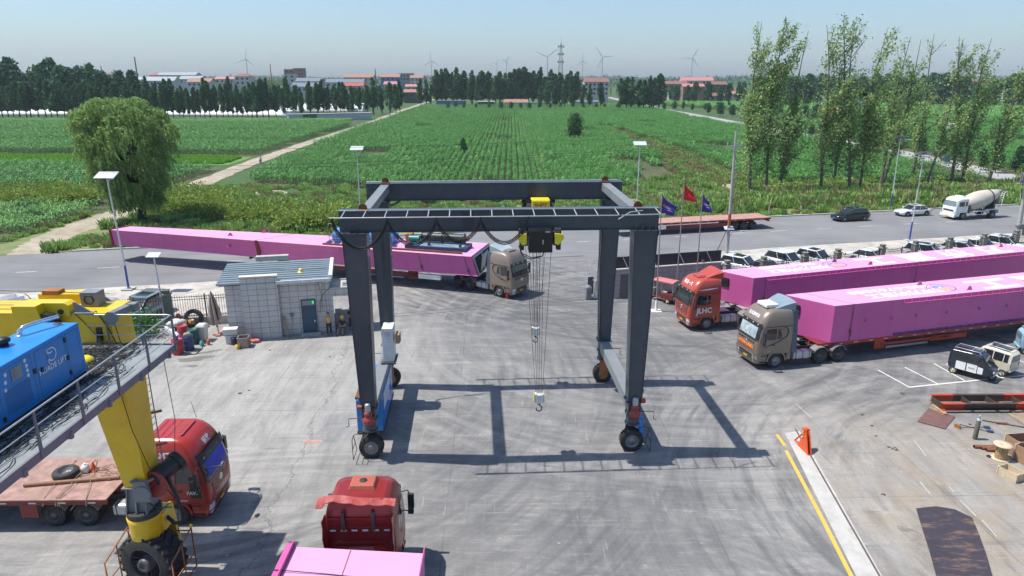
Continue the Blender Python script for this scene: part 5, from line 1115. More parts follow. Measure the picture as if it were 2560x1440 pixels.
p=G(2120,554);car('suv_car','black SUV driving along the main road beside the grass verge',(p.x+.6,p.y+.9,0),dirl,M_bl,'suv',L=4.85,Wd=1.95,rails=True)
p=G(2283,541);car('sedan_car','white saloon driving on the main road between the black SUV and the mixer truck',(p.x+.3,p.y+.9,0),dirl,M_cw,'sedan',L=4.85,Wd=1.85)
mx=G(2391,550);m=thing('mixer_truck','white concrete mixer truck with dusty cream drum on the main road at the right','mixer truck',(mx.x+.6,mx.y+1.15,0),dirl)
Cm=Cab([(z*.8+.1 if z<3.05 else 2.54+(z-3.05)*.45,f*.95,h*.9,c*.8,b_)for z,f,h,c,b_ in CAB])
for q in range(len(Cm.t)):Cm.t[q]=Cm.t[q][:4]+(-.55,)
b=MB();zs=[z for z in(.95,1.2,1.5,1.8,2.1,2.4,2.55)]+[q[0]for q in Cm.t if q[0]>2.6];b.loft([Cm.ring(z)for z in zs]);b.box((-.1,0,2.95),(.5,1.2,.12));b.build('cab',M_white,m)
b=MB();b.loft([Cm.ring(z,.6)for z in(.45,.6,.95)]);b.box((1.45,0,.55),(.2,2.3,.35));b.build('bumper',M_white,m,bevel=.02)
b=MB();Cm.fpatch(b,-1.0,1.0,1.75,2.42,.01);b.build('windscreen',M_glassl,m)
for s in(1,-1):
 b=MB();Cm.spatch(b,s,[(.1,1.75),(.6,1.75),(.95,1.85)],[(.1,2.35),(.6,2.35),(.85,2.32)],.008);Cm.spatch(b,s,[(-.35,1.8),(-.05,1.8)],[(-.35,2.35),(-.05,2.35)],.008);b.build('side_window',M_glass,m)
 b=MB();b.box((1.1,s*1.42,2.1),(.1,.18,.5));b.tube([(1.1,s*1.0,2.5),(1.1,s*1.4,2.4)],.02);b.build('mirror',M_black,m)
 b=MB();Cm.fpatch(b,s*.75,s*1.0,.85,1.05,.012,nu=6);b.build('headlight',M_lamp,m)
b=MB();Cm.fpatch(b,-.8,.8,1.1,1.3,.01);b.build('grille',M_black,m)
b=MB();b.box((1.56,0,.5),(.02,.44,.14));b.build('number_plate',M_plate,m)
b=MB();b.box((-2.6,0,.9),(6.2,.8,.25));b.box((-.9,0,1.3),(.5,1.8,1.0));b.box((-5.2,0,1.6),(.3,1.2,1.5));b.build('chassis_frame',M_chassis,m)
b=MB()
for s in(1,-1):
 b.tube([(-1.0,s*1.15,1.05),(-3.6,s*1.15,1.05)],.05);b.tube([(-1.0,s*1.15,.6),(-3.6,s*1.15,.6)],.05)
 for x in(-1,-1.9,-2.8,-3.6):b.tube([(x,s*1.15,.6),(x,s*1.15,1.05),(x,s*.4,1.1)],.04)
 b.box((-4.6,s*.95,1.18),(1.5,.55,.06));b.box((-3.85,s*.95,.95),(.06,.55,.45));b.box((-5.35,s*.95,.9),(.06,.55,.5))
b.build('side_guard',M_white,m)
b=MB();b.M=Matrix.Translation((-3.1,0,2.35))@Matrix.Rotation(R(15),4,'Y');b.lathe([(.02,2.3),(.5,2.25),(.85,2.0),(1.1,1.2),(1.17,.3),(1.12,-.4),(.95,-1.4),(.65,-2.5),(.5,-2.9),(.4,-2.95)],axis='X',n=32);b.build('drum',P('dusty_cream_drum',(.55,.51,.43),.55,0,.1,1,dirt=(.36,.31,.24),dirta=.6,dscale=1.4),m)
b=MB();b.M=Matrix.Translation((-3.1,0,2.35))@Matrix.Rotation(R(15),4,'Y');b.lathe([(.99,-1.45),(1.02,-1.45),(.99,-1.6),(.95,-1.6)],axis='X',n=32,caps=False);b.build('drum_ring',M_chassis,m)
b=MB();b.hexa([(-5.4,-.4,2.6),(-6.3,-.25,1.7),(-6.3,.25,1.7),(-5.4,.4,2.6)],[(-5.6,-.5,3.0),(-6.5,-.3,2.0),(-6.5,.3,2.0),(-5.6,.5,3.0)]);b.prismy([(-5.6,3.35),(-6.2,3.6),(-6.4,3.45),(-6.0,2.9),(-5.7,2.9)],-.45,.45);b.build('chute',M_grey,m)
b=MB()
for yy in(.55,.95):b.tube([(-5.9,yy,1.3),(-6.1,yy,3.3),(-6.5,yy,3.5),(-6.55,yy,2.9)],.03)
for i in range(7):b.tube([(-5.93-.03*i,.55,1.5+.28*i),(-5.93-.03*i,.95,1.5+.28*i)],.025)
b.build('ladder',M_white,m)
for s in(1,-1):wheel(m,0,s*.98,.5,.28,'steel');wheel(m,-4.6,s*.9,.5,.24,'steel',dual=True)
parked=[(1853,640,'suv',M_cw,'white SUV parked behind the fence, nearest the utility pole',True),(1912,648,'sedan',M_cgrey,'slate grey saloon roof showing behind the fence between two white cars',False),(1970,634,'suv',M_cw,'white SUV with roof rails parked behind the fence beside the slate car',False),(2045,628,'suv',M_cw,'white SUV with a dark sunroof parked behind the fence, third white one from the pole',True),(2180,622,'sedan',M_cw,'lone white saloon parked behind the fence over the first roundel',False),(2318,610,'suv',M_cw,'white SUV with black pillars parked beside the lamp post behind the fence',True),(2402,600,'hatch',M_cw,'white hatchback behind the fence between two larger white cars',False),(2455,596,'sedan',M_cw,'white saloon behind the fence next to the hatchback',False),(2510,590,'suv',M_cw,'white SUV with a sunroof nearest the big pole at the right edge',True)]
for i,(u,v,kd,mt,lb,sr)in enumerate(parked):
 p=G(u,v,1.55);rv_=random.Random(i*7+1);car('parked_car',lb,(p.x+.2,p.y+rv_.uniform(-.4,.4),0),R(13.3-62+rv_.uniform(-7,7)),mt,kd,'cars parked behind the right fence',L=rv_.uniform(4.3,4.85),Wd=1.84,sunroof=sr,rails='rails' in lb)
p=G(367,735,1.7);car('parked_van','teal grey people carrier parked behind the left fence',(p.x-.1,p.y-.6,0),R(13-110),M_cteal,'mpv',L=4.7,Wd=1.85)
p=G(210,735,1.4);car('parked_car','white car mostly hidden behind the yellow crane girder',(p.x,p.y,0),R(13),M_cw,'sedan')
p=G(15,745,1.2);o=thing('cargo_tricycle','white cargo tricycle box at the left edge beyond the yellow girder','tricycle',(p.x,p.y,0),R(60))
b=MB()
for s in(1,-1):b.box((0,s*.65,1.0),(2.0,.04,.5))
b.box((1.0,0,1.0),(.04,1.3,.5));b.box((-1.0,0,1.0),(.04,1.3,.5));b.box((0,0,.76),(2.0,1.3,.04));b.build('cargo_box',M_white,o)
for s in(1,-1):wheel(o,-.4,s*.75,.3,.12,'steel',nb=5)
wheel(o,1.9,0.01,.3,.1,'steel',nb=5);b=MB();b.tube([(1.9,0,.3),(1.6,0,.9),(1.5,.3,1.1)],.03);b.box((1.3,0,.6),(.9,.3,.15));b.build('frame',M_chassis,o)
def mini(name,label,loc,rz,upper,lower,three=False):
 t=thing(name,label,'electric tricycle' if three else 'minivan',loc,rz,None)
 L,w,H=2.5,.62,1.62
 prof=[(-1.2,.45,1.45),(-1.05,.35,1.6),(.0,.35,1.64),(.55,.35,1.55),(1.0,.38,1.0),(1.25,.45,.8),(1.32,.5,.6)]
 b=MB();secs=[]
 for x,z0,z1 in prof:
  k=.93 if abs(x)>1.1 else 1
  secs.append([(x,-w*k*.9,z0),(x,-w*k,z0+.1),(x,-w*k,min(z1-.05,.95)),(x,-w*k*.86,z1-.06),(x,-w*k*.7,z1),(x,w*k*.7,z1),(x,w*k*.86,z1-.06),(x,w*k,min(z1-.05,.95)),(x,w*k,z0+.1),(x,w*k*.9,z0)])
 b.loft(secs,smooth=False);b.build('body',upper,t,bevel=.02)
 for s in(1,-1):
  b=MB()
  for x0,x1 in((-.75,-.2),(-.14,.42)):b.add([(x0,s*(w+.008),.42),(x1,s*(w+.008),.42),(x1,s*(w+.008),.94),(x0,s*(w+.008),.94)],[(0,1,2,3)])
  b.add([(.46,s*(w+.008),.44),(.75,s*(w+.008),.46),(.75,s*(w+.008),.85),(.46,s*(w+.008),.88)],[(0,1,2,3)]);b.build('door',lower,t,fix=False)
  b=MB()
  for x0,x1 in((-1.05,-.8),(-.75,-.2),(-.14,.42)):b.add([(x0,s*(w+.006),.97),(x1,s*(w+.006),.97),(x1,s*(w*.87+.014),1.48),(x0,s*(w*.87+.014),1.48)],[(0,1,2,3)])
  b.add([(.47,s*(w+.006),.95),(.85,s*(w+.006),.92),(.5,s*(w*.87+.014),1.42)],[(0,1,2)]);b.build('side_window',M_glass,t,fix=False)
  b=MB();b.tube([(.9,s*w,1.1),(1.0,s*(w+.16),1.15)],.012);b.box((1.0,s*(w+.18),1.18),(.05,.1,.14));b.build('mirror',M_black,t)
  b=MB();b.lathe([(.005,1.31),(.09,1.32),(.1,1.27)],(0,s*.42,.66),'X',14);b.build('headlight',M_lamp,t)
 b=MB();b.add([(1.02,-.52,1.0),(1.02,.52,1.0),(.62,.46,1.52),(.62,-.46,1.52)],[(0,1,2,3)]);b.build('windscreen',M_glassl if not three else M_glass,t,fix=False)
 b=MB();b.add([(-1.215,-.5,1.0),(-1.215,.5,1.0),(-1.2,.45,1.4),(-1.2,-.45,1.4)],[(0,1,2,3)]);b.build('rear_window',M_glassl,t,fix=False)
 b=MB()
 for s in(1,-1):b.box((-1.2,s*.5,.78),(.03,.09,.26))
 b.build('tail_light',M_redlens,t)
 b=MB()
 for s in(1,-1):b.tube([(-1.0,s*.42,1.64),(-1.0,s*.42,1.72),(.35,s*.42,1.72),(.45,s*.42,1.6)],.025)
 for x in(-1.0,-.1,.35):b.tube([(x,-.42,1.72),(x,.42,1.72)],.015)
 b.build('roof_rack',M_steel,t)
 b=MB();b.box((-.3,0,1.665),(1.1,.7,.02));b.build('solar_panel',M_glass,t)
 for s in(1,-1):wheel(t,-.85,s*(w-.06),.25,.12,'cream',nb=5)
 if three:wheel(t,1.12,.001,.24,.1,'cream',nb=5)
 else:
  for s in(1,-1):wheel(t,.8,s*(w-.06),.25,.12,'cream',nb=5)
 b=MB();b.box((1.3,0,.5),(.1,1.0,.1));b.box((-1.22,0,.45),(.1,1.1,.12));b.build('bumper',lower,t,bevel=.02)
 return t
P('cream_paint',(.62,.57,.44),.35)
M_nav=P('navy_black_paint',(.015,.022,.04),.25,coat=.5);M_crm=MATS['cream_paint']
v=mini('electric_tricycle','black and white enclosed electric tricycle with roof rack, parked beside the cream minivan',(28.85,40.3,0),R(-50),M_nav,M_white,True)
lettering(v,'电动车',.12,lambda x,y:(.12+x,-.632,.66+y),M_black,.004)
v=mini('electric_minivan','cream electric minivan seen from behind with roof rack',(30.7,41.1,0),R(120),M_crm,M_crm,False)
v=mini('electric_car','light blue electric car cut off by the right edge of the picture',(35.6,43.9,0),R(-20),P('light_blue_paint',(.25,.45,.55),.3,coat=.4),P('light_blue_paint',(.25,.45,.55),.3,coat=.4))
p=G(1670,757);t=thing('passenger_tricycle','open electric tricycle with faded red canopy beside the tiled wall','tricycle',(p.x-.35,p.y+.5,0),R(140))
b=MB();b.grid(lambda u,v:(-1.15+1.9*u,(v-.5)*1.15,1.85+.06*math.sin(math.pi*v)),6,6);b.box((-.2,0,1.8),(1.95,1.18,.05));b.build('canopy',P('faded_red_canopy',(.5,.16,.17),.6,dirt=(.6,.3,.3),dirta=.5),t)
b=MB()
for x,yy in((-1.1,-.52),(-1.1,.52),(-.1,.52),(-.1,-.52),(.7,.4),(.7,-.4)):b.tube([(x,yy,.5),(x,yy,1.8)],.02)
b.tube([(1.1,0,.3),(.8,0,1.0),(.7,.3,1.1)],.03);b.tube([(.8,0,1.0),(.7,-.3,1.1)],.03);b.build('frame',M_steel,t)
b=MB();b.box((-.6,0,.62),(1.1,1.1,.5));b.box((.3,0,.38),(1.2,.6,.1));b.build('body',P('maroon_paint',(.16,.02,.02),.4,coat=.3),t,bevel=.04)
b=MB();b.box((-1.17,0,.5),(.06,.9,.3));b.box((.95,0,.75),(.12,.4,.5));b.box((-.35,0,.95),(.45,.9,.14));b.build('seat',P('cream_vinyl',(.5,.46,.38),.6),t,bevel=.03)
b=MB();b.add([(-1.12,-.5,1.0),(-1.12,.5,1.0),(-1.12,.5,1.7),(-1.12,-.5,1.7)],[(0,1,2,3)]);b.build('plastic_window',M_glassl,t,fix=False)
for s in(1,-1):wheel(t,-.7,s*.5,.24,.11,'cream',nb=5)
wheel(t,1.1,.001,.24,.1,'cream',nb=5)
def tilemat(name,c,line,w,h,lw=.012):
 m=bpy.data.materials.new(name);m.use_nodes=True;t=m.node_tree;b=t.nodes['Principled BSDF'];L=t.links.new
 tc=N(t,'ShaderNodeTexCoord');s=N(t,'ShaderNodeSeparateXYZ');L(tc.outputs['Object'],s.inputs[0])
 geo=N(t,'ShaderNodeNewGeometry')
 sx=N(t,'ShaderNodeMath',operation='ADD');L(s.outputs[0],sx.inputs[0]);L(s.outputs[1],sx.inputs[1])
 outs=[]
 for src,per in((sx.outputs[0],w),(s.outputs[2],h)):
  p=N(t,'ShaderNodeMath',operation='PINGPONG');L(src,p.inputs[0]);p.inputs[1].default_value=per/2
  r=N(t,'ShaderNodeMapRange');r.inputs[1].default_value=lw*.6;r.inputs[2].default_value=lw*1.5;r.inputs[3].default_value=1;r.inputs[4].default_value=0;L(p.outputs[0],r.inputs[0]);outs.append(r.outputs[0])
 mx=N(t,'ShaderNodeMath',operation='MAXIMUM');L(outs[0],mx.inputs[0]);L(outs[1],mx.inputs[1])
 n=N(t,'ShaderNodeTexNoise');n.inputs['Scale'].default_value=1.2;n.inputs['Detail'].default_value=8;L(tc.outputs['Object'],n.inputs['Vector'])
 r=N(t,'ShaderNodeMapRange');r.inputs[1].default_value=.3;r.inputs[2].default_value=.7;r.inputs[3].default_value=.86;r.inputs[4].default_value=1.08;L(n.outputs[0],r.inputs[0])
 hs=N(t,'ShaderNodeHueSaturation');hs.inputs['Color'].default_value=rgb(c);L(r.outputs[0],hs.inputs['Value'])
 mi=N(t,'ShaderNodeMixRGB');L(mx.outputs[0],mi.inputs[0]);L(hs.outputs[0],mi.inputs[1]);mi.inputs[2].default_value=rgb(line)
 L(mi.outputs[0],b.inputs['Base Color']);b.inputs['Roughness'].default_value=.45;MATS[name]=m;return m
M_tile=tilemat('pale_wall_tile',(.52,.5,.485),(.1,.1,.1),.62,.41)
M_tile2=tilemat('mauve_wall_tile',(.36,.31,.32),(.12,.1,.11),.55,.4)
M_roof=P('blue_grey_roof_sheet',(.24,.3,.33),.4,.3,.1,1,dirt=(.3,.3,.29),dirta=.3)
M_trimw=P('pale_trim',(.6,.62,.62),.5)
h=thing('guardhouse','small tiled guardhouse with ribbed grey roof and a dark blue door behind the yard','guardhouse',(-20.1,46.45,0),R(12.5))
b=MB();b.box((3.55,2.2,2.02),(7.1,4.3,4.04));b.build('wall',M_tile,h)
b=MB();b.box((2.35,-.12,2.28),(2.45,.45,4.56));b.build('wall_pier',M_tile,h);b=MB();b.box((2.35,-.1,4.6),(2.55,.52,.09));b.build('pier_cap',P('cream_cap',(.55,.52,.45),.8),h)
b=MB();b.hexa([(-.45,-.35,4.1),(7.2,-.35,4.1),(7.2,4.7,4.32),(-.45,4.7,4.32)],[(-.45,-.35,4.18),(7.2,-.35,4.18),(7.2,4.7,4.4),(-.45,4.7,4.4)])
for i in range(10):z=4.18+.22*(i*.5+.3)/5.05;b.hexa([(-.45,-.3+i*.5,z),(7.2,-.3+i*.5,z),(7.2,-.24+i*.5,z),(-.45,-.24+i*.5,z)],[(-.45,-.29+i*.5,z+.045),(7.2,-.29+i*.5,z+.045),(7.2,-.25+i*.5,z+.045),(-.45,-.25+i*.5,z+.045)])
b.build('roof',M_roof,h)
b=MB();b.box((7.25,2.15,4.32),(.25,5.1,.3));b.box((5.4,-.42,4.13),(3.75,.14,.22));b.build('roof_trim',M_trimw,h);b=MB();b.box((2.8,5.0,4.62),(2.4,.5,.35));b.build('chimney_block',M_concrete,h)
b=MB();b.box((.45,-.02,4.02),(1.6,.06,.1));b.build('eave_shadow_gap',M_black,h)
M_door=P('navy_steel_door',(.02,.05,.09),.35,0,.1,2)
b=MB();b.box((5.55,-.0,1.35),(1.02,.08,2.55));d_=b.build('door',M_door,h,bevel=.01)
b=MB();b.box((5.55,-.045,1.05),(.82,.02,1.8));b.build('door_leaf',P('navy_door_leaf',(.025,.07,.12),.4),d_)
b=MB();b.box((5.55,-.05,2.38),(.84,.02,.36));b.build('transom_window',M_glassl,d_)
b=MB();b.box((5.92,-.1,1.0),(.05,.08,.16));b.build('handle',M_chrome,d_)
b=MB();b.box((5.88,-.08,2.42),(.13,.04,.2))
lm=bpy.data.materials.new('green_led');lm.use_nodes=True;lm.node_tree.nodes['Principled BSDF'].inputs['Emission Color'].default_value=(.02,.8,.15,1);lm.node_tree.nodes['Principled BSDF'].inputs['Emission Strength'].default_value=.8;lm.node_tree.nodes['Principled BSDF'].inputs['Base Color'].default_value=(.02,.3,.08,1)
b.build('sign_light',lm,h)
b=MB();b.box((5.6,-.3,.06),(1.4,.5,.12));b.build('door_step',M_concrete,h)
b=MB();b.box((4.35,-.06,1.55),(.22,.1,.24));b.tube([(4.36,-.04,1.45),(4.37,-.04,.9)],.015);b.build('meter_box',P('blue_grey_box',(.12,.17,.2),.5),h)
b=MB();b.tube([(6.3,-.1,2.2),(6.55,-.12,2.9),(6.3,-.08,3.9)],.015,4);b.tube([(6.5,-.12,1.9),(6.55,-.12,2.9),(7.3,-.1,3.6)],.02,4);b.tube([(6.55,-.1,2.8),(6.65,-.1,3.7)],.012,4);b.tube([(6.3,-.05,1.5),(6.42,-.12,2.4),(6.6,-.12,2.9)],.02,4);b.build('wall_cable',M_cable,h)
b=MB();b.box((6.5,-.1,3.75),(.1,.16,.1));b.build('camera',M_white,h)
b=MB();b.box((8.4,.9,3.05),(2.6,1.9,.62));b.box((7.2,.0,1.5),(.2,.2,3.0));b.box((9.6,.0,1.5),(.2,.2,3.0));b.box((7.55,1.75,.6),(.5,.1,1.2));b.box((8.6,1.75,.55),(2.1,.14,1.1));b.build('porch',M_tile,h)
b=MB();b.box((8.4,.9,3.38),(2.65,1.95,.05));b.box((8.4,1.85,3.45),(2.65,.12,.1));b.build('porch_roof',P('cream_slab',(.5,.47,.41),.85,dirt=(.3,.28,.25),dirta=.4),h)
b=MB();b.box((8.3,.55,3.52),(.55,.4,.2));b.tube([(7.4,.1,3.43),(8.2,.4,3.45),(8.8,1.4,3.44)],.02,4);b.box((8.4,.3,3.44),(.8,.3,.06));b.build('rooftop_box',M_steel,h)
b=MB();b.lathe([(.26,4.24),(.22,4.3),(.15,4.32),(.15,4.42),(.12,4.52),(.01,4.55)],(5.1,1.6,0),'Z',18);b.build('roof_beacon',P('cream_yellow',(.65,.52,.16),.5),h)
b=MB();b.tube([(.0,2.6,4.4),(3,2.4,4.38),(5,1.8,4.36),(7.2,1.7,4.42)],.012,4);b.build('roof_cable',M_cable,h)
b=MB()
for x0,x1 in((3.75,3.95),(3.68,4.2),(3.85,4.05)):b.tube([(x1,-.45,.02),(x0,-.02,1.5)],.03,4)
o=b.build('leaning_poles',M_wood);o.location=h.location;o.rotation_euler=h.rotation_euler;tag(o,'bundle of poles leaning on the guardhouse wall beside its pier','poles')
gl,gr=Vector((8.6,55.9)),Vector((18.2,58.4));du=(gr-gl).normalized();ang=math.atan2(du.y,du.x);Lw=(gr-gl).length
t=thing('boundary_wall','low mauve tiled wall with a cream coping behind the flagpoles','wall',(gl.x,gl.y,0),ang)
b=MB();b.box((Lw/2,.2,1.25),(Lw,.3,2.5));b.build('wall_face',M_tile2,t);b=MB();b.box((Lw/2,.25,2.53),(Lw+.1,.5,.1));b.build('coping',P('cream_coping',(.55,.5,.42),.8,dirt=(.3,.27,.24),dirta=.4),t)
b=MB();b.box((1.05,.03,1.1),(1.0,.05,2.0));b.build('grey_panel',P('grey_cement_patch',(.12,.115,.115),.85,0,.15,3),t)
t2=thing('sign_board','long dark blank sign board propped above the tiled wall','sign board',(gl.x,gl.y,0),ang)
b=MB();b.box((Lw/2,.42,3.05),(Lw+.2,.1,.95));b.build('board',P('near_black_board',(.022,.025,.035),.5),t2)
b=MB()
for i in range(4):x=.8+i*2.6;b=MB();b.tube([(x,.36,3.5),(x+.35,.0,2.6)],.03,5);b.build('brace',M_steel,t2);b=MB();b.box((8.2,.2,2.75),(.18,.15,.25));b.build('lamp_box',M_steel,t2)
p=G(1470,748);t=thing('sliding_gate','folded grey retractable gate with its motor head behind the right crane leg','gate',(p.x,p.y,0),ang)
b=MB();b.box((0,0,.55),(.5,.45,1.1));b.lathe([(.25,1.05),(.18,1.2),(.01,1.25)],(0,0,0),'Z',14);b.build('motor_head',M_grey,t,bevel=.06)
b=MB();b.box((.3,.3,1.1),(.5,.08,1.5));b.build('end_panel',M_cg,t)
b=MB()
for i in range(6):
 x=.55+i*.32
 b.tube([(x,0,.1),(x,0,1.5),(x+.1,0,1.6),(x+.16,0,1.5),(x+.16,0,.1)],.05,6)
b.box((1.4,0,.12),(2.0,.4,.08));b.box((1.4,.1,1.62),(2.0,.1,.06));b.build('folding_frame',M_steel,t)
def fence_run(pts,pillars,hgt,name,label,base=.35,pil=True,posts=True,cap=True,mpil=None):
 o=Vector(pts[0]);t=thing(name,label,'fence',(o.x,o.y,0),0)
 b=MB();bb=MB()
 for a,c in zip(pts,pts[1:]):
  a=Vector(a)-o;c=Vector(c)-o;L=(c-a).length;d=(c-a)/L;n=int(L/.17)
  for i in range(n+1):
   p=a+d*i*.17;b.box((p.x,p.y,base+(hgt-base)/2),(.024,.024,hgt-base),rz=math.atan2(d.y,d.x));b.cyl((p.x,p.y,hgt),(p.x,p.y,hgt+.07),.016,.002,n=4)
  m=(a+c)/2
  for z in(hgt-.12,hgt-.32,base+.12):b.box((m.x,m.y,z),(L,.035,.04),rz=math.atan2(d.y,d.x))
  for i in range(int(L/2.6)+1):p=a+d*i*2.6;b.box((p.x,p.y,(hgt+.1)/2),(.06,.06,hgt+.1))
  bb.box((m.x,m.y,base/2),(L,.22,base),rz=math.atan2(d.y,d.x))
 b.build('railing',P('fence_black',(.03,.03,.028),.5),t);bb.build('plinth',M_concrete,t)
 for q in pillars:
  q=Vector(q)-o;k=MB();k.box((q.x,q.y,(hgt+.15)/2),(.5,.5,hgt+.15),rz=ang);k.box((q.x,q.y,hgt+.18),(.64,.64,.08),rz=ang);k.box((q.x,q.y,hgt+.34),(.38,.38,.24),rz=ang);k.box((q.x,q.y,hgt+.49),(.48,.48,.06),rz=ang);k.build('pillar',mpil or P('mossy_stone',(.22,.22,.19),.85,0,.3,6,.2,dirt=(.1,.12,.07),dirta=.5),t,bevel=.01)
 return t
tops=[(1819,650),(1915,642),(2005,627),(2089,619),(2186,604),(2278,598),(2368,590),(2457,582),(2543,575)]
pp=[G(u,v,2.3).xy for u,v in tops];
d_=(pp[-1]-pp[0]).normalized()
pp=[pp[0]+d_*((pp[i]-pp[0]).dot(d_))for i in range(len(pp))];pp.append(pp[-1]+d_*(pp[-1]-pp[-2]).length);pp.append(pp[-1]+d_*12)
fence_run([tuple(q)for q in pp],[tuple(q)for q in pp[:-1]],1.75,'iron_fence','black iron railing with stone pillars in front of the parked white cars')
fl=[(-38,46.4),(-25.6,49.2),(-20.0,50.4)]
t=fence_run(fl,[(-25.6,49.2)],2.35,'iron_fence','black iron railing left of the guardhouse with one mossy pillar',base=.6,mpil=P('green_grey_stone',(.13,.15,.12),.85,0,.4,8,dirt=(.08,.12,.06),dirta=.5))
M_lpost=P('lamp_post_white',(.55,.58,.6),.4,.2);M_lblue=P('lamp_post_blue',(.02,.07,.3),.45);M_solar=P('solar_panel_face',(.16,.18,.22),.35,0,.1,8,coat=.3)
def solar_lamp(name,label,base,top,arm=True,blue=2.2,faceup=True,rz=0,pr=1.5,group='solar street lamps',armdir=1):
 t=thing(name,label,'street lamp',(base[0],base[1],0),rz,group);tx,ty,h=top
 b=MB();b.cyl((0,0,blue),(tx,ty,h),.085,.055,n=12);b.build('pole',M_lpost,t)
 if blue:f=blue/h;b=MB();b.cyl((0,0,0),(0,0,blue),.1,.088,n=12);b.build('blue_base',M_lblue,t)
 b=MB();b.box((0,0,.06),(.9,.9,.12));b.cyl((0,0,.12),(0,0,.2),.18,n=8);b.build('footing',M_concrete,t)
 b=MB();b.box((tx,ty,h+.28),(pr,.95*pr/1.5,.05),rx=R(22)if faceup else R(-25));b.build('solar_panel',M_solar if not faceup else P('panel_back',(.5,.52,.54),.4),t,bevel=.01)
 b=MB();b.cyl((tx,ty,h),(tx,ty,h+.3),.03,n=6);b.box((tx,ty,h+.22),(.5,.3,.04));b.build('panel_bracket',M_steel,t)
 if arm:
  b=MB();b.tube([(tx*.9,ty*.9,h-.7),(tx+armdir*.4,ty,h-.15),(tx+armdir*1.0,ty+.1,h-.05),(tx+armdir*1.3,ty+.15,h-.05)],.035,6);b.build('arm',M_lpost,t)
  b=MB();b.hexa([(tx+armdir*1.25,ty-.0,h-.1),(tx+armdir*1.9,ty+.05,h-.08),(tx+armdir*1.9,ty+.25,h-.08),(tx+armdir*1.25,ty+.28,h-.1)],[(tx+armdir*1.25,ty-.0,h),(tx+armdir*1.9,ty+.05,h-.03),(tx+armdir*1.9,ty+.25,h-.03),(tx+armdir*1.25,ty+.28,h)]);b.build('lamp_head',M_lpost,t,bevel=.01)
 return t
def lampat(u,v,ut,vt,label,**k):
 p=G(u,v);q=ZAT(ut,vt,p.y);return solar_lamp('street_lamp',label,p,(q.x-p.x,0,q.z-.2),**k)
lampat(322,724,266,440,'tall solar street lamp with blue base at the left, in front of the willow',armdir=.25,pr=1.7)
lampat(2273,602,2310,385,'solar street lamp with blue base on the near roadside before the white saloon',armdir=-1,faceup=False,pr=1.6)
lampat(2226,522,2251,345,'solar street lamp with blue base on the far verge behind the white saloon',armdir=1,faceup=False)
lampat(903,560,892,372,'solar street lamp rising behind the left end of the gantry crane',blue=1.5,arm=False,pr=1.6)
lampat(1590,555,1600,360,'solar street lamp rising behind the right end of the gantry crane',blue=1.5,arm=False,pr=1.6)
lampat(416,815,384,640,'small solar lamp standing at the mossy pillar left of the guardhouse',blue=.0,arm=False,pr=.95,group='small solar lamps')
def upole(name,label,base,h,lean=(0,0),band=None,r=.17):
 t=thing(name,label,'utility pole',(base[0],base[1],0));b=MB();b.cyl((0,0,0),(lean[0],lean[1],h),r,r*.62,n=14);b.build('pole',P('concrete_pole',(.4,.39,.37),.8,0,.12,3),t)
 k=h-1.05;b=MB();b.box((lean[0],lean[1],k),(1.7,.09,.09),rz=R(13));b.tube([(lean[0]-.5,-.1+lean[1],k),(lean[0],lean[1],k-.6)],.03);b.tube([(lean[0]+.5,.1+lean[1],k),(lean[0],lean[1],k-.6)],.03);b.build('crossarm',M_steel,t)
 for x in(-.75,.75,0):
  b=MB();z=k+.05 if x else h;b.lathe([(.03,z),(.07,z+.06),(.04,z+.1),(.07,z+.15),(.04,z+.2),(.06,z+.24),(.01,z+.28)],(lean[0]+x*.97,lean[1]+x*.22,0),'Z',10);b.build('insulator',P('porcelain',(.5,.47,.42),.3),t)
 return t
pb=G(1814,672);p1=upole('utility_pole','concrete utility pole with red and white band and crossarm beside the flagpoles',pb,0,(0,0))if False else None
topz=ZAT(1840,335,pb.y)
p1=upole('utility_pole','concrete utility pole with a red band and small crossarm, right of the flags',pb,topz.z,(topz.x-pb.x,0))
q=ZAT(1829,540,pb.y);s_=q.z/topz.z
b=MB();l=topz.x-pb.x;b.cyl((l*(s_-.09),0,q.z-.9),(l*s_,0,q.z+.2),.155,.15,n=14);b.build('red_band',P('faded_red_band',(.45,.09,.05),.6),p1)
b=MB();b.tube([(l*.4-.05,-.1,4.3),(l*.05-1.7,-.3,.1)],.035);b.build('stay_rod',M_rust,p1)
lampat(1822-12,672,1822,572,'small solar lamp with tilted panel beside the utility pole',blue=.0,arm=True,armdir=1,pr=.9,group='small solar lamps')
pb2=G(2541,606);tz2=ZAT(2572,420,pb2.y)
p2=upole('utility_pole','thick grey utility pole carrying metal boxes at the right edge of the picture',pb2,tz2.z+.2,(tz2.x-pb2.x,0),r=.24)
b=MB();q2=ZAT(2548,565,pb2.y);b.box((.1,-.3,q2.z),(.5,.3,.6));b.box((.5,-.2,q2.z-.6),(.35,.3,.8));b.sphere((-.35,-.2,q2.z+.1),.3,10);b.build('junction_box',M_grey,p2,bevel=.03)
b=MB();q2=ZAT(2560,450,pb2.y);l2=(tz2.x-pb2.x)*.85
b.box((l2,0,q2.z-.4),(1.8,.8,.1))
for i in range(6):b.cyl((l2-.8+i*.3,-.2,q2.z-.3),(l2-.8+i*.3,-.2,q2.z+.9-.15*(i%3)),.08,n=8)
b.box((l2-.2,.1,q2.z+.4),(.6,.5,.8));b.build('transformer_rack',M_grey,p2)
def wire(label,a,c,sag,r=.016,n=24):
 a=Vector(a);c=Vector(c);b=MB()
 b.tube([a.lerp(c,i/n)-Vector((0,0,sag*4*(i/n)*(1-i/n)))for i in range(n+1)],r,4);o=b.build('overhead_wire',M_cable);o['group']='overhead wires';return tag(o,label,'wire','overhead wires')
tp=Vector((topz.x,pb.y,topz.z))
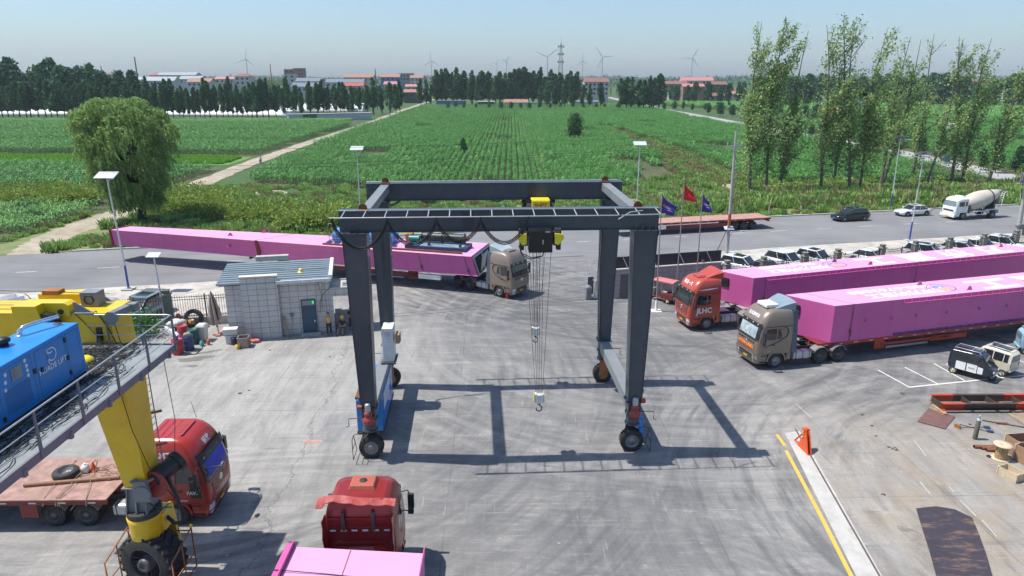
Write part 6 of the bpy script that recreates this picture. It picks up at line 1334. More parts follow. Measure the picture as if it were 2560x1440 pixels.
def left_end(u,v,Y):return ZAT(u,v,Y)
for i,(v0,dz,off,nm)in enumerate(((388,.1,-.7,'topmost'),(437,-.9,.0,'middle'),(451,-1.0,.7,'lowest'))):
 wire(f'{nm} of the three power wires running left from the utility pole past the willow',(tp.x+off,tp.y+off*.2,tp.z+dz),ZAT(-260,v0-10,50.5),.5,r=.014)
tq=Vector((tz2.x,pb2.y,tz2.z))
for i,(dz,off,nm)in enumerate(((.1,-.7,'topmost'),(-.9,0,'middle'),(-1.0,.7,'lowest'))):
 wire(f'{nm} of the three power wires between the two utility poles at the right',(tp.x+off,tp.y+off*.2,tp.z+dz),(tq.x+off,tq.y+off*.2,tq.z+dz-.6),1.0,r=.016)
wire('farther power wire above the poplars at the right',ZAT(1838,470,80),ZAT(2700,400,105),.8,r=.018)
wire('thin wire crossing the corn field high above the gantry',ZAT(840,455,62),ZAT(1838,352,67.3),1.0,r=.014)
def flag(label,base,top,cloth,pts,txt=False,group='flagpoles'):
 p=G(*base);q=ZAT(*top,p.y);t=thing('flagpole',label,'flagpole',(p.x,p.y,0),0,group)
 b=MB();tx=q.x-p.x;b.cyl((0,0,0),(tx,0,q.z),.06,.035,n=10);b.sphere((tx,0,q.z+.06),.07,8);b.build('pole',P('pinkish_flagpole',(.36,.3,.29),.4,.4),t)
 b=MB();b.cyl((0,0,0),(0,0,.9),.14,.1,n=10);b.box((0,0,.03),(.8,.8,.06));b.build('pole_base',M_white,t)
 c=[ZAT(u,v,p.y)for u,v in pts];c=[Vector((k.x-p.x,0,k.z))for k in c]
 def fn(u,v):
  a=c[3].lerp(c[0],v);d=c[2].lerp(c[1],v);r=a.lerp(d,u);r.y+=.16*math.sin(u*7+v*2.2)*u+.1*math.sin(v*9+u*3)*u;r.z-=.12*math.sin(u*math.pi)*v;return r
 b=MB();b.grid(fn,18,12);f=b.build('flag',cloth,t)
 k=f.modifiers.new('s','SOLIDIFY');k.thickness=.012
 if txt:
  def at(u,v,e=.02):r=fn(u,v);return Vector((r.x,r.y-e,r.z))
  lettering(f,'万桥重工',.17,lambda x,y:at(.62+x*.95,.56+y*.85),M_white_l,.015)
  lettering(f,'WANQIAO',.1,lambda x,y:at(.66+x*.95,.4+y*.85),M_white_l,.01)
  b=MB();b.add([at(.2+.13*math.cos(a),.55+.13*math.sin(a))for a in[i*math.pi/8 for i in range(9)]],[tuple(range(9))]);b.build('emblem',P('flag_emblem_red',(.5,.06,.08),.6),f,fix=False)
  b=MB();b.add([at(.08,.5,.022),at(.32,.46,.022),at(.3,.52,.022),at(.12,.53,.022)],[(0,1,2,3)]);b.build('emblem',P('flag_emblem_gold',(.6,.4,.15),.6),f,fix=False)
 return t
M_fp=P('purple_flag_cloth',(.055,.03,.27),.7,0,.08,3);M_fr=P('red_flag_cloth',(.62,.015,.02),.7,0,.06,3)
flag('flagpole with a wide purple flag, leftmost of the three',(1640,778),(1655,484),M_fp,[(1657,490),(1694,516),(1684,541),(1652,534)],True)
flag('tallest flagpole with the red flag, between the two purple ones',(1689,745),(1711,450),M_fr,[(1713,460),(1731,478),(1744,506),(1709,500)])
flag('flagpole with a narrow purple flag, rightmost of the three',(1738,742),(1757,480),M_fp,[(1758,486),(1771,502),(1782,532),(1755,530)],True)
def drum(label,base,col,h=.88,open_=False,dz=0):
 p=G(*base);t=thing('oil_drum',label,'drum',(p.x,p.y+.32,0),0,'oil drums by the fence');t.scale=(1.22,1.22,1.2)
 b=MB();b.lathe([(.28,0),(.29,.02),(.285,.27),(.3,.29),(.285,.31),(.285,.57),(.3,.59),(.285,.61),(.29,h-.02),(.28,h),(.265,h-.03 if not open_ else h-.03),(.26,h-.04 if not open_ else.3),(.01,h-.04 if not open_ else.3)],n=26,caps=False);b.build('shell',col,t);return t
M_dr=P('drum_red',(.4,.03,.035),.45,dirt=(.2,.08,.06),dirta=.4);M_db=P('drum_blue',(.03,.05,.14),.45,dirt=(.12,.12,.14),dirta=.4);M_dg=P('drum_green',(.01,.09,.075),.45,dirt=(.06,.08,.07),dirta=.4)
t=drum('clean red oil drum with a small purple pail on its lid, nearest the crane walkway',(441,889),M_dr)
p=G(441,889);b=MB();b.lathe([(.13,1.05),(.18,1.34),(.17,1.34),(.12,1.1),(.01,1.1)],(p.x,p.y+.28,0),'Z',16);o=b.build('pail',P('violet_plastic',(.1,.08,.35),.4));tag(o,'small violet pail standing on the red oil drum','pail')
drum('dark blue oil drum stuffed with rags, between the red and the green drum',(468,879),M_db,open_=True)
drum('green oil drum in front of the white bin',(481,862),M_dg)
drum('red oil drum at the back, half hidden by white sacks',(455,852),M_dr)
rnd=random.Random(8)
def heap(name,label,cat,c,r,mat,n=7,z0=0,h=.3):
 b=MB()
 for i in range(n):
  a=rnd.uniform(0,6.3);q=rnd.uniform(0,r*.6);cx,cy=c[0]+q*math.cos(a),c[1]+q*math.sin(a);s=rnd.uniform(.35,.6)*r;ph=rnd.uniform(0,6)
  def fn(u,v,cx=cx,cy=cy,s=s,ph=ph):th=2*math.pi*u;f=math.pi*v;k=1+.25*math.sin(3*th+ph)*math.sin(f)+.15*math.sin(7*th+4*f+ph);return(cx+s*k*math.sin(f)*math.cos(th),cy+s*k*math.sin(f)*math.sin(th),z0+h*.5-h*.6*math.cos(f)*k)
  b.grid(fn,12,7)
 o=b.build(name,mat,fix=False);tag(o,label,cat);return o
p=G(468,879);heap('rag_heap','pale rags spilling from the dark blue drum','rags',(p.x,p.y+.28),.3,P('grey_rag',(.35,.33,.31),.9),z0=.95,h=.3)
p=G(440,850);heap('sack_pile','crumpled white sacks piled over the rear red drum','sacks',(p.x-.1,p.y+.6),.65,P('white_sack',(.55,.54,.5),.8),9,z0=.9,h=.35)
b=MB();p=G(420,855);b.hexa([(p.x-.1,p.y,.9),(p.x+1.0,p.y-.5,.55),(p.x+1.05,p.y-.35,.55),(p.x-.05,p.y+.15,.9)],[(p.x-.1,p.y,1.15),(p.x+1.0,p.y-.5,.75),(p.x+1.05,p.y-.35,.75),(p.x-.05,p.y+.15,1.15)]);o=b.build('white_panel',M_white);tag(o,'slanting white plastic channel resting on the drums','panel')
p=G(503,856);t=thing('wheelie_bin','tall dirty white rubbish bin behind the green drum','rubbish bin',(p.x,p.y+.4,0))
b=MB();b.hexa(quad(-.24,.24,-.26,.26,.05),quad(-.32,.32,-.33,.33,1.1));b.build('bin_body',P('dirty_white_plastic',(.55,.54,.5),.6,dirt=(.35,.33,.28),dirta=.4),t,bevel=.03)
b=MB();b.hexa(quad(-.35,.35,-.37,.37,1.1),quad(-.25,.25,-.28,.25,1.25));b.cyl((-.3,.38,1.12),(.3,.38,1.12),.04);b.build('lid',P('dirty_white_plastic',(.55,.54,.5),.6),t,bevel=.02)
p=G(478,838);b=MB();b.lathe([(.16,0),(.2,.28),(.19,.28),(.15,.05),(.01,.05)],(p.x+.15,p.y,.9),'Z',16);o=b.build('bucket',P('orange_bucket',(.5,.22,.05),.5));tag(o,'orange rimmed bucket on the green drum','bucket')
p=G(513,866);b=MB();b.lathe([(.14,0),(.14,.3),(.05,.36),(.05,.4)],(p.x-.25,p.y+.1,0),'Z',14);o=b.build('canister',P('teal_canister',(.1,.35,.38),.5));tag(o,'pale teal canister standing by the rubbish bin','canister')
b=MB();b.lathe([(.1,0),(.12,.34),(.06,.4)],(p.x+.12,p.y+.3,0),'Z',12);o=b.build('canister',P('orange_canister',(.55,.13,.04),.5));tag(o,'small orange canister next to the teal one','canister')
p=G(487,818);tt=thing('worn_tyre','large old tyre leaning against the fence wall left of the guardhouse','tyre',(p.x,p.y,.7),R(12));tt.rotation_euler[0]=R(-12)
b=MB();b.lathe([(.4,-.15),(.62,-.17),(.7,-.1),(.7,.1),(.62,.17),(.4,.15)],axis='Y',n=32,caps=False);b.build('tyre',M_rubber,tt)
p=G(455,832);m=thing('old_motorbike','dark tangled motorbike and parts heaped by the mossy pillar','motorbike',(p.x,p.y+.2,0),R(10))
b=MB();b.box((0,0,.6),(.8,.25,.3));b.box((.1,0,.85),(.7,.28,.12));b.tube([(.7,0,.35),(.5,0,1.0),(.4,.3,1.1)],.03);b.tube([(.5,0,1.0),(.4,-.3,1.1)],.03);b.box((-.3,.1,.35),(.5,.3,.3));b.build('frame',P('dark_green_metal',(.02,.05,.045),.5),m,bevel=.03)
for x in(-.65,.72):b=MB();b.lathe([(.2,-.05),(.3,-.05),(.32,0),(.3,.05),(.2,.05)],(x,0,.32),'Y',20,caps=False);b.build('wheel',M_rubber,m)
b=MB();b.box((-.3,.5,.95),(.5,.2,.3));b.lathe([(.18,0),(.15,.04),(.05,.05)],(-.3,.4,1.15),'Y',12);b.build('red_basket',P('faded_pink_basket',(.35,.12,.12),.7),m)
p=G(545,838);u=thing('folded_umbrella','large folded beige sun umbrella standing by the guardhouse corner','umbrella',(p.x,p.y+.2,0));u.rotation_euler=(0,R(-4),0)
b=MB();b.cyl((0,0,0),(0,0,3.3),.035);b.build('pole',M_grey,u)
b=MB()
for k in range(5):
 a=k*1.25;b.loft([[(r*math.cos(a+s),r*math.sin(a+s)*.8,z)for s,r in((-.3,r0),(0,r0*1.5),(.3,r0),(0,r0*.3))]for z,r0 in((3.2,.05),(2.7,.17),(2.0,.28),(1.5-.12*k,.33),(1.1-.12*k,.25))])
b.build('canopy',P('beige_canvas',(.33,.27,.24),.85,0,.2,4),u)
b=MB();b.box((.15,-.1,.06),(1.0,.35,.1));b.box((.1,0,.05),(.3,1.0,.08));b.build('base_bricks',P('brick_pink',(.4,.2,.16),.9),u)
p=G(592,866);t=thing('ice_box','white and cream foam box stacked at the guardhouse left corner','box',(p.x-.6,p.y+.7,0),R(12))
b=MB();b.box((0,0,.32),(.7,.55,.62));b.box((0,0,.85),(.95,.6,.35));b.box((0,0,1.06),(1.0,.64,.08));b.build('box_body',P('foam_white',(.58,.58,.55),.7,dirt=(.4,.38,.33),dirta=.4),t,bevel=.03)
p=G(592,862);b=MB();b.lathe([(.2,0),(.22,.5),(.18,.52),(.1,.5),(.01,.5)],(p.x-.2,p.y+.1,0),'Z',14);o=b.build('black_bucket',M_black);tag(o,'black bucket beside the square wooden planter','bucket')
p=G(607,870);t=thing('planter_box','square weathered wooden planter box in front of the guardhouse pier','planter',(p.x,p.y+.3,0),R(8))
b=MB()
for sx,sy,w1,w2 in((0,-.35,.75,.05),(0,.35,.75,.05),(-.35,0,.05,.75),(.35,0,.05,.75)):b.box((sx,sy,.38),(w1,w2,.7))
b.box((0,0,.3),(.7,.7,.05));b.build('box_body',P('pinkish_old_wood',(.3,.23,.2),.85,0,.2,8),t,bevel=.01)
p=G(595,872);b=MB();b.lathe([(.13,0),(.16,.3),(.15,.3),(.14,.26),(.01,.26)],(p.x,p.y,0),'Z',16);o=b.build('yellow_pail',P('yellow_pail_plastic',(.62,.4,.05),.5));tag(o,'small yellow paint pail in front of the wooden planter','pail')
p=G(637,858);heap('red_bag','crumpled red and white bags lying by the pier foot','bags',(p.x,p.y+.2),.5,P('red_bag_plastic',(.5,.05,.05),.6,0,.3,4,dirt=(.6,.5,.48),dirta=.8,dscale=2.5),7,0,.22)
p=G(548,890)
b=MB();q0,q1,q2,q3=(G(*k)for k in((463,888),(490,886),(505,873),(508,862)));b.tube([(k.x,k.y,.03)for k in(q0,q1,q2,q3)],.03,6);o=b.build('hose',M_cable);tag(o,'black hose curling on the concrete past the oil drums','hose')
p=G(447,860)
t=thing('channel_frame','long orange and rust steel channel frame lying at the right of the yard','steel frame',(24.0,35.3,0),R(.6))
M_ors=P('primer_orange',(.45,.055,.02),.6,0,.1,2,dirt=(.25,.06,.03),dirta=.3);M_dks=P('bare_dark_steel',(.075,.055,.045),.6,.3,.2,3,dirt=(.16,.08,.04),dirta=.5)
def chan(x0,x1,yy,s,mat):
 b=MB();b.box(((x0+x1)/2,yy,.36),(x1-x0,.03,.36));b.box(((x0+x1)/2,yy-s*.09,.54),(x1-x0,.2,.03));b.box(((x0+x1)/2,yy-s*.09,.17),(x1-x0,.2,.03));return b.build('channel',mat,t)
for yy,s in((0,1),(.95,-1)):
 chan(0,1.25,yy,s,M_ors);chan(1.25,4.2,yy,s,M_dks);chan(4.2,7,yy,s,M_ors)
b=MB()
for x in(.0,1.7,3.1,4.6):b.box((x,.48,.36),(.05,.9,.3))
b.build('cross_plate',M_dks,t)
b=MB();b.box((.0,.1,.07),(.2,1.2,.14));b.box((4,.5,.07),(.2,1.4,.14));b.build('support_block',M_wood,t)
b=MB();pl=[G(2293,1055),G(2362,1074),G(2388,1043),G(2321,1022)];b.prism([(k.x,k.y)for k in pl],.03,.05);o=b.build('steel_plate',P('purple_rust_plate',(.15,.08,.075),.7,.1,.25,2,dirt=(.25,.11,.06),dirta=.6,dscale=1.2));tag(o,'flat square rusty steel plate lying beside the orange frame','steel plate')
b=MB();pl=[G(2518,1036),G(2560,1062),G(2640,1055),G(2600,1030)];b.prism([(k.x,k.y)for k in pl],.02,.04);o=b.build('steel_plate',P('tan_plate',(.28,.21,.15),.8,0,.25,2));tag(o,'tan steel plate cut off by the right edge of the picture','steel plate')
c_=[(2290,1273),(2340,1268),(2385,1275),(2430,1296),(2448,1340),(2466,1390),(2480,1440),(2530,1600),(2400,1620),(2340,1440),(2322,1375),(2305,1322)]
def platemat():
 m=P('scraped_navy_plate',(.013,.02,.045),.45,.15,.3,1.5,dirt=(.32,.2,.11),dirta=.95,dscale=.95);t=m.node_tree
 for n in t.nodes:
  if n.type=='TEX_NOISE' and abs(n.inputs['Scale'].default_value-.95)<.01:
   mp=N(t,'ShaderNodeMapping');mp.inputs['Scale'].default_value=(.7,2.6,1);mp.inputs['Rotation'].default_value=(0,0,.25);tc=[q for q in t.nodes if q.type=='TEX_COORD'][0]
   t.links.new(tc.outputs['Object'],mp.inputs[0]);t.links.new(mp.outputs[0],n.inputs['Vector'])
 return m
b=MB();b.prism([tuple(G(*k).xy)for k in c_],.02,.05);o=b.build('curved_plate',platemat());tag(o,'large dark navy scraped steel sheet with a curved end at the bottom right','steel plate')
p=G(2440,1100);t=thing('gas_cylinder','grey-green gas cylinder with pale neck standing on the concrete at the right','gas cylinder',(p.x,p.y+.1,0))
b=MB();b.lathe([(.105,.0),(.115,.03),(.115,1.0),(.11,1.08)],n=20);b.build('body',P('old_cylinder_paint',(.13,.13,.09),.6,0,.4,5,dirt=(.28,.28,.25),dirta=.7,dscale=4),t)
b=MB();b.lathe([(.11,1.08),(.09,1.16),(.04,1.2),(.04,1.24),(.055,1.24),(.05,1.33),(.02,1.37)],n=18);b.build('neck',P('silver_neck',(.5,.52,.53),.4,.4),t)
p=G(2502,1148);t=thing('cable_reel','wooden cable reel standing upright between the rusty pipes and the crates','cable reel',(p.x,p.y+.05,0))
M_ply=P('pale_plywood',(.55,.45,.31),.8,0,.18,5,dirt=(.3,.22,.14),dirta=.3)
b=MB();b.lathe([(.02,0),(.42,0),(.42,.05),(.02,.05)],n=28,caps=False);b.build('bottom_disc',M_ply,t);b=MB();b.lathe([(.02,.75),(.42,.75),(.42,.8),(.06,.8),(.05,.78),(.01,.78)],n=28,caps=False)
for k in range(8):b.cyl((.3*math.cos(k*.785),.3*math.sin(k*.785),.8),(.3*math.cos(k*.785),.3*math.sin(k*.785),.81),.02,n=6)
b.build('top_disc',M_ply,t)
b=MB()
for k in range(16):a=k*math.pi/8;b.box((.24*math.cos(a),.24*math.sin(a),.4),(.03,.085,.7),rz=a)
b.build('core',P('reel_staves',(.4,.27,.13),.8,0,.35,6),t)
for i,k in enumerate(((0,0),(.28,-.12),(.42,-.3),(.75,-.42))):
 p=G(2434,1120);b=MB();x,yy=p.x+k[0],p.y+k[1];b.lathe([(.075,0),(.09,0),(.09,3.0),(.075,3.0)],(0,0,0),'X',16,caps=False);o=b.build('steel_pipe',M_rust,loc=(x,yy,.09),rot=(0,0,R(-1-i)));o['group']='rusty pipes'
 tag(o,['rusty steel pipe farthest back in the row beside the cable reel','second rusty pipe from the back beside the cable reel','third rusty pipe from the back beside the cable reel','rusty steel pipe nearest the camera beside the cable reel'][i],'pipe','rusty pipes beside the reel')
b=MB();p=G(2472,1142);b.lathe([(.06,0),(.11,0),(.11,.05),(.06,.05)],(p.x,p.y,0),'Z',20,caps=False);o=b.build('coil',M_cable);tag(o,'small black coil in front of the rusty pipes','coil')
def crate(label,c,d,rz,mat):
 t=thing('wooden_crate',label,'crate',(*c,0),rz,'open plywood crates');L,w,h_=d
 b=MB();b.box((0,-w/2,h_/2),(L,.03,h_));b.box((0,w/2,h_/2),(L,.03,h_));b.box((-L/2,0,h_/2),(.03,w,h_));b.box((L/2,0,h_/2),(.03,w,h_));b.box((0,0,.06),(L,w,.03));b.build('panel',mat,t)
 b=MB()
 for sx in(-1,1):
  for sy in(-1,1):b.box((sx*(L/2+.01),sy*(w/2+.01),h_/2),(.06,.06,h_+.02))
 for sy in(-1,1):b.box((0,sy*(w/2+.02),h_-.03),(L,.03,.06))
 b.build('batten',M_ply,t);return t
M_pl=P('brown_plywood',(.33,.2,.12),.8,0,.2,3,dirt=(.2,.12,.07),dirta=.4)
p=G(2530,1200);crate('small open plywood crate in front of the cable reel',(p.x+.1,p.y+.25),(.62,.85,.42),R(22),M_ply)
p=G(2560,1160);crate('tall brown open crate behind the small crate, cut by the right edge',(p.x+.45,p.y+.15),(1.2,.9,.85),R(15),M_pl);crate('farther brown open crate at the right edge beyond the reel',(p.x+.55,p.y+1.0),(1.3,.8,.9),R(8),M_pl)
b=MB();a_,c2=G(2398,1062),G(2470,1080);b.tube([(a_.x,a_.y,.04),(c2.x,c2.y,.04)],.018,5);a2,c3=G(2400,1070),G(2462,1070);b.tube([(a2.x,a2.y,.05),(c3.x,c3.y,.05)],.018,5)
for k,s in((c2,.16),(c3,.14)):b.box((k.x+.1,k.y,.06),(.3,.22,.04),rz=-.3)
o=b.build('plate_rod',P('navy_rod',(.03,.05,.13),.5));tag(o,'two crossed dark blue rods with end plates behind the gas cylinder','rods')
b=MB();b.box((G(2393,1070).x,G(2393,1070).y,.1),(.08,.3,.2),rz=.5);b.box((G(2424,1061).x,G(2424,1061).y,.03),(.14,.1,.05));o=b.build('orange_block',M_orr);tag(o,'small rust orange steel pieces left of the gas cylinder','steel pieces')
b=MB();a_,c2=G(2455,1052),G(2600,1076);b.tube([(a_.x,a_.y,.04),(c2.x,c2.y,.04)],.03,4);m_=a_.lerp(c2,.35);b.box((m_.x,m_.y,.05),(.6,.16,.06),rz=-.13);o=b.build('rusty_rod',M_rust);tag(o,'long thin rusty rod between the gas cylinder and the orange frame','rod')
b=MB();p=G(2532,1195);b.lathe([(.05,0),(.1,0),(.1,.02),(.05,.02)],(p.x,p.y,0),'Z',16,caps=False);o=b.build('blue_ring',P('blue_ring_paint',(.05,.08,.4),.5));tag(o,'small blue ring lying on the concrete below the crates','ring')
p=G(2010,1125);t=thing('orange_bracket','bright orange welded steel stop bracket standing on the slot in the slab','bracket',(p.x,p.y,0),R(-84))
b=MB();b.prismy([(-.55,0),(.55,0),(.5,.1),(.1,1.15),(-.12,1.15),(-.2,.6)],-.09,-.05);b.prismy([(-.55,0),(.55,0),(.5,.1),(.1,1.05),(-.12,1.15),(-.2,.6)],.09,.13);b.box((0,.02,.5),(.06,.2,1.0));b.box((-.1,.02,1.1),(.22,.3,.12));b.tube([(-.95,.0,.03),(-.1,0,1.0)],.045,5);b.tube([(-.95,0,.03),(-.5,0,.1)],.04,5);b.build('bracket_body',P('bright_orange',(.68,.09,.02),.5,0,.15,4),t)
b=MB()
for z in(.75,.9,1.02):b.cyl((-.05,-.15,z),(-.05,.18,z),.035,n=8)
b.build('bolt',P('yellow_bolt',(.6,.4,.08),.5),t)
rnd=random.Random(21);b=MB()
for u,v,s in((600,984,.14),(622,976,.08),(1045,768,.16),(2155,1037,.1),(2222,1118,.09),(2256,984,.16),(2180,1065,.08),(825,892,.08),(675,876,.08),(2190,1090,.07),(2240,1125,.12)):
 p=G(u,v);n=7;pts=[(p.x+s*rnd.uniform(.6,1.2)*math.cos(2*math.pi*i/n),p.y+s*.8*rnd.uniform(.6,1.2)*math.sin(2*math.pi*i/n))for i in range(n)];b.prism(pts,.002,.03)
o=b.build('debris_scraps',P('debris_dark',(.08,.07,.06),.8));tag(o,'scattered small dark scraps lying on the concrete yard','debris');o['kind']='stuff'
b=MB();p=G(2207,1236);b.tube([(p.x-.1,p.y,.02),(p.x+.05,p.y-.1,.02),(p.x+.1,p.y-.05,.02),(p.x,p.y+.08,.02)],.012,5);p=G(2235,1122);b.tube([(p.x+.15*math.cos(a),p.y+.1*math.sin(1.7*a),.02)for a in[k*.5 for k in range(10)]],.012,4);o=b.build('wire_scraps',M_cable);tag(o,'bent wire scraps lying on the concrete right of the slot','wire scraps')
p=ZAT(1258,520,66);t=thing('triangle_sign','small pale triangular sign post across the road, seen between the two crane beams','sign',(p.x*1.27,84.5,0))
b=MB();b.cyl((0,0,0),(0,0,2.4),.04);b.build('post',M_steel,t);b=MB();b.prismy([(-.45,2.2),(.45,2.2),(0,3.0)],-.03,0);b.build('plate',M_trimw,t)
M_skin=P('skin_tone',(.42,.24,.16),.55,0,.05,4);M_hair=P('black_hair',(.012,.011,.01),.6);M_pants=P('dark_trousers',(.02,.022,.03),.8);M_khaki=P('khaki_trousers',(.2,.17,.12),.85)
M_shy=P('mustard_shirt',(.5,.4,.13),.8);M_shb=P('black_shirt',(.018,.018,.02),.8);M_helm=P('yellow_helmet',(.75,.48,.02),.35,coat=.3);M_shoe=P('shoe_dark',(.03,.03,.03),.6)
def limbs(name,chains,mats,parent,lvl=2):
 """one continuous skinned body: chains = list of [(pos, radius, material)], joined at shared first vertex names"""
 me=bpy.data.meshes.new(name);vs=[];es=[];rad=[];idx={}
 for ch in chains:
  prev=None
  for key,p,r in ch:
   if key not in idx:idx[key]=len(vs);vs.append(p);rad.append(r)
   i=idx[key]
   if prev is not None:es.append((prev,i))
   prev=i
 me.from_pydata(vs,es,[]);o=bpy.data.objects.new(name,me);COL.objects.link(o);o.parent=parent
 sk=o.modifiers.new('skin','SKIN');sk.use_smooth_shade=True
 for v,r in zip(me.skin_vertices[0].data,rad):v.radius=(r,r)if not isinstance(r,tuple)else r
 me.skin_vertices[0].data[0].use_root=True
 sb=o.modifiers.new('sub','SUBSURF');sb.levels=lvl;sb.render_levels=lvl
 me.materials.append(mats);return o
def person(label,loc,rz,shirt,pants,pose='stand',helmet=False,arms=None,s=1.0):
 t=thing('person',label,'person',loc,rz);t.scale=(s,)*3
 if pose=='stand':hip=(0,0,.93);kn=[(.03,.11,.5),(.03,-.11,.5)];an=[(-.02,.13,.08),(.04,-.14,.08)]
 else:hip=(0,0,.52);kn=[(.42,.14,.5),(.44,-.16,.48)];an=[(.4,.16,.08),(.55,-.2,.08)]
 hx,hy,hz=hip;ch=(hx+(.0 if pose=='stand' else.08),0,hz+.42);nk=(ch[0]+.01,0,ch[2]+.13);hd=(nk[0]+.03,0,nk[2]+.1)
 arms=arms or[((0,.24,1.1),(.1,.26,.86)),((0,-.24,1.1),(.1,-.26,.86))]
 chains=[[('hip',hip,(.15,.11)),('w',(hx,0,hz+.17),(.14,.1)),('ch',ch,(.17,.11)),('nk',nk,.055),('hd0',hd,.06)]]
 hands=[]
 for i,sy in enumerate((1,-1)):
  sh=(ch[0],sy*.18,ch[2]+.03);el=(arms[i][0]);hn=arms[i][1];hands.append((el,hn))
  chains.append([('ch',ch,.1),(f's{i}',sh,.065),(f'e{i}',el,.045),(f'h{i}',hn,.03)])
  chains.append([('hip',hip,.1),(f'th{i}',(hx,sy*.1,hz-.05),.09),(f'k{i}',kn[i],.06),(f'a{i}',an[i],.042),(f'f{i}',(an[i][0]+.15,an[i][1],.04),.035)])
 body=limbs('body',chains,M_skin,t)
 limbs('shirt',[[('hip',(hx,0,hz+.02),(.165,.125)),('w',(hx,0,hz+.17),(.16,.12)),('ch',ch,(.19,.13)),('c2',(ch[0],0,ch[2]+.07),(.13,.09))]]+[[('ch',ch,.1),(f's{i}',(ch[0],sy*.18,ch[2]+.03),.08),(f'm{i}',tuple(Vector((ch[0],sy*.18,ch[2]+.03)).lerp(Vector(arms[i][0]),.75)),.068)]for i,sy in enumerate((1,-1))],shirt,t)
 limbs('trousers',[[('hip',(hx,0,hz+.02),(.16,.12))]]+[[('hip',(hx,0,hz+.02),(.16,.12)),(f't{i}',(hx,sy*.1,hz-.06),.105),(f'k{i}',kn[i],.08),(f'a{i}',(an[i][0],an[i][1],.12),.065)]for i,sy in enumerate((1,-1))],pants,t)
 b=MB();b.sphere((hd[0]+.01,0,hd[2]+.07),.1,14,1.18);b.cyl((hd[0]+.1,0,hd[2]+.07),(hd[0]+.125,0,hd[2]+.055),.014,.02,n=6)
 for sy in(1,-1):b.sphere((hd[0]+.0,sy*.1,hd[2]+.065),.022,8,1.5)
 b.build('head',M_skin,t)
 if helmet:
  b=MB();b.lathe([(.17,-.01),(.135,.02),(.13,.06),(.1,.115),(.05,.14),(.01,.145)],(hd[0]+.01,0,hd[2]+.1),'Z',20);b.box((hd[0]+.14,0,hd[2]+.1),(.1,.16,.015));b.build('hard_hat',M_helm,t)
 else:
  b=MB();b.sphere((hd[0]-.008,0,hd[2]+.095),.107,14,1.05);b.build('hair',M_hair,t)
 b=MB()
 for i in(0,1):
  e,h_=Vector(arms[i][0]),Vector(arms[i][1]);d=(h_-e).normalized();sd=d.cross(Vector((0,0,1))).normalized()if abs(d.z)<.95 else Vector((0,1,0))
  up=sd.cross(d);c0=h_+d*.04
  b.cyl(h_,h_+d*.08,.03,.034,n=8)
  for k in range(4):st=h_+d*.08+sd*(k-1.5)*.018;b.tube([st,st+d*(.035-.004*abs(k-1.5))-up*.006,st+d*(.06-.006*abs(k-1.5))-up*.03],.0085,6,r1=.007)
  b.tube([h_+d*.02+sd*.03,h_+d*.06+sd*.055-up*.01,h_+d*.09+sd*.055-up*.02],.01,6,r1=.008)
 b.build('hand',M_skin,t)
 b=MB()
 for a_ in an:b.hexa([(a_[0]-.08,a_[1]-.05,0),(a_[0]+.2,a_[1]-.05,0),(a_[0]+.2,a_[1]+.05,0),(a_[0]-.08,a_[1]+.05,0)],[(a_[0]-.07,a_[1]-.04,.1),(a_[0]+.14,a_[1]-.045,.06),(a_[0]+.14,a_[1]+.045,.06),(a_[0]-.07,a_[1]+.04,.1)])
 b.build('shoe',M_shoe,t,bevel=.015)
 return t
p=G(824,838);person('person in a mustard shirt standing by the blue door, hand raised to the face',(p.x,p.y,0),R(-65),M_shy,M_pants,arms=[((.16,.24,1.22),(.2,.1,1.5)),((.1,-.3,1.12),(.22,-.2,1.25))])
p=G(862,836);person('person seated in black shirt, khaki trousers and yellow hard hat under the porch',(p.x-.1,p.y+.25,0),R(-110),M_shb,M_khaki,'sit',True,arms=[((.2,.25,.72),(.38,.08,.7)),((.2,-.25,.72),(.38,-.06,.7))])
p=G(873,828);person('person in black with yellow hard hat standing behind the seated one',(p.x+.1,p.y+.55,0),R(-80),M_shb,M_pants,'stand',True,s=.97,arms=[((.12,.3,1.15),(.3,.35,1.25)),((.05,-.25,1.1),(.15,-.22,.9))])
p=G(851,836);t=thing('office_chair','dark metal chair with curved back under the porch left of the seated person','chair',(p.x-.05,p.y+.2,0),R(-90))
b=MB();b.box((0,0,.45),(.45,.45,.06));b.build('seat',M_black,t,bevel=.02)
for sx,sy in((-.2,-.2),(-.2,.2),(.2,-.2),(.2,.2)):b=MB();b.cyl((sx,sy,0),(sx,sy,.43),.016,n=6);b.build('leg',M_chassis,t)
b=MB();b.tube([(-.2,-.22,.45),(-.24,-.24,.8),(-.26,0,.92),(-.24,.24,.8),(-.2,.22,.45)],.02,6);b.build('backrest',M_chassis,t)
p=G(858,838);b=MB();b.box((0,0,.45),(.4,.4,.05));
for sx,sy in((-.15,-.15),(-.15,.15),(.15,-.15),(.15,.15)):b.cyl((sx,sy,0),(sx,sy,.43),.016,n=6)
o=b.build('stool',M_black,loc=(p.x-.05,p.y+.3,0));tag(o,'low black stool under the seated person in the yellow hard hat','stool')
p=G(652,408);t=thing('scooter','tiny scooter far off on the dirt path between the fields','scooter',(p.x,p.y,0),R(-80))
b=MB();b.box((-.2,0,.6),(.9,.3,.35));b.box((.1,0,.3),(.8,.3,.08));b.tube([(.65,0,.3),(.5,0,1.0)],.04);b.tube([(.48,-.3,1.05),(.48,.3,1.05)],.03);b.build('body',P('silver_scooter',(.4,.4,.42),.4),t)
for x in(-.6,.68):b=MB();b.lathe([(.15,-.05),(.25,0),(.15,.05)],(x,0,.25),'Y',16,caps=False);b.build('wheel',M_rubber,t)
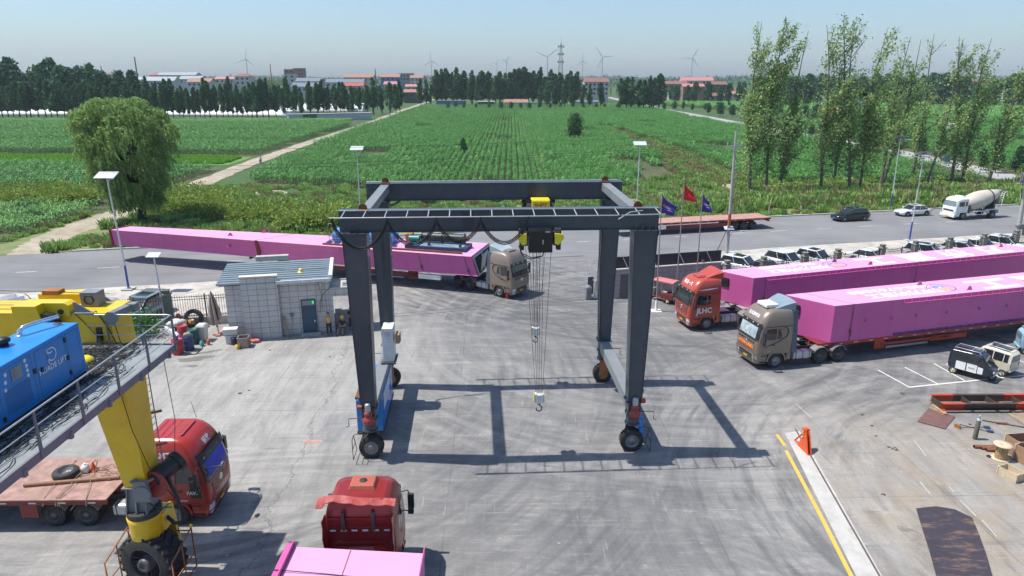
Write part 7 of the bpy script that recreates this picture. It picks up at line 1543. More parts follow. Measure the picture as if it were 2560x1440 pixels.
person('person in pale top riding the scooter on the dirt path',(p.x+.0,p.y+.15,.25),R(-80),M_trimw,M_pants,'sit',s=1.0,arms=[((.25,.25,.85),(.45,.25,.8)),((.25,-.25,.85),(.45,-.25,.8))])
p=G(2363,408);t=thing('road_tricycle','small dark green enclosed tricycle driving on the pale side road among the trees','tricycle',(p.x,p.y,0),R(-100))
b=MB();b.hexa(quad(-1.3,1.1,-.6,.6,.35),quad(-1.2,.5,-.5,.5,1.75));b.build('body',P('dark_green_paint',(.03,.07,.06),.4),t,bevel=.05)
b=MB();b.box((-.3,-.56,1.25),(1.2,.06,.5));b.box((-.3,.56,1.25),(1.2,.06,.5));b.build('window',M_glassl,t)
for x,yy in((-.9,.5),(-.9,-.5),(.9,0)):b=MB();b.lathe([(.15,-.06),(.28,0),(.15,.06)],(x,yy,.28),'Y',14,caps=False);b.build('wheel',M_rubber,t)
import numpy as np
def quadcloud(name,pts,size,mat,seed=0,aspect=1.0,flat=.0,droop=None,fold=False):
 """many leaf quads; pts (n,3); size scalar or (n,)"""
 rg=np.random.default_rng(seed);n=len(pts);pts=np.asarray(pts,float)
 a=rg.normal(size=(n,3));a[:,2]*=(1-flat)
 if droop is not None:a=droop+a*.35
 a/=np.linalg.norm(a,axis=1)[:,None]+1e-9
 c=rg.normal(size=(n,3));b=np.cross(a,c);b/=np.linalg.norm(b,axis=1)[:,None]+1e-9
 s=(np.ones(n)*size)[:,None]*rg.uniform(.7,1.3,(n,1))*.5
 A=a*s*aspect;B=b*s
 v=np.stack([pts-A,pts+B*.9-A*.15,pts+A,pts-B*.9+A*.15],1).reshape(-1,3)
 me=bpy.data.meshes.new(name);me.vertices.add(4*n);me.vertices.foreach_set('co',v.ravel())
 me.loops.add(4*n);me.loops.foreach_set('vertex_index',np.arange(4*n,dtype=np.int32))
 me.polygons.add(n);me.polygons.foreach_set('loop_start',np.arange(0,4*n,4,dtype=np.int32));me.polygons.foreach_set('loop_total',np.full(n,4,dtype=np.int32))
 me.update(calc_edges=True);me.materials.append(mat);return me
M_bark=P('poplar_bark',(.15,.13,.105),.9,0,.35,4,.3,dirt=(.05,.045,.04),dirta=.6);M_bark2=P('dark_bark',(.05,.042,.034),.9,0,.3,4)
L_pop=leafmat('poplar_leaf',(0.0975,0.195,0.052),(0.468,0.585,0.234),.45);L_col=leafmat('column_leaf',(0.0233,0.0875,0.0311),(0.0875,0.204,0.0681),.25)
L_col2=leafmat('dark_leaf',(0.0221,0.0844,0.0399),(0.0777,0.188,0.0777),.2);L_will=leafmat('willow_leaf',(0.09,0.19,0.045),(0.42,0.56,0.2),.55)
L_corn=leafmat('corn_leaf',(.012,.075,.012),(.17,.42,.1),.3,.3);L_corn2=leafmat('young_corn_leaf',(0.033,0.143,0.022),(0.286,0.55,0.165),.3,.3)  # corn's dark-to-bright leaf range paints in shadow and highlight between plants
L_grass=leafmat('weed_leaf',(0.142,0.285,0.0594),(0.38,0.523,0.166),.3);L_dry=leafmat('dry_weed',(0.36,0.3,0.15),(0.24,0.3,0.1),.2)
L_bush=leafmat('yellow_green_leaf',(0.155,0.241,0.043),(0.345,0.43,0.103),.3);L_lime=leafmat('lime_crop',(0.149,0.345,0.0345),(0.23,0.46,0.0575),.3)
rg=np.random.default_rng(7)
def crown_col(seed,H=14,w=2.0,n=1400,base=2.0,size=.62,mat=L_col,lumps=16,shape='col'):
 rg=np.random.default_rng(seed);cl=[]
 for i in range(lumps):
  t=(i+rg.uniform(0,1))/lumps;z=base+(H-base)*t
  k=(1-t**3.2)*(.55+.45*min(1,t*5))*rg.uniform(.8,1.2)if shape=='col' else math.sin(math.pi*(.12+.84*t))**.6
  a=rg.uniform(0,6.28);r=w*k*rg.uniform(.15,.62);cl.append((r*math.cos(a),r*math.sin(a),z,w*k*rg.uniform(.4,.75)+.25))
 cl=np.array(cl);pk=cl[rg.integers(0,lumps,n)]
 d=rg.normal(size=(n,3));d/=np.linalg.norm(d,axis=1)[:,None];r=rg.uniform(.35,1.05,n)[:,None]
 p=pk[:,:3]+d*r*pk[:,3:4]*np.array([1,1,1.45]);p[:,2]=np.where(p[:,2]<base*.9,base*.9+rg.uniform(0,1.5,n),p[:,2])
 return quadcloud('crown',p,size,mat,seed,1.3)
def trunk_mesh(H,r,seed=0,mat=M_bark2):
 rnd=random.Random(seed);b=MB();b.tube([(rnd.uniform(-.08,.08)*i,rnd.uniform(-.08,.08)*i,H*i/5)for i in range(6)],r,6,r1=r*.35)
 for k in range(4):a=rnd.uniform(0,6.3);z=H*rnd.uniform(.3,.7);b.tube([(0,0,z),(math.cos(a)*.8,math.sin(a)*.8,z+1.6)],r*.35,4,r1=r*.1)
 me=b.mesh('trunk');me.materials.append(mat);return me
COLS=[(crown_col(s,14,w,n,3.0,size=sz),trunk_mesh(11,.2,s))for s,w,n,sz in((1,1.7,1200,.6),(2,2.0,1400,.6),(3,1.5,1100,.55),(4,2.3,1500,.65),(5,1.8,1000,.6))]
RNDS=[(crown_col(s,14,w,n,2.5,.75,L_col2 if s%2 else L_col,20,'r'),trunk_mesh(9,.25,s))for s,w,n in((11,4.2,2000),(12,3.6,1800),(13,5.0,2300))]
def plant(kind,x,y,h,rz,label,group,name='poplar_tree',sxy=1.0,cat='tree'):
 c,t=kind;o=thing(name,label,cat,(x,y,0),rz,group);s=h/14;o.scale=(s*sxy,s*sxy,s);meshobj('crown',c,o);meshobj('trunk',t,o);return o
rnd=random.Random(77)
def row(u0,u1,step,D,hfun,label,group,kinds=COLS,jitter=3,sxy=1.0,Df=None,name='poplar_tree'):
 u=u0
 while u<u1:
  d=D(u)if callable(D)else D;d+=rnd.uniform(-jitter,jitter);p=ZAT(u,250,d);h=hfun(u)*rnd.uniform(.86,1.1)
  plant(rnd.choice(kinds),p.x,d,h,rnd.uniform(0,6.3),label,group,name,sxy*rnd.uniform(.85,1.15));u+=step*rnd.uniform(.7,1.3)
def hz(v,D):return CAMH-(v-190)*D*.000627*1.0
row(-30,345,15,325,lambda u:15.5,'dense dark poplar of the windbreak left of the willow','windbreak poplars at the left',sxy=1.25)
row(-30,345,24,352,lambda u:18.5+4.5*max(0,1-u/300)+2*math.sin(u*.06),'tall broad tree behind the left windbreak','broad trees behind the left windbreak',RNDS,sxy=1.0,name='broadleaf_tree')
row(345,640,13,318,lambda u:13.6+1.8*math.sin(u*.05),'slim dark poplar of the row in front of the white tunnels','poplar row before the tunnels')
row(640,1010,19,lambda u:318+(u-640)*.16,lambda u:13.6+1.8*math.sin(u*.04),'slim dark poplar of the row in front of the white tunnels','poplar row before the tunnels')
row(345,1000,20,345,lambda u:14.5+2*math.sin(u*.09),'poplar of the row just behind the white tunnels','poplars behind the tunnels',jitter=3)
row(700,1010,22,400,lambda u:13,'poplar of the second row nearer the village','second poplar row',jitter=8)
row(1052,1085,14,440,lambda u:15,'poplar standing at the end of the dirt path','poplars at the path end')
row(1092,1445,14,452,lambda u:20.5+1.5*math.sin(u*.03),'tall poplar of the dense grove beyond the corn field','poplar grove beyond the corn',sxy=1.3)
row(1092,1450,20,480,lambda u:20,'tall poplar of the dense grove beyond the corn field','poplar grove beyond the corn',sxy=1.3)
row(1350,1520,22,410,lambda u:14.5,'poplar standing at the far edge of the corn field','poplars at the corn edge',sxy=1.2)
row(1552,1650,15,385,lambda u:18,'poplar of the clump where the corn ends, right of the white house','poplar clump right of the white house',sxy=1.25)
row(1690,1860,26,470,lambda u:13,'rounded tree beside the red roofed houses at the right','rounded trees at the right',RNDS,name='broadleaf_tree',sxy=.8)
row(1900,2600,30,430,lambda u:17+2*math.sin(u*.02),'dense broad tree behind the tall thin poplars','broad trees at the right horizon',RNDS,name='broadleaf_tree',sxy=1.1,jitter=25)
row(1120,1900,26,396,lambda u:4.2,'low bushy tree at the far edge of the corn field','low bushes at the corn edge',RNDS,name='bush',sxy=1.0,jitter=10)
row(1620,1860,34,560,lambda u:12,'tree among the red roofed houses','trees among the houses',RNDS,name='broadleaf_tree',jitter=40)
row(360,1060,20,560,lambda u:9,'garden tree between the village houses','trees between the village houses',RNDS,name='broadleaf_tree',jitter=90)
def wispy(seed,H=18):
 rg=np.random.default_rng(seed);b=MB();pts=[]
 for k in range(7):
  a=rg.uniform(0,6.28);r=rg.uniform(.3,1.6);h=H*rg.uniform(.75,1.05);b.tube([(0,0,1),(r*.5*math.cos(a),r*.5*math.sin(a),h*.5),(r*math.cos(a),r*math.sin(a),h)],.09,4,r1=.03)
  for j in range(60):t=rg.uniform(.3,.9);pts.append((r*t*math.cos(a)+rg.normal()*.3,r*t*math.sin(a)+rg.normal()*.3,h*t))
 tm=b.mesh('trunk');tm.materials.append(M_bark);return quadcloud('crown',pts,.4,L_pop,seed),tm
WSP=[wispy(s,14)for s in(31,32,33)]
row(630,715,9,420,lambda u:18,'wispy pale poplar rising before the village block','wispy poplars before the village',WSP)
row(1460,1560,14,600,lambda u:17,'thin pale tree behind the white red roofed house','thin trees behind the white house',WSP)
def belt(name,D0,D1,n,H,label,seed):
 rg=np.random.default_rng(seed);pts=[]
 for i in range(n):
  d=rg.uniform(D0,D1);x=rg.uniform(-.85,.85)*d;h=H*rg.uniform(.6,1.15)*(1+.25*math.sin(x*.01+seed));w=rg.uniform(6,16)
  m=26;q=rg.normal(size=(m,3))*np.array([w*.5,w*.5,h*.2])+np.array([x,d,h*.52]);q[:,2]=np.clip(q[:,2],1,h);pts.append(q)
 me=quadcloud(name,np.concatenate(pts),5.0*(D0/1500)**.5,L_col2,seed,1.1);o=meshobj(name,me);o['kind']='stuff';tag(o,label,'woodland')
belt('distant_woodland',1150,1700,1000,14.5,'hazy belt of distant woods along the horizon',3)
belt('distant_woodland',2400,3300,1400,17,'farthest faint line of woods on the horizon',5)
def willow():
 p=G(342,562);t=thing('willow_tree','big round willow with drooping pale green foliage beside the dirt path','tree',(p.x,p.y+1.5,0))
 rg=np.random.default_rng(12);b=MB();b.tube([(0,0,0),(.1,0,2),(-.2,0,4.5),(-.5,.2,8),(-.8,0,12)],.55,10,r1=.15);ends=[]
 for k in range(26):
  a=rg.uniform(0,6.28);z0=rg.uniform(2.8,9);r=rg.uniform(1.8,4.2)*(1 if z0>4 else.6);z1=z0+rg.uniform(2.5,6);z1=min(z1,15.2-r*.25)
  e=Vector((r*math.cos(a)-.7,r*math.sin(a),z1));b.tube([(-.3,0,z0),(e.x*.5-.15,e.y*.5,(z0+z1)/2+.6),e],.14,6,r1=.04);ends.append(e)
 b.build('trunk',M_bark2,t)
 pts=[];dr=[];sz=[]
 lumps=[]
 for k in range(170):
  a=rg.uniform(0,6.28);f=rg.uniform(.02,1)**.8;z=1.6+12.9*f
  R_=(1.5+3.5*math.sin(min(1,f*1.22)*math.pi*.55))*(1 if f<.78 else math.sqrt(max(.04,1-((f-.78)/.26)**2)))
  r=R_*rg.uniform(.72,1.02);lumps.append((r*math.cos(a)-.6-.5*(f>.4),r*math.sin(a)*.95,z,rg.uniform(.8,1.6)))
 lumps.append((4.9,-.5,11.0,1.2));lumps.append((5.5,-.3,11.7,.9));lumps.append((4.4,0,10,1.2))
 for lx,ly,lz,lr in lumps:
  for s in range(34):
   th=rg.uniform(0,6.28);q=lr*math.sqrt(rg.uniform(0,1));x0,y0=lx+q*math.cos(th),ly+q*math.sin(th);z0=lz+.7*math.sqrt(max(0,lr*lr-q*q));L=rg.uniform(.7,2.0)
   out=np.array([math.cos(th),math.sin(th)])*.2+np.array([.32,0]);n=int(L/.13)
   for i in range(n):
    u=i/n;pts.append((x0+out[0]*L*u*(1.2-.6*u)+rg.normal()*.06,y0+out[1]*L*u+rg.normal()*.06,max(.9,z0-L*u**1.4+.1)));dr.append((out[0]*1.4,out[1],-.25-1.1*u));sz.append(.16)
 me=quadcloud('crown',pts,np.array(sz),L_will,5,2.6,droop=np.array(dr));meshobj('crown',me,t)
 return len(pts)
nw=willow()
def tall_poplar(base,top,full,seed,label,bare=False,bush=.5):
 p=G(*base);tp=ZAT(top[0],top[1],p.y+.5);t=thing('poplar_tree',label,'tree',(p.x,p.y,0),0,'tall leaning poplars along the road');rg=np.random.default_rng(seed)
 H=tp.z;lx=tp.x-p.x;b=MB();tw=rg.uniform(-.4,.4)
 def ax(f):return Vector((lx*(f**1.25)+.35*math.sin(f*5+tw*6),.4*math.sin(f*4+seed),H*f))
 r0=rg.uniform(.2,.28);b.tube([ax(i/14)for i in range(15)],r0,8,r1=.03);pts=[];sz=[]
 nl=int(22*(.6+.4*full))
 for k in range(nl):
  f=rg.uniform(.16,.9);a=rg.uniform(0,6.28);o=ax(f);L=(2.4+4.6*(1-f)*(.4+.6*full))*rg.uniform(.6,1.2);el=rg.uniform(.85,1.25)
  d=Vector((math.cos(a)*math.cos(el)+.22,math.sin(a)*math.cos(el),math.sin(el)));m=o+d*L*.5+Vector((0,0,-.05*L));e=o+d*L+Vector((.12*L,0,.1*L))
  b.tube([o,m,e],.05+.05*(1-f),5,r1=.012)
  for j in range(3):q=o.lerp(e,rg.uniform(.3,.8));q2=q+Vector((rg.normal()*.5+.3,rg.normal()*.5,rg.uniform(.6,1.6)));b.tube([q,q2],.02,4,r1=.006)
  if bare and f>.5:nn=rg.integers(6,20)
  else:nn=int((75+130*full)*(1.15-f*.75)*L/3.5)
  for j in range(nn):
   s=rg.uniform(.15,1.12)**.8;w=(.28+.36*(1-f)*full);c=(o.lerp(m,s*2)if s<.5 else m.lerp(e,(s-.5)*2));pts.append((c.x+rg.normal()*w,c.y+rg.normal()*w,c.z+rg.normal()*w*.9));sz.append(.29)
 for j in range(int(2400*bush)):
  f=rg.uniform(.12,.62);c=ax(f);w=.75*(.4+math.sin(f*9+seed)**2);pts.append((c.x+rg.normal()*w,c.y+rg.normal()*w,c.z+rg.normal()*.4));sz.append(.28)
 b.build('trunk',M_bark,t);meshobj('crown',quadcloud('crown',pts,np.array(sz),L_pop,seed,1.15),t)
TP=[((1866,486),(1900,55),1,False,.8,'leftmost tall poplar, leafy, right behind the utility pole'),((1912,488),(1955,40),1,False,.6,'second tall poplar from the left, leaning over the road verge'),((1944,488),(2020,78),.5,True,.9,'third tall poplar from the left with a bare reddish top'),((2056,482),(2062,62),.85,False,.45,'tall poplar with a straight leafy stem, first after the gap'),((2084,484),(2112,38),.8,False,.35,'highest poplar, just right of the gap in the row'),((2113,484),(2133,60),.4,True,.5,'poplar with pale bare twigs beside the highest one'),((2140,486),(2216,70),.9,False,.8,'leafy poplar with a curved stem carrying a bird nest'),((2198,470),(2272,92),.5,False,.15,'thin poplar with sparse leaves before the side road'),((2213,468),(2300,100),.5,False,.12,'slender leaning poplar with bushy ivy foot'),((2276,455),(2336,84),.25,True,.25,'nearly bare poplar whose twigs fan out against the sky'),((2318,465),(2412,96),.5,False,.2,'leaning poplar right behind the near street lamp'),((2374,466),(2402,92),.4,True,.5,'sparse poplar above the mixer truck cab'),((2396,466),(2478,96),.65,False,.6,'leafy leaning poplar above the mixer drum'),((2466,470),(2572,150),.6,False,.45,'last leaning poplar at the right edge')]
for i,(b_,t_,f,br,bu,lb)in enumerate(TP):tall_poplar(b_,t_,f,50+i,lb,br,bu)
p=ZAT(2163,236,G(2140,486).y);b=MB();rnd2=random.Random(1)
for k in range(40):a=rnd2.uniform(0,6.3);b.tube([(p.x+.3*math.cos(a),p.y+.3*math.sin(a),p.z+rnd2.uniform(-.2,.2)),(p.x+.35*math.cos(a+2),p.y+.35*math.sin(a+2),p.z+rnd2.uniform(-.2,.25))],.03,4)
o=b.build('bird_nest',M_bark2);tag(o,'dark bird nest in the crown of a tall poplar','nest')
def sapling(seed):
 rg=np.random.default_rng(seed);r=thing('sapling','x','sapling');b=MB();b.tube([(0,0,.9),(.1,0,2.2),(.3,0,3.7)],.035,6,r1=.02);b.build('stem',M_wood,r)
 k=MB();k.cyl((0,0,0),(0,0,.9),.045,.04,n=8);k.build('whitewash',M_white,r);pts=rg.normal(size=(150,3))*np.array([.32,.32,.42])+np.array([.3,0,3.8]);meshobj('crown',quadcloud('crown',pts,.22,L_bush,seed,1.1),r);return r
protos=[sapling(1),sapling(2)]
sp=[(1842,535),(1920,535),(2003,530),(2095,520),(2173,513),(2267,512),(2330,512),(2408,495),(2551,498)]
pos=['behind the flatbed left end','in front of the leftmost tall poplars','right of the flatbed rear','behind the black SUV bonnet','behind the black SUV tail','behind the white saloon bonnet','behind the white saloon tail','behind the mixer cab','at the right edge of the picture']
for i,(u,v)in enumerate(sp):
 p=G(u,v);lb='young whitewashed sapling on the verge '+pos[i];src=protos[i%2]
 if i<2:src.location=(p.x,p.y,0);src['label']=lb;src['group']='whitewashed saplings';src.rotation_euler=(0,R(6*(i%3)),0)
 else:o=dup(src,(p.x,p.y,0),None,lb,'whitewashed saplings');o.rotation_euler=(0,R(4+3*(i%3)),i)
p=G(1437,350);plant((crown_col(41,14,4.6,3200,2.0,.55,L_col,40,'r'),trunk_mesh(6,.35,3)),p.x,p.y,7.2,0,'single round dark tree standing alone in the corn field',None,'round_tree',1.35)
p=G(1160,392);plant((crown_col(42,14,4.0,1500,.5,1.0,L_col2,20,'r'),trunk_mesh(6,.35,3)),p.x,p.y,4.0,0,'small dark pointed bush standing alone in the corn field',None,'field_bush',.9)
SHR=[(quadcloud('foliage',np.random.default_rng(s).normal(size=(420,3))*np.array([.62,.62,.32])+np.array([0,0,.85]),.2,L_bush,s,1.3),None)for s in(61,62,63)]
def shrub(x,y,s,label,group):
 me=rnd.choice(SHR)[0];o=meshobj('shrub',me,None,(x,y,0),(0,0,rnd.uniform(0,6)),s*rnd.uniform(.8,1.25));return tag(o,label,'shrub',group)
for r_,(v0,u0,u1,st)in enumerate(((487,0,250,22),(500,5,250,20),(513,0,250,22),(495,415,500,24),(508,410,560,22),(522,400,580,22),(536,430,700,24),(547,520,850,22),(560,600,855,22),(572,720,860,22))):
 u=u0
 while u<u1:p=G(u,v0+rnd.uniform(-5,5));shrub(p.x,p.y,1.25,'yellow-green shrub of the nursery patch left of the dirt path' if u1<=250 else 'yellow-green shrub of the rough patch behind the tapered pink girder','shrubs left of the path' if u1<=250 else 'shrubs behind the pink girder');u+=st*rnd.uniform(.8,1.2)
row_pts=[(1990,345),(2020,350),(2060,362),(2110,362),(2150,372),(2190,385),(2255,392),(2300,398),(2340,400),(2395,425),(2430,432),(2480,430),(2020,335),(1960,318),(1930,312)]
for u,v in row_pts:p=G(u,v);plant(rnd.choice(RNDS),p.x+4.5,p.y,rnd.uniform(3.5,5.2),rnd.uniform(0,6),'young bushy tree lining the pale side road','young trees along the side road','roadside_tree',1.0)
for u,v in((1985,300),(2010,300),(2040,305),(1945,285),(1905,280),(1800,290),(1830,292),(1862,300),(1770,285)):p=G(u,v);plant(rnd.choice(RNDS),p.x,p.y,rnd.uniform(5,7),0,'bushy tree at the far bend of the side road','trees at the side road bend','roadside_tree',1.1)
for i,(u,v,s)in enumerate(((345,832,1.3),(362,838,1.2),(380,840,1.0),(335,848,1.0))):
 p=G(u,v);o=meshobj('garden_plant',quadcloud('foliage',np.random.default_rng(90+i).normal(size=(260,3))*np.array([.4,.4,.35])+np.array([0,0,.8]),.17,leafmat('garden_leaf',(0.0345,0.138,0.023),(0.115,0.287,0.0575),.3),70+i),None,(p.x,p.y,0),None,s);tag(o,['leafy garden plant left in the bed behind the walkway railing','leafy garden plant in the middle of the bed behind the railing','leafy garden plant right in the bed by the mossy pillar','low garden plant in front of the bed at the walkway end'][i],'plant')
def gscatter(name,pts,rots,scl,meshes,label,cat,kinds_seed=0):
 me=bpy.data.meshes.new(name);me.from_pydata([tuple(p)for p in pts],[],[])
 for nm,dat in(('rz',rots),('sc',scl)):a=me.attributes.new(nm,'FLOAT','POINT');a.data.foreach_set('value',np.asarray(dat,dtype=np.float32))
 o=bpy.data.objects.new(name,me);COL.objects.link(o);o['kind']='stuff';tag(o,label,cat)
 col=bpy.data.collections.new(name+'_tiles')
 for i,m in enumerate(meshes):q=bpy.data.objects.new(name+'_tile',m);col.objects.link(q)
 ng=bpy.data.node_groups.new(name,'GeometryNodeTree');ng.interface.new_socket('Geometry',in_out='INPUT',socket_type='NodeSocketGeometry');ng.interface.new_socket('Geometry',in_out='OUTPUT',socket_type='NodeSocketGeometry')
 gi=ng.nodes.new('NodeGroupInput');go=ng.nodes.new('NodeGroupOutput');ip=ng.nodes.new('GeometryNodeInstanceOnPoints');ci=ng.nodes.new('GeometryNodeCollectionInfo')
 ci.inputs['Collection'].default_value=col;ci.inputs['Separate Children'].default_value=True;ip.inputs['Pick Instance'].default_value=True
 na=ng.nodes.new('GeometryNodeInputNamedAttribute');na.data_type='FLOAT';na.inputs['Name'].default_value='rz';ns=ng.nodes.new('GeometryNodeInputNamedAttribute');ns.data_type='FLOAT';ns.inputs['Name'].default_value='sc'
 cx=ng.nodes.new('ShaderNodeCombineXYZ');L=ng.links.new;L(na.outputs[0],cx.inputs[2]);L(cx.outputs[0],ip.inputs['Rotation'])
 L(ns.outputs[0],ip.inputs['Scale']);L(gi.outputs[0],ip.inputs['Points']);L(ci.outputs[0],ip.inputs['Instance']);L(ip.outputs[0],go.inputs[0])
 mo=o.modifiers.new('scatter','NODES');mo.node_group=ng;return o
def inpoly(x,y,poly):
 c=False;n=len(poly);j=n-1
 for i in range(n):
  xi,yi=poly[i];xj,yj=poly[j]
  if(yi>y)!=(yj>y)and x<(xj-xi)*(y-yi)/(yj-yi)+xi:c=not c
  j=i
 return c
def tiles(poly,s,ex=(),jit=.0,gap=None,seed=0):
 rnd=random.Random(seed);xs=[p[0]for p in poly];ys=[p[1]for p in poly];out=[]
 y=min(ys)
 while y<max(ys):
  x=min(xs)
  while x<max(xs):
   if inpoly(x,y,poly)and not any(inpoly(x,y,e)for e in ex)and abs(x)<y*.85+12 and(gap is None or not gap(x,y)):out.append((x+rnd.uniform(-jit,jit),y+rnd.uniform(-jit,jit),0))
   x+=s
  y+=s
 return out
def corn_tile(seed,S=2.4,rows=2,step=.27,h=1.9,mat=L_corn,skip=.05):
 rg=np.random.default_rng(seed);V=[];F=[]
 for i in range(rows):
  for j in range(int(S/step)):
   if rg.uniform()<skip:continue
   x=-S/2+(i+.5)*S/rows+rg.normal()*.04;y=-S/2+(j+.5)*step+rg.normal()*.05;H=h*rg.uniform(.8,1.1)
   k=len(V);V+=[(x-.02,y,0),(x+.02,y,0),(x,y,H)];F.append((k,k+1,k+2))
   for l in range(7):
    z=H*(.25+.1*l);a=rg.uniform(0,6.28);ca,sa=math.cos(a),math.sin(a);Ln=rg.uniform(.45,.75);w=rg.uniform(.06,.1);n=(-sa*w,ca*w)
    k=len(V);r1,r2=Ln*.5,Ln;z1,z2=z+rg.uniform(.12,.26),z+rg.uniform(-.12,.1)
    V+=[(x,y,z),(x+ca*r1+n[0],y+sa*r1+n[1],z1),(x+ca*r1-n[0],y+sa*r1-n[1],z1),(x+ca*r2,y+sa*r2,z2)];F+=[(k,k+1,k+2),(k+2,k+1,k+3)]
 me=bpy.data.meshes.new('corn_tile');me.from_pydata(V,[],F);me.materials.append(mat);return me
CT=[corn_tile(s)for s in range(5)];CY=[corn_tile(s+20,h=1.3,mat=L_corn2,skip=.2)for s in range(4)]
MID=[(-46,122),(-50.5,150),(-52,200),(-52,300),(-54,440),(80,440),(80,330),(84,240),(88,170),(85,122),(70,120),(44,122),(34,150),(24,140),(22,118),(10,113),(-14,113),(-30,118)]
GAPS=[[(30,122),(42,122),(44,160),(36,260),(32,260),(35,190)],[(-13.5,163),(-9,163),(-9,168),(-13.5,168)],[(15,208),(22,208),(22,215),(15,215)]]
def mk(poly,T,name,label,cat,s=2.4,ex=(),sc=(.92,1.1),flip=True,gap=None,seed=0,jit=.02,freerot=False,turn=0):
 pt=tiles(poly,s,ex,jit,gap,seed);rnd=random.Random(seed+5)
 return gscatter(name,pt,[rnd.uniform(0,6.28)if freerot else rnd.choice((0,math.pi))+turn+rnd.uniform(-.008,.008)for _ in pt],[rnd.uniform(*sc)*(1+.08*math.sin(p[0]*.06+p[1]*.045))for p in pt],T,label,cat)
def patchgap(x,y):return math.sin(x*.11+2)*math.sin(y*.07+x*.02)>.86
mk(MID,CT+CY[:1],'corn_field','large green corn field in the middle, in rows running away from the road','corn',ex=GAPS,gap=patchgap,seed=1)
mk([(-230,178),(-60,166),(-61,200),(-62,270),(-66,280),(-230,280)],CT,'corn_field','corn field left of the dirt path, behind the lime green strip','corn',seed=2,turn=math.pi/2,gap=lambda x,y:196<y<200 or 232<y<236)
mk([(-190,122),(-60,112),(-59,140),(-190,152)],CT,'corn_field','corn field left of the dirt path in front of the lime green strip','corn',seed=3,turn=math.pi/2)
mk([(-110,75),(-58,82),(-58.5,98),(-110,101)],CY+CT[:1],'corn_field','young corn nearest the road at the left edge','corn',seed=4,turn=math.pi/2)
mk([(-260,284),(-68,284),(-66,300),(-260,300)],CY,'weed_strip','rough green strip in front of the white tunnels','weeds',seed=14,freerot=True)
mk([(97,122),(230,140),(250,300),(96,300),(98,240),(103,170)],CT+CY[:2],'corn_field','corn fields beyond the pale side road at the right','corn',seed=5,gap=lambda x,y:196<y<210 or 262<y<280)
def tuft_tile(seed,S=2.0,n=70,h=.45,mat=L_grass,w=.05,spread=.25):
 rg=np.random.default_rng(seed);V=[];F=[]
 for i in range(n):
  x,y=rg.uniform(-S/2,S/2,2);H=h*rg.uniform(.4,1.5)
  for l in range(4):
   a=rg.uniform(0,6.28);dx,dy=math.cos(a)*spread*H/h*rg.uniform(.4,1.2),math.sin(a)*spread*H/h*rg.uniform(.4,1.2);k=len(V)
   V+=[(x-math.sin(a)*w,y+math.cos(a)*w,0),(x+math.sin(a)*w,y-math.cos(a)*w,0),(x+dx*.6+math.sin(a)*w,y+dy*.6-math.cos(a)*w,H*.8),(x+dx,y+dy,H)];F+=[(k,k+1,k+2),(k,k+2,k+3)]
 me=bpy.data.meshes.new('tuft_tile');me.from_pydata(V,[],F);me.materials.append(mat);return me
GT=[tuft_tile(s)for s in range(3)]+[tuft_tile(9,h=.8,mat=L_dry,n=40)];LT=[tuft_tile(s+30,h=.5,mat=L_lime,n=120,w=.08)for s in range(2)]
BT=[tuft_tile(40+s,n=60,h=.9,mat=L_grass,w=.09,spread=.5)for s in range(2)]+[tuft_tile(44,n=50,h=1.1,mat=L_dry,spread=.4)]
pathx=lambda y:-53.6 if y<110 else-57
vg=[RD(-120,RW+.9),RD(200,RW+.9),RD(200,RW+18),(110,124),(60,124),(34,132),(22,128),(19,116),(-14,112),(-46,120),(-120,80)]
mk(vg,GT+BT[:1],'verge_grass','rough green and dry weeds on the verge beyond the far kerb','grass',s=1.6,sc=(.45,1.0),freerot=True,seed=6,jit=.5,gap=lambda x,y:abs(x-pathx(y))<3.2 or(math.sin(x*.3)*math.sin(y*.27+x*.1)>.72)or(-110<x<-58 and y>76))
mk([RD(72,RW+5),RD(170,RW+5),RD(170,RW+14),RD(72,RW+13)],BT,'tall_weeds','taller tangled weeds at the feet of the tall poplars','weeds',s=1.7,sc=(.8,1.4),freerot=True,seed=7,jit=.5)
mk([(-230,155),(-61,149),(-61,162),(-230,174)],LT,'lime_strip','bright lime green crop strip left of the dirt path','crop',s=1.9,freerot=True,seed=8,jit=.3)
mk([(30,122),(42,122),(44,160),(36,260),(32,260),(35,190)],[tuft_tile(70,n=50,h=.8,mat=L_dry),BT[0],tuft_tile(71,n=40,h=.7,mat=L_dry)],'dry_weeds','pale dry weedy strip running diagonally through the corn','weeds',s=2.0,sc=(.5,.9),freerot=True,seed=9,jit=.5)
mk([(90,480),(150,300),(260,300),(400,480)],CY,'far_crop','far green crop plots beyond the side road','crop',s=5,sc=(1.8,2.2),freerot=True,seed=15)
sheet('lime_ground',[(-240,154),(-60,148),(-60,163),(-240,175)],.003,P('lime_soil',(.1,.22,.03),.9))
sheet('field_soil',[(-46,118),(-56,440),(80,440),(94,118)],-.002,M_soil);sheet('field_soil',[(-260,165),(-60,150),(-64,304),(-300,304)],-.002,M_soil);sheet('field_soil',[(-200,72),(-57,76),(-58,142),(-200,150)],-.002,M_soil);sheet('field_soil',[(96,118),(260,118),(280,300),(96,300)],-.002,M_soil)
sheet('bare_earth',[G(1740,455),G(1790,470),G(1830,490),G(1840,455),G(1790,430)],.005,M_dirt);sheet('bare_earth',[G(1545,322),G(1600,345),G(1700,380),G(1740,400),G(1640,370)],.005,M_dirt)
sheet('bare_earth',[G(235,605),G(280,580),G(330,590),G(300,612)],.005,M_dirt);sheet('bare_earth',[G(560,470),G(640,462),G(720,480),G(700,500),G(600,495)],.005,M_dirt)
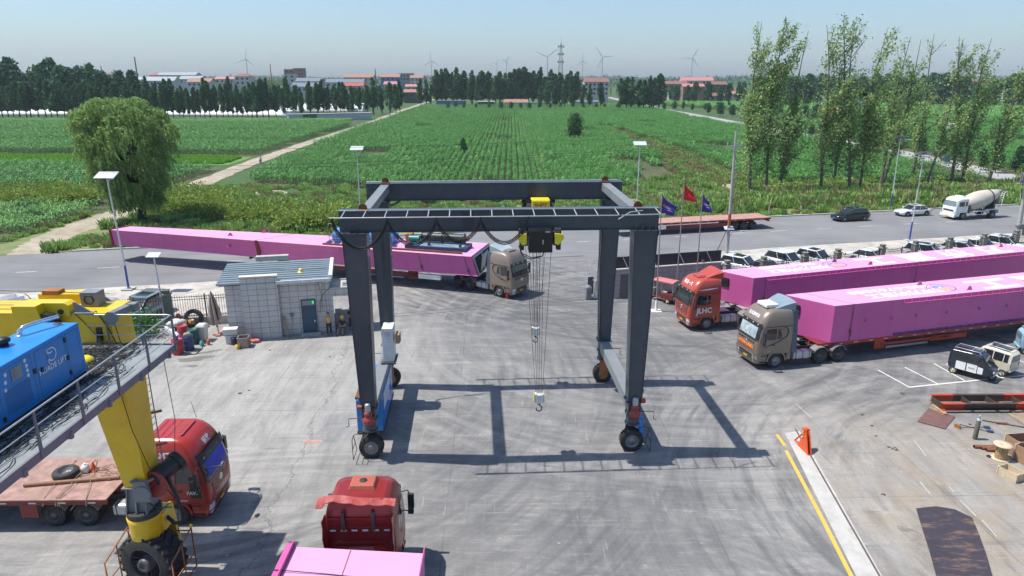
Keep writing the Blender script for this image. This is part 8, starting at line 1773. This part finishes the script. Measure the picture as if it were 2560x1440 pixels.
RFC={'orange':P('orange_tile_roof',(.33,.17,.12),.8,dirt=(.25,.2,.17),dirta=.5,dscale=.3),'red':P('red_tile_roof',(.36,.09,.07),.8),'pink':P('pink_roof',(.42,.18,.17),.7),'blue':P('blue_sheet_roof',(.08,.22,.5),.5),'grey':P('grey_slate_roof',(.14,.17,.2),.7),'pale':P('pale_sheet_roof',(.3,.33,.35),.5),'maroon':P('maroon_tile_roof',(.22,.1,.09),.8),'white':P('white_roof',(.6,.6,.58),.6)}
WLC={'white':P('white_house_wall',(.5,.5,.48),.7,dirt=(.3,.29,.27),dirta=.4,dscale=.3),'cream':P('cream_house_wall',(.48,.44,.36),.7),'grey':P('grey_house_wall',(.25,.25,.25),.8),'brick':P('brick_house_wall',(.3,.18,.13),.8),'blue':P('blue_house_wall',(.08,.18,.42),.6),'dark':P('dark_house_wall',(.07,.07,.08),.8)}
M_win=P('far_window',(.03,.04,.05),.2)
def house(u,vt,wpx,D,roof,wall,label,rtype='gable',rh=2.4,dep=9,nwin=5,floors=2,rz=0.0,ground=0,top=None,win=True):
 p=ZAT(u,vt,D);zt=max(3.0,p.z)if top is None else top;w=wpx*D/FPX*1.0
 t=thing('village_house',label,'house',(p.x,D,ground),rz,'village houses');z1=zt-rh if rtype!='flat' else zt
 b=MB();b.box((0,dep/2,z1/2),(w,dep,z1))
 if rtype=='gable':
  for s in(-1,1):b.hexa([(s*w/2-.05*s,0,z1),(s*w/2,0,z1),(s*w/2,dep,z1),(s*w/2-.05*s,dep,z1)],[(s*w/2-.05*s,dep/2-.05,zt-.1),(s*w/2,dep/2-.05,zt-.1),(s*w/2,dep/2+.05,zt-.1),(s*w/2-.05*s,dep/2+.05,zt-.1)])
 b.build('wall',WLC[wall],t)
 b=MB()
 if rtype=='gable':
  e=.5;b.hexa([(-w/2-e,-e,z1-.15),(w/2+e,-e,z1-.15),(w/2+e,dep/2,zt-.1),(-w/2-e,dep/2,zt-.1)],[(-w/2-e,-e,z1+.1),(w/2+e,-e,z1+.1),(w/2+e,dep/2,zt+.15),(-w/2-e,dep/2,zt+.15)])
  b.hexa([(-w/2-e,dep/2,zt-.1),(w/2+e,dep/2,zt-.1),(w/2+e,dep+e,z1-.15),(-w/2-e,dep+e,z1-.15)],[(-w/2-e,dep/2,zt+.15),(w/2+e,dep/2,zt+.15),(w/2+e,dep+e,z1+.1),(-w/2-e,dep+e,z1+.1)])
 elif rtype=='hip':b.hexa([(-w/2-.6,-.6,z1),(w/2+.6,-.6,z1),(w/2+.6,dep+.6,z1),(-w/2-.6,dep+.6,z1)],[(-w/2+dep*.35,dep/2-.2,zt),(w/2-dep*.35,dep/2-.2,zt),(w/2-dep*.35,dep/2+.2,zt),(-w/2+dep*.35,dep/2+.2,zt)])
 else:b.box((0,dep/2,zt+.15),(w+.6,dep+.6,.3))
 b.build('roof',RFC[roof],t)
 if win:
  n=nwin
  for f in range(floors):
   z=z1-1.7-f*3.1
   if z<1:break
   for i in range(n):x=-w/2+w*(i+.5)/n;k=MB();k.box((x,-.02,z),(min(1.6,w/n*.5),.1,1.5));k.build('window',M_win,t)
 return t
V=[(385,192,92,560,'pale','white','long white two storey house with grey roof beside the tall pole','gable',3.0,12,6,3),(440,181,90,700,'pale','cream','wide pale workshop roof behind the long white house','gable',2.5,14,6,2),(398,183,50,760,'red','cream','cream house with a low red roof left of the pale workshop','hip',2,10,4,1),(300,190,44,720,'blue','grey','blue roofed shed left of the tall pole','gable',2,10,3,1),(262,182,34,900,'maroon','grey','brownish house far left of the tall pole','gable',2,10,3,1),(150,184,26,620,'orange','cream','small orange roofed house among the left trees','gable',2,8,2,1),(472,190,52,600,'pale','white','pale sheet roofed hall right of the long white house','gable',2.5,14,4,1),(495,196,55,520,'orange','white','orange roofed low house behind the poplar row','gable',2.5,10,5,1),(604,184,36,560,'maroon','white','white square two storey house with hipped maroon roof','hip',2,9,3,2),(560,192,46,640,'pink','cream','pink roofed low house left of the square white one','gable',2,9,4,1),(722,174,24,640,'maroon','brick','brick tower-like house with a maroon roof','flat',1.5,9,2,3),(745,171,24,680,'pale','brick','unfinished brick block beside the brick house','flat',1,9,4,4),(722,186,26,600,'white','white','white house in front of the brick block','flat',1,8,2,2),(770,195,60,560,'grey','grey','grey slate roofed house right of the brick block','gable',2.6,11,5,1),(790,195,24,640,'blue','cream','small bright blue roof behind the grey house','gable',1.5,8,2,1),(760,207,60,480,'grey','white','grey roofed white house behind the poplars','gable',2.5,10,5,1),(895,186,70,640,'orange','cream','long cream house with an orange and maroon roof','gable',2.6,11,6,2),(860,198,90,560,'grey','white','wide grey slate roof below the orange roofed house','gable',2.4,12,6,1),(880,207,50,500,'red','white','white house with a strong red roof in the poplar gap','gable',2.2,9,4,1),(975,186,44,650,'orange','blue','orange roofed house with blue upper walls','gable',2.4,10,4,2),(1015,184,32,680,'pale','grey','flat topped grey house right of the blue walled one','flat',1,9,4,2),(1041,188,30,660,'orange','white','white house with orange roof at the path end','gable',2.4,9,3,2),(975,204,30,540,'pink','cream','pink sheet roof low among the poplars','gable',2,9,3,1),(1028,211,28,520,'pink','cream','bright pink shed roof at the end of the path','gable',1.6,8,2,1),(1030,224,40,500,'orange','dark','long low orange roofed barn by the dirt path','gable',1.8,8,3,1),(1492,195,58,520,'maroon','white','white two storey house with maroon roof in the middle distance','gable',2.8,12,6,3),(1432,196,14,540,'red','white','narrow house with a bright red roof left of the white house','gable',3,9,1,2),(1745,193,76,600,'pink','white','white barn-like house with a wide pink-red roof at the right','gable',2.8,12,5,1),(1690,203,56,560,'maroon','brick','low maroon roofed houses left of the white barn','gable',2.2,10,5,1),(1800,204,34,560,'maroon','dark','low maroon roofed house right of the white barn','gable',2.2,10,3,1),(1735,210,50,500,'pink','brick','faded pink roof in front of the white barn','gable',1.8,8,3,1),(1945,196,30,600,'pink','cream','pink roofed house seen through the tall poplars','gable',2,9,3,1),(2450,198,60,620,'orange','cream','orange roofed house behind the rightmost poplars','gable',2,9,4,1),(2548,196,40,600,'pink','grey','pink roofed grey building at the right edge','gable',2,9,4,1),(2545,210,50,500,'pale','white','pale roofed white shed at the right edge','gable',2,9,4,1),(205,186,30,800,'red','cream','far red roofed house over the left windbreak','gable',2,10,3,1),]
for(u,v,w,D,rf,wl,lb,rt,rh,dp,nw_,fl_)in V:
 z=ZAT(u,v,D).z;house(u,v,w,D,rf,wl,lb,rt,rh,dp,nw_,min(fl_,max(1,int((z-rh)/3))))
rv=random.Random(31)
for i in range(30):
 u=rv.uniform(250,1060)if i<22 else rv.uniform(1660,1860);D=rv.uniform(500,780)
 house(u,0,rv.uniform(26,52),D,rv.choice(['orange','red','grey','pink','maroon','orange']),rv.choice(['white','cream','grey']),'low village house half hidden among the other roofs behind the poplars','gable',2,9,3,1,top=rv.uniform(5.2,7.5),rz=rv.uniform(-.15,.15))
t=house(1128,254,70,440,'grey','blue','long dark blue barrier shed at the far edge of the corn','flat',.3,5,1,1,top=3.2,win=False);t['category']='shed';t.name='field_shed'
t=house(1215,252,40,436,'white','dark','low dark shed with a white roof edge beyond the corn','flat',.3,6,1,1,top=3,win=False);t.name='field_shed'
t=house(1290,246,56,442,'orange','cream','shed with a tan striped roof beyond the corn','gable',1.8,9,1,1,top=4.2,win=False);t.name='field_shed'
t=house(1340,256,90,432,'pale','white','long pale low wall shed beyond the corn','flat',.3,5,1,1,top=2.6,win=False);t.name='field_shed'
t=house(1460,252,70,440,'white','white','white cluster of sheds behind the edge poplars','flat',.3,6,1,1,top=3,win=False);t.name='field_shed'
t=house(2110,262,90,420,'blue','white','turquoise roofed shed seen between the tall poplars','gable',1.5,9,1,1,top=4.5,win=False);t.name='field_shed'
t=house(2400,290,30,232,'white','white','small white cabin in the right fields','flat',.3,3,1,1,top=2.8,win=False);t.name='field_cabin'
M_pl_w=P('white_plastic_sheet',(.7,.71,.72),.5,0,.06,1)
def tunnel(a,c,w,h,label,mat=M_pl_w):
 a=Vector(a[:2]);c=Vector(c[:2]);d=(c-a).normalized();n=Vector((-d.y,d.x));L=(c-a).length;N_=max(4,int(L/3));secs=[]
 for i in range(N_+1):
  s=L*i/N_;k=1+(.02 if i%2 else 0);secs.append([(*(a+d*s+n*w/2*math.cos(math.pi*j/8)*k),h*math.sin(math.pi*j/8)*k)for j in range(9)])
 b=MB();b.loft(secs,closed=True);t=b.build('plastic_tunnel',mat);return tag(t,label,'greenhouse','white plastic tunnels')
tunnel(G(-60,289),G(250,289),9,3.0,'white plastic tunnel at the far left behind the windbreak trunks')
tunnel(G(415,290),G(735,292),8,3.0,'left low white plastic tunnel right of the willow')
tunnel(G(560,282),G(915,284),12,5.0,'big bright white plastic tunnel behind the shed with the green door')
sd=G(722,304);se=G(930,299);t=thing('field_shed','pale grey shed with a green panel below the big white tunnel','shed',(sd.x,sd.y,0),math.atan2(se.y-sd.y,se.x-sd.x));Ls=(se-sd).length
b=MB();b.box((Ls/2,1.5,1.4),(Ls,3,2.8));b.build('wall',P('pale_blue_grey_wall',(.4,.45,.48),.6),t);b=MB();b.box((Ls/2,1.5,2.9),(Ls+.4,3.4,.15));b.build('roof',P('rusty_pale_roof',(.45,.42,.38),.7),t);b=MB();b.box((Ls*.25,-.03,1.4),(5.5,.1,2.7));b.build('door',P('green_panel',(.02,.12,.06),.6),t)
for u,vt,vb,lb in((336,142,300,'tall thin dark mast behind the willow'),(252,165,230,'short leaning mast over the left village'),(938,172,215,'thin pylon right of the orange roofed house'),(675,160,215,'thin red and white chimney behind the wispy poplars')):
 D=400 if u==336 else 560;p=ZAT(u,vt,D);b=MB();b.cyl((p.x,D,0),(p.x,D,p.z),.4 if u==336 else.5,.3,n=8);o=b.build('mast',P('dark_mast',(.08,.07,.07),.6)if u!=675 else RFC['red']);tag(o,lb,'mast')
for u,vb,h,lb in((1654,275,14,'pale concrete pole at the corner of the far corn edge'),(1378,268,9,'thin pole at the far corn edge'),(712,335,9,'thin pole at the edge of the left field'),(1130,300,9,'faint pole at the far end of the corn field'),(975,318,10,'faint pole beside the dirt path')):
 p=G(u,vb);b=MB();b.cyl((p.x,p.y,0),(p.x,p.y,h),.13,.1,n=8);b.box((p.x,p.y,h-.6),(1.6,.1,.1));o=b.build('field_pole',P('concrete_pole',(.4,.39,.37),.8));tag(o,lb,'pole')
D=820;bt=ZAT(1401,196,D);tpz=ZAT(1401,106,D).z;t=thing('lattice_tower','red and grey steel lattice tower rising over the grove','tower',(bt.x,D,0));H=tpz
b=MB()
def half(z):return 3.2*(1-z/H)+.55
lv=[H*i/15 for i in range(15)]+[H*.97]
for i,(z0,z1)in enumerate(zip(lv,lv[1:])):
 a,c=half(z0),half(z1);q0=[(-a,-a,z0),(a,-a,z0),(a,a,z0),(-a,a,z0)];q1=[(-c,-c,z1),(c,-c,z1),(c,c,z1),(-c,c,z1)]
 for k in range(4):b.tube([q0[k],q1[k]],.2,4);b.tube([q0[k],q1[(k+1)%4]],.11,4);b.tube([q0[(k+1)%4],q1[k]],.11,4);b.tube([q0[k],q0[(k+1)%4]],.1,4)
b.build('lattice',P('tower_steel',(.2,.19,.2),.5),t)
b=MB();b.cyl((0,0,H*.9),(0,0,H*1.12),.35,.06,n=6);b.build('spire',P('tower_steel',(.2,.19,.2),.5),t)
for z in(H*.62,H*.77,H*.92):b=MB();b.cyl((0,0,z-.15),(0,0,z+.15),3.6,n=12);[b.box((3.3*math.cos(k*.785),3.3*math.sin(k*.785),z),(.5,.5,2.4))for k in range(8)];b.build('antenna_platform',P('tower_red_grey',(.3,.17,.16),.5),t)
M_tur=P('turbine_haze_grey',(.36,.4,.44),.4,0,.02,1)  # white turbines greyed toward the sky, haze put into the colour
TU=[(615,148,(200,80,-40),30,'wind turbine left of the wispy poplars'),(1078,152,(95,215,-30),24,'wind turbine above the end of the dirt path'),(1241,158,(60,180,-60),14,'faint small wind turbine, left one of a pair over the grove'),(1266,152,(55,170,-65),16,'faint wind turbine, right one of the pair over the grove'),(1369,142,(38,158,270),34,'wind turbine left of the lattice tower, its blades in a wide V'),(1457,152,(90,215,-35),18,'small wind turbine right of the lattice tower'),(1506,143,(5,125,-115),30,'wind turbine above the white maroon roofed house'),(1731,145,(60,180,-55),30,'wind turbine at the right above the pink roofed barn')]
for u,vh,angs,bl,lb in TU:
 D=min(3600,70/((190-vh)*.000627));p=ZAT(u,vh,D);t=thing('wind_turbine',lb,'wind turbine',(p.x,D,0),0,'wind turbines on the horizon')
 b=MB();b.cyl((0,0,0),(0,0,p.z),2.3,1.3,n=14);b.build('tower',M_tur,t);b=MB();b.box((0,1,p.z),(3.6,8,3.6));b.sphere((0,-4,p.z),2.2,10);b.build('nacelle',M_tur,t,bevel=.5)
 Lb=bl*D/FPX*.95
 for a in angs:a=R(a);c,s=math.cos(a),math.sin(a);q=lambda r,w:(c*r-s*w,-4,p.z+s*r+c*w);b=MB();f=[q(2,.8),q(Lb*.25,1.6),q(Lb,.3),q(Lb,-.3),q(Lb*.2,-.8),q(2,-.8)];b.hexa([(x,yy+.35,z)for x,yy,z in f],[(x,yy-.35,z)for x,yy,z in f]);b.build('blade',M_tur,t)
p=G(2105,292);b=MB();b.grid(lambda u,v:(p.x+(u-.5)*22,p.y+8+(v-.5)*14,4.2*max(0,1-((2*u-1)**2+(2*v-1)**2))**.8*(1+.1*math.sin(u*19)*math.sin(v*17))+.0),22,16);o=b.build('sand_heap',P('orange_sand',(.42,.25,.13),.95,0,.2,.6),fix=False);tag(o,'heap of orange sand seen between the tall poplars','sand heap')
sheet('sand_ground',[G(2000,300),G(2060,293),G(2180,297),G(2130,312),G(2040,314)],.006,P('orange_sand',(.42,.25,.13),.95))
b=MB();b.box((0,2215,79),(9400,4670,162));hz_=b.build('haze',MATS['chrome']);hz_.data.materials.clear();hz_['kind']='stuff'
hm=bpy.data.materials.new('haze_air');hm.use_nodes=True;hn=hm.node_tree;hn.nodes.remove(hn.nodes['Principled BSDF']);pv=hn.nodes.new('ShaderNodeVolumePrincipled');pv.inputs['Color'].default_value=(.8,.9,1,1);pv.inputs['Density'].default_value=HAZE if 'HAZE' in globals()else.00014;pv.inputs['Anisotropy'].default_value=0
hn.links.new(pv.outputs[0],hn.nodes['Material Output'].inputs['Volume']);hz_.data.materials.append(hm)
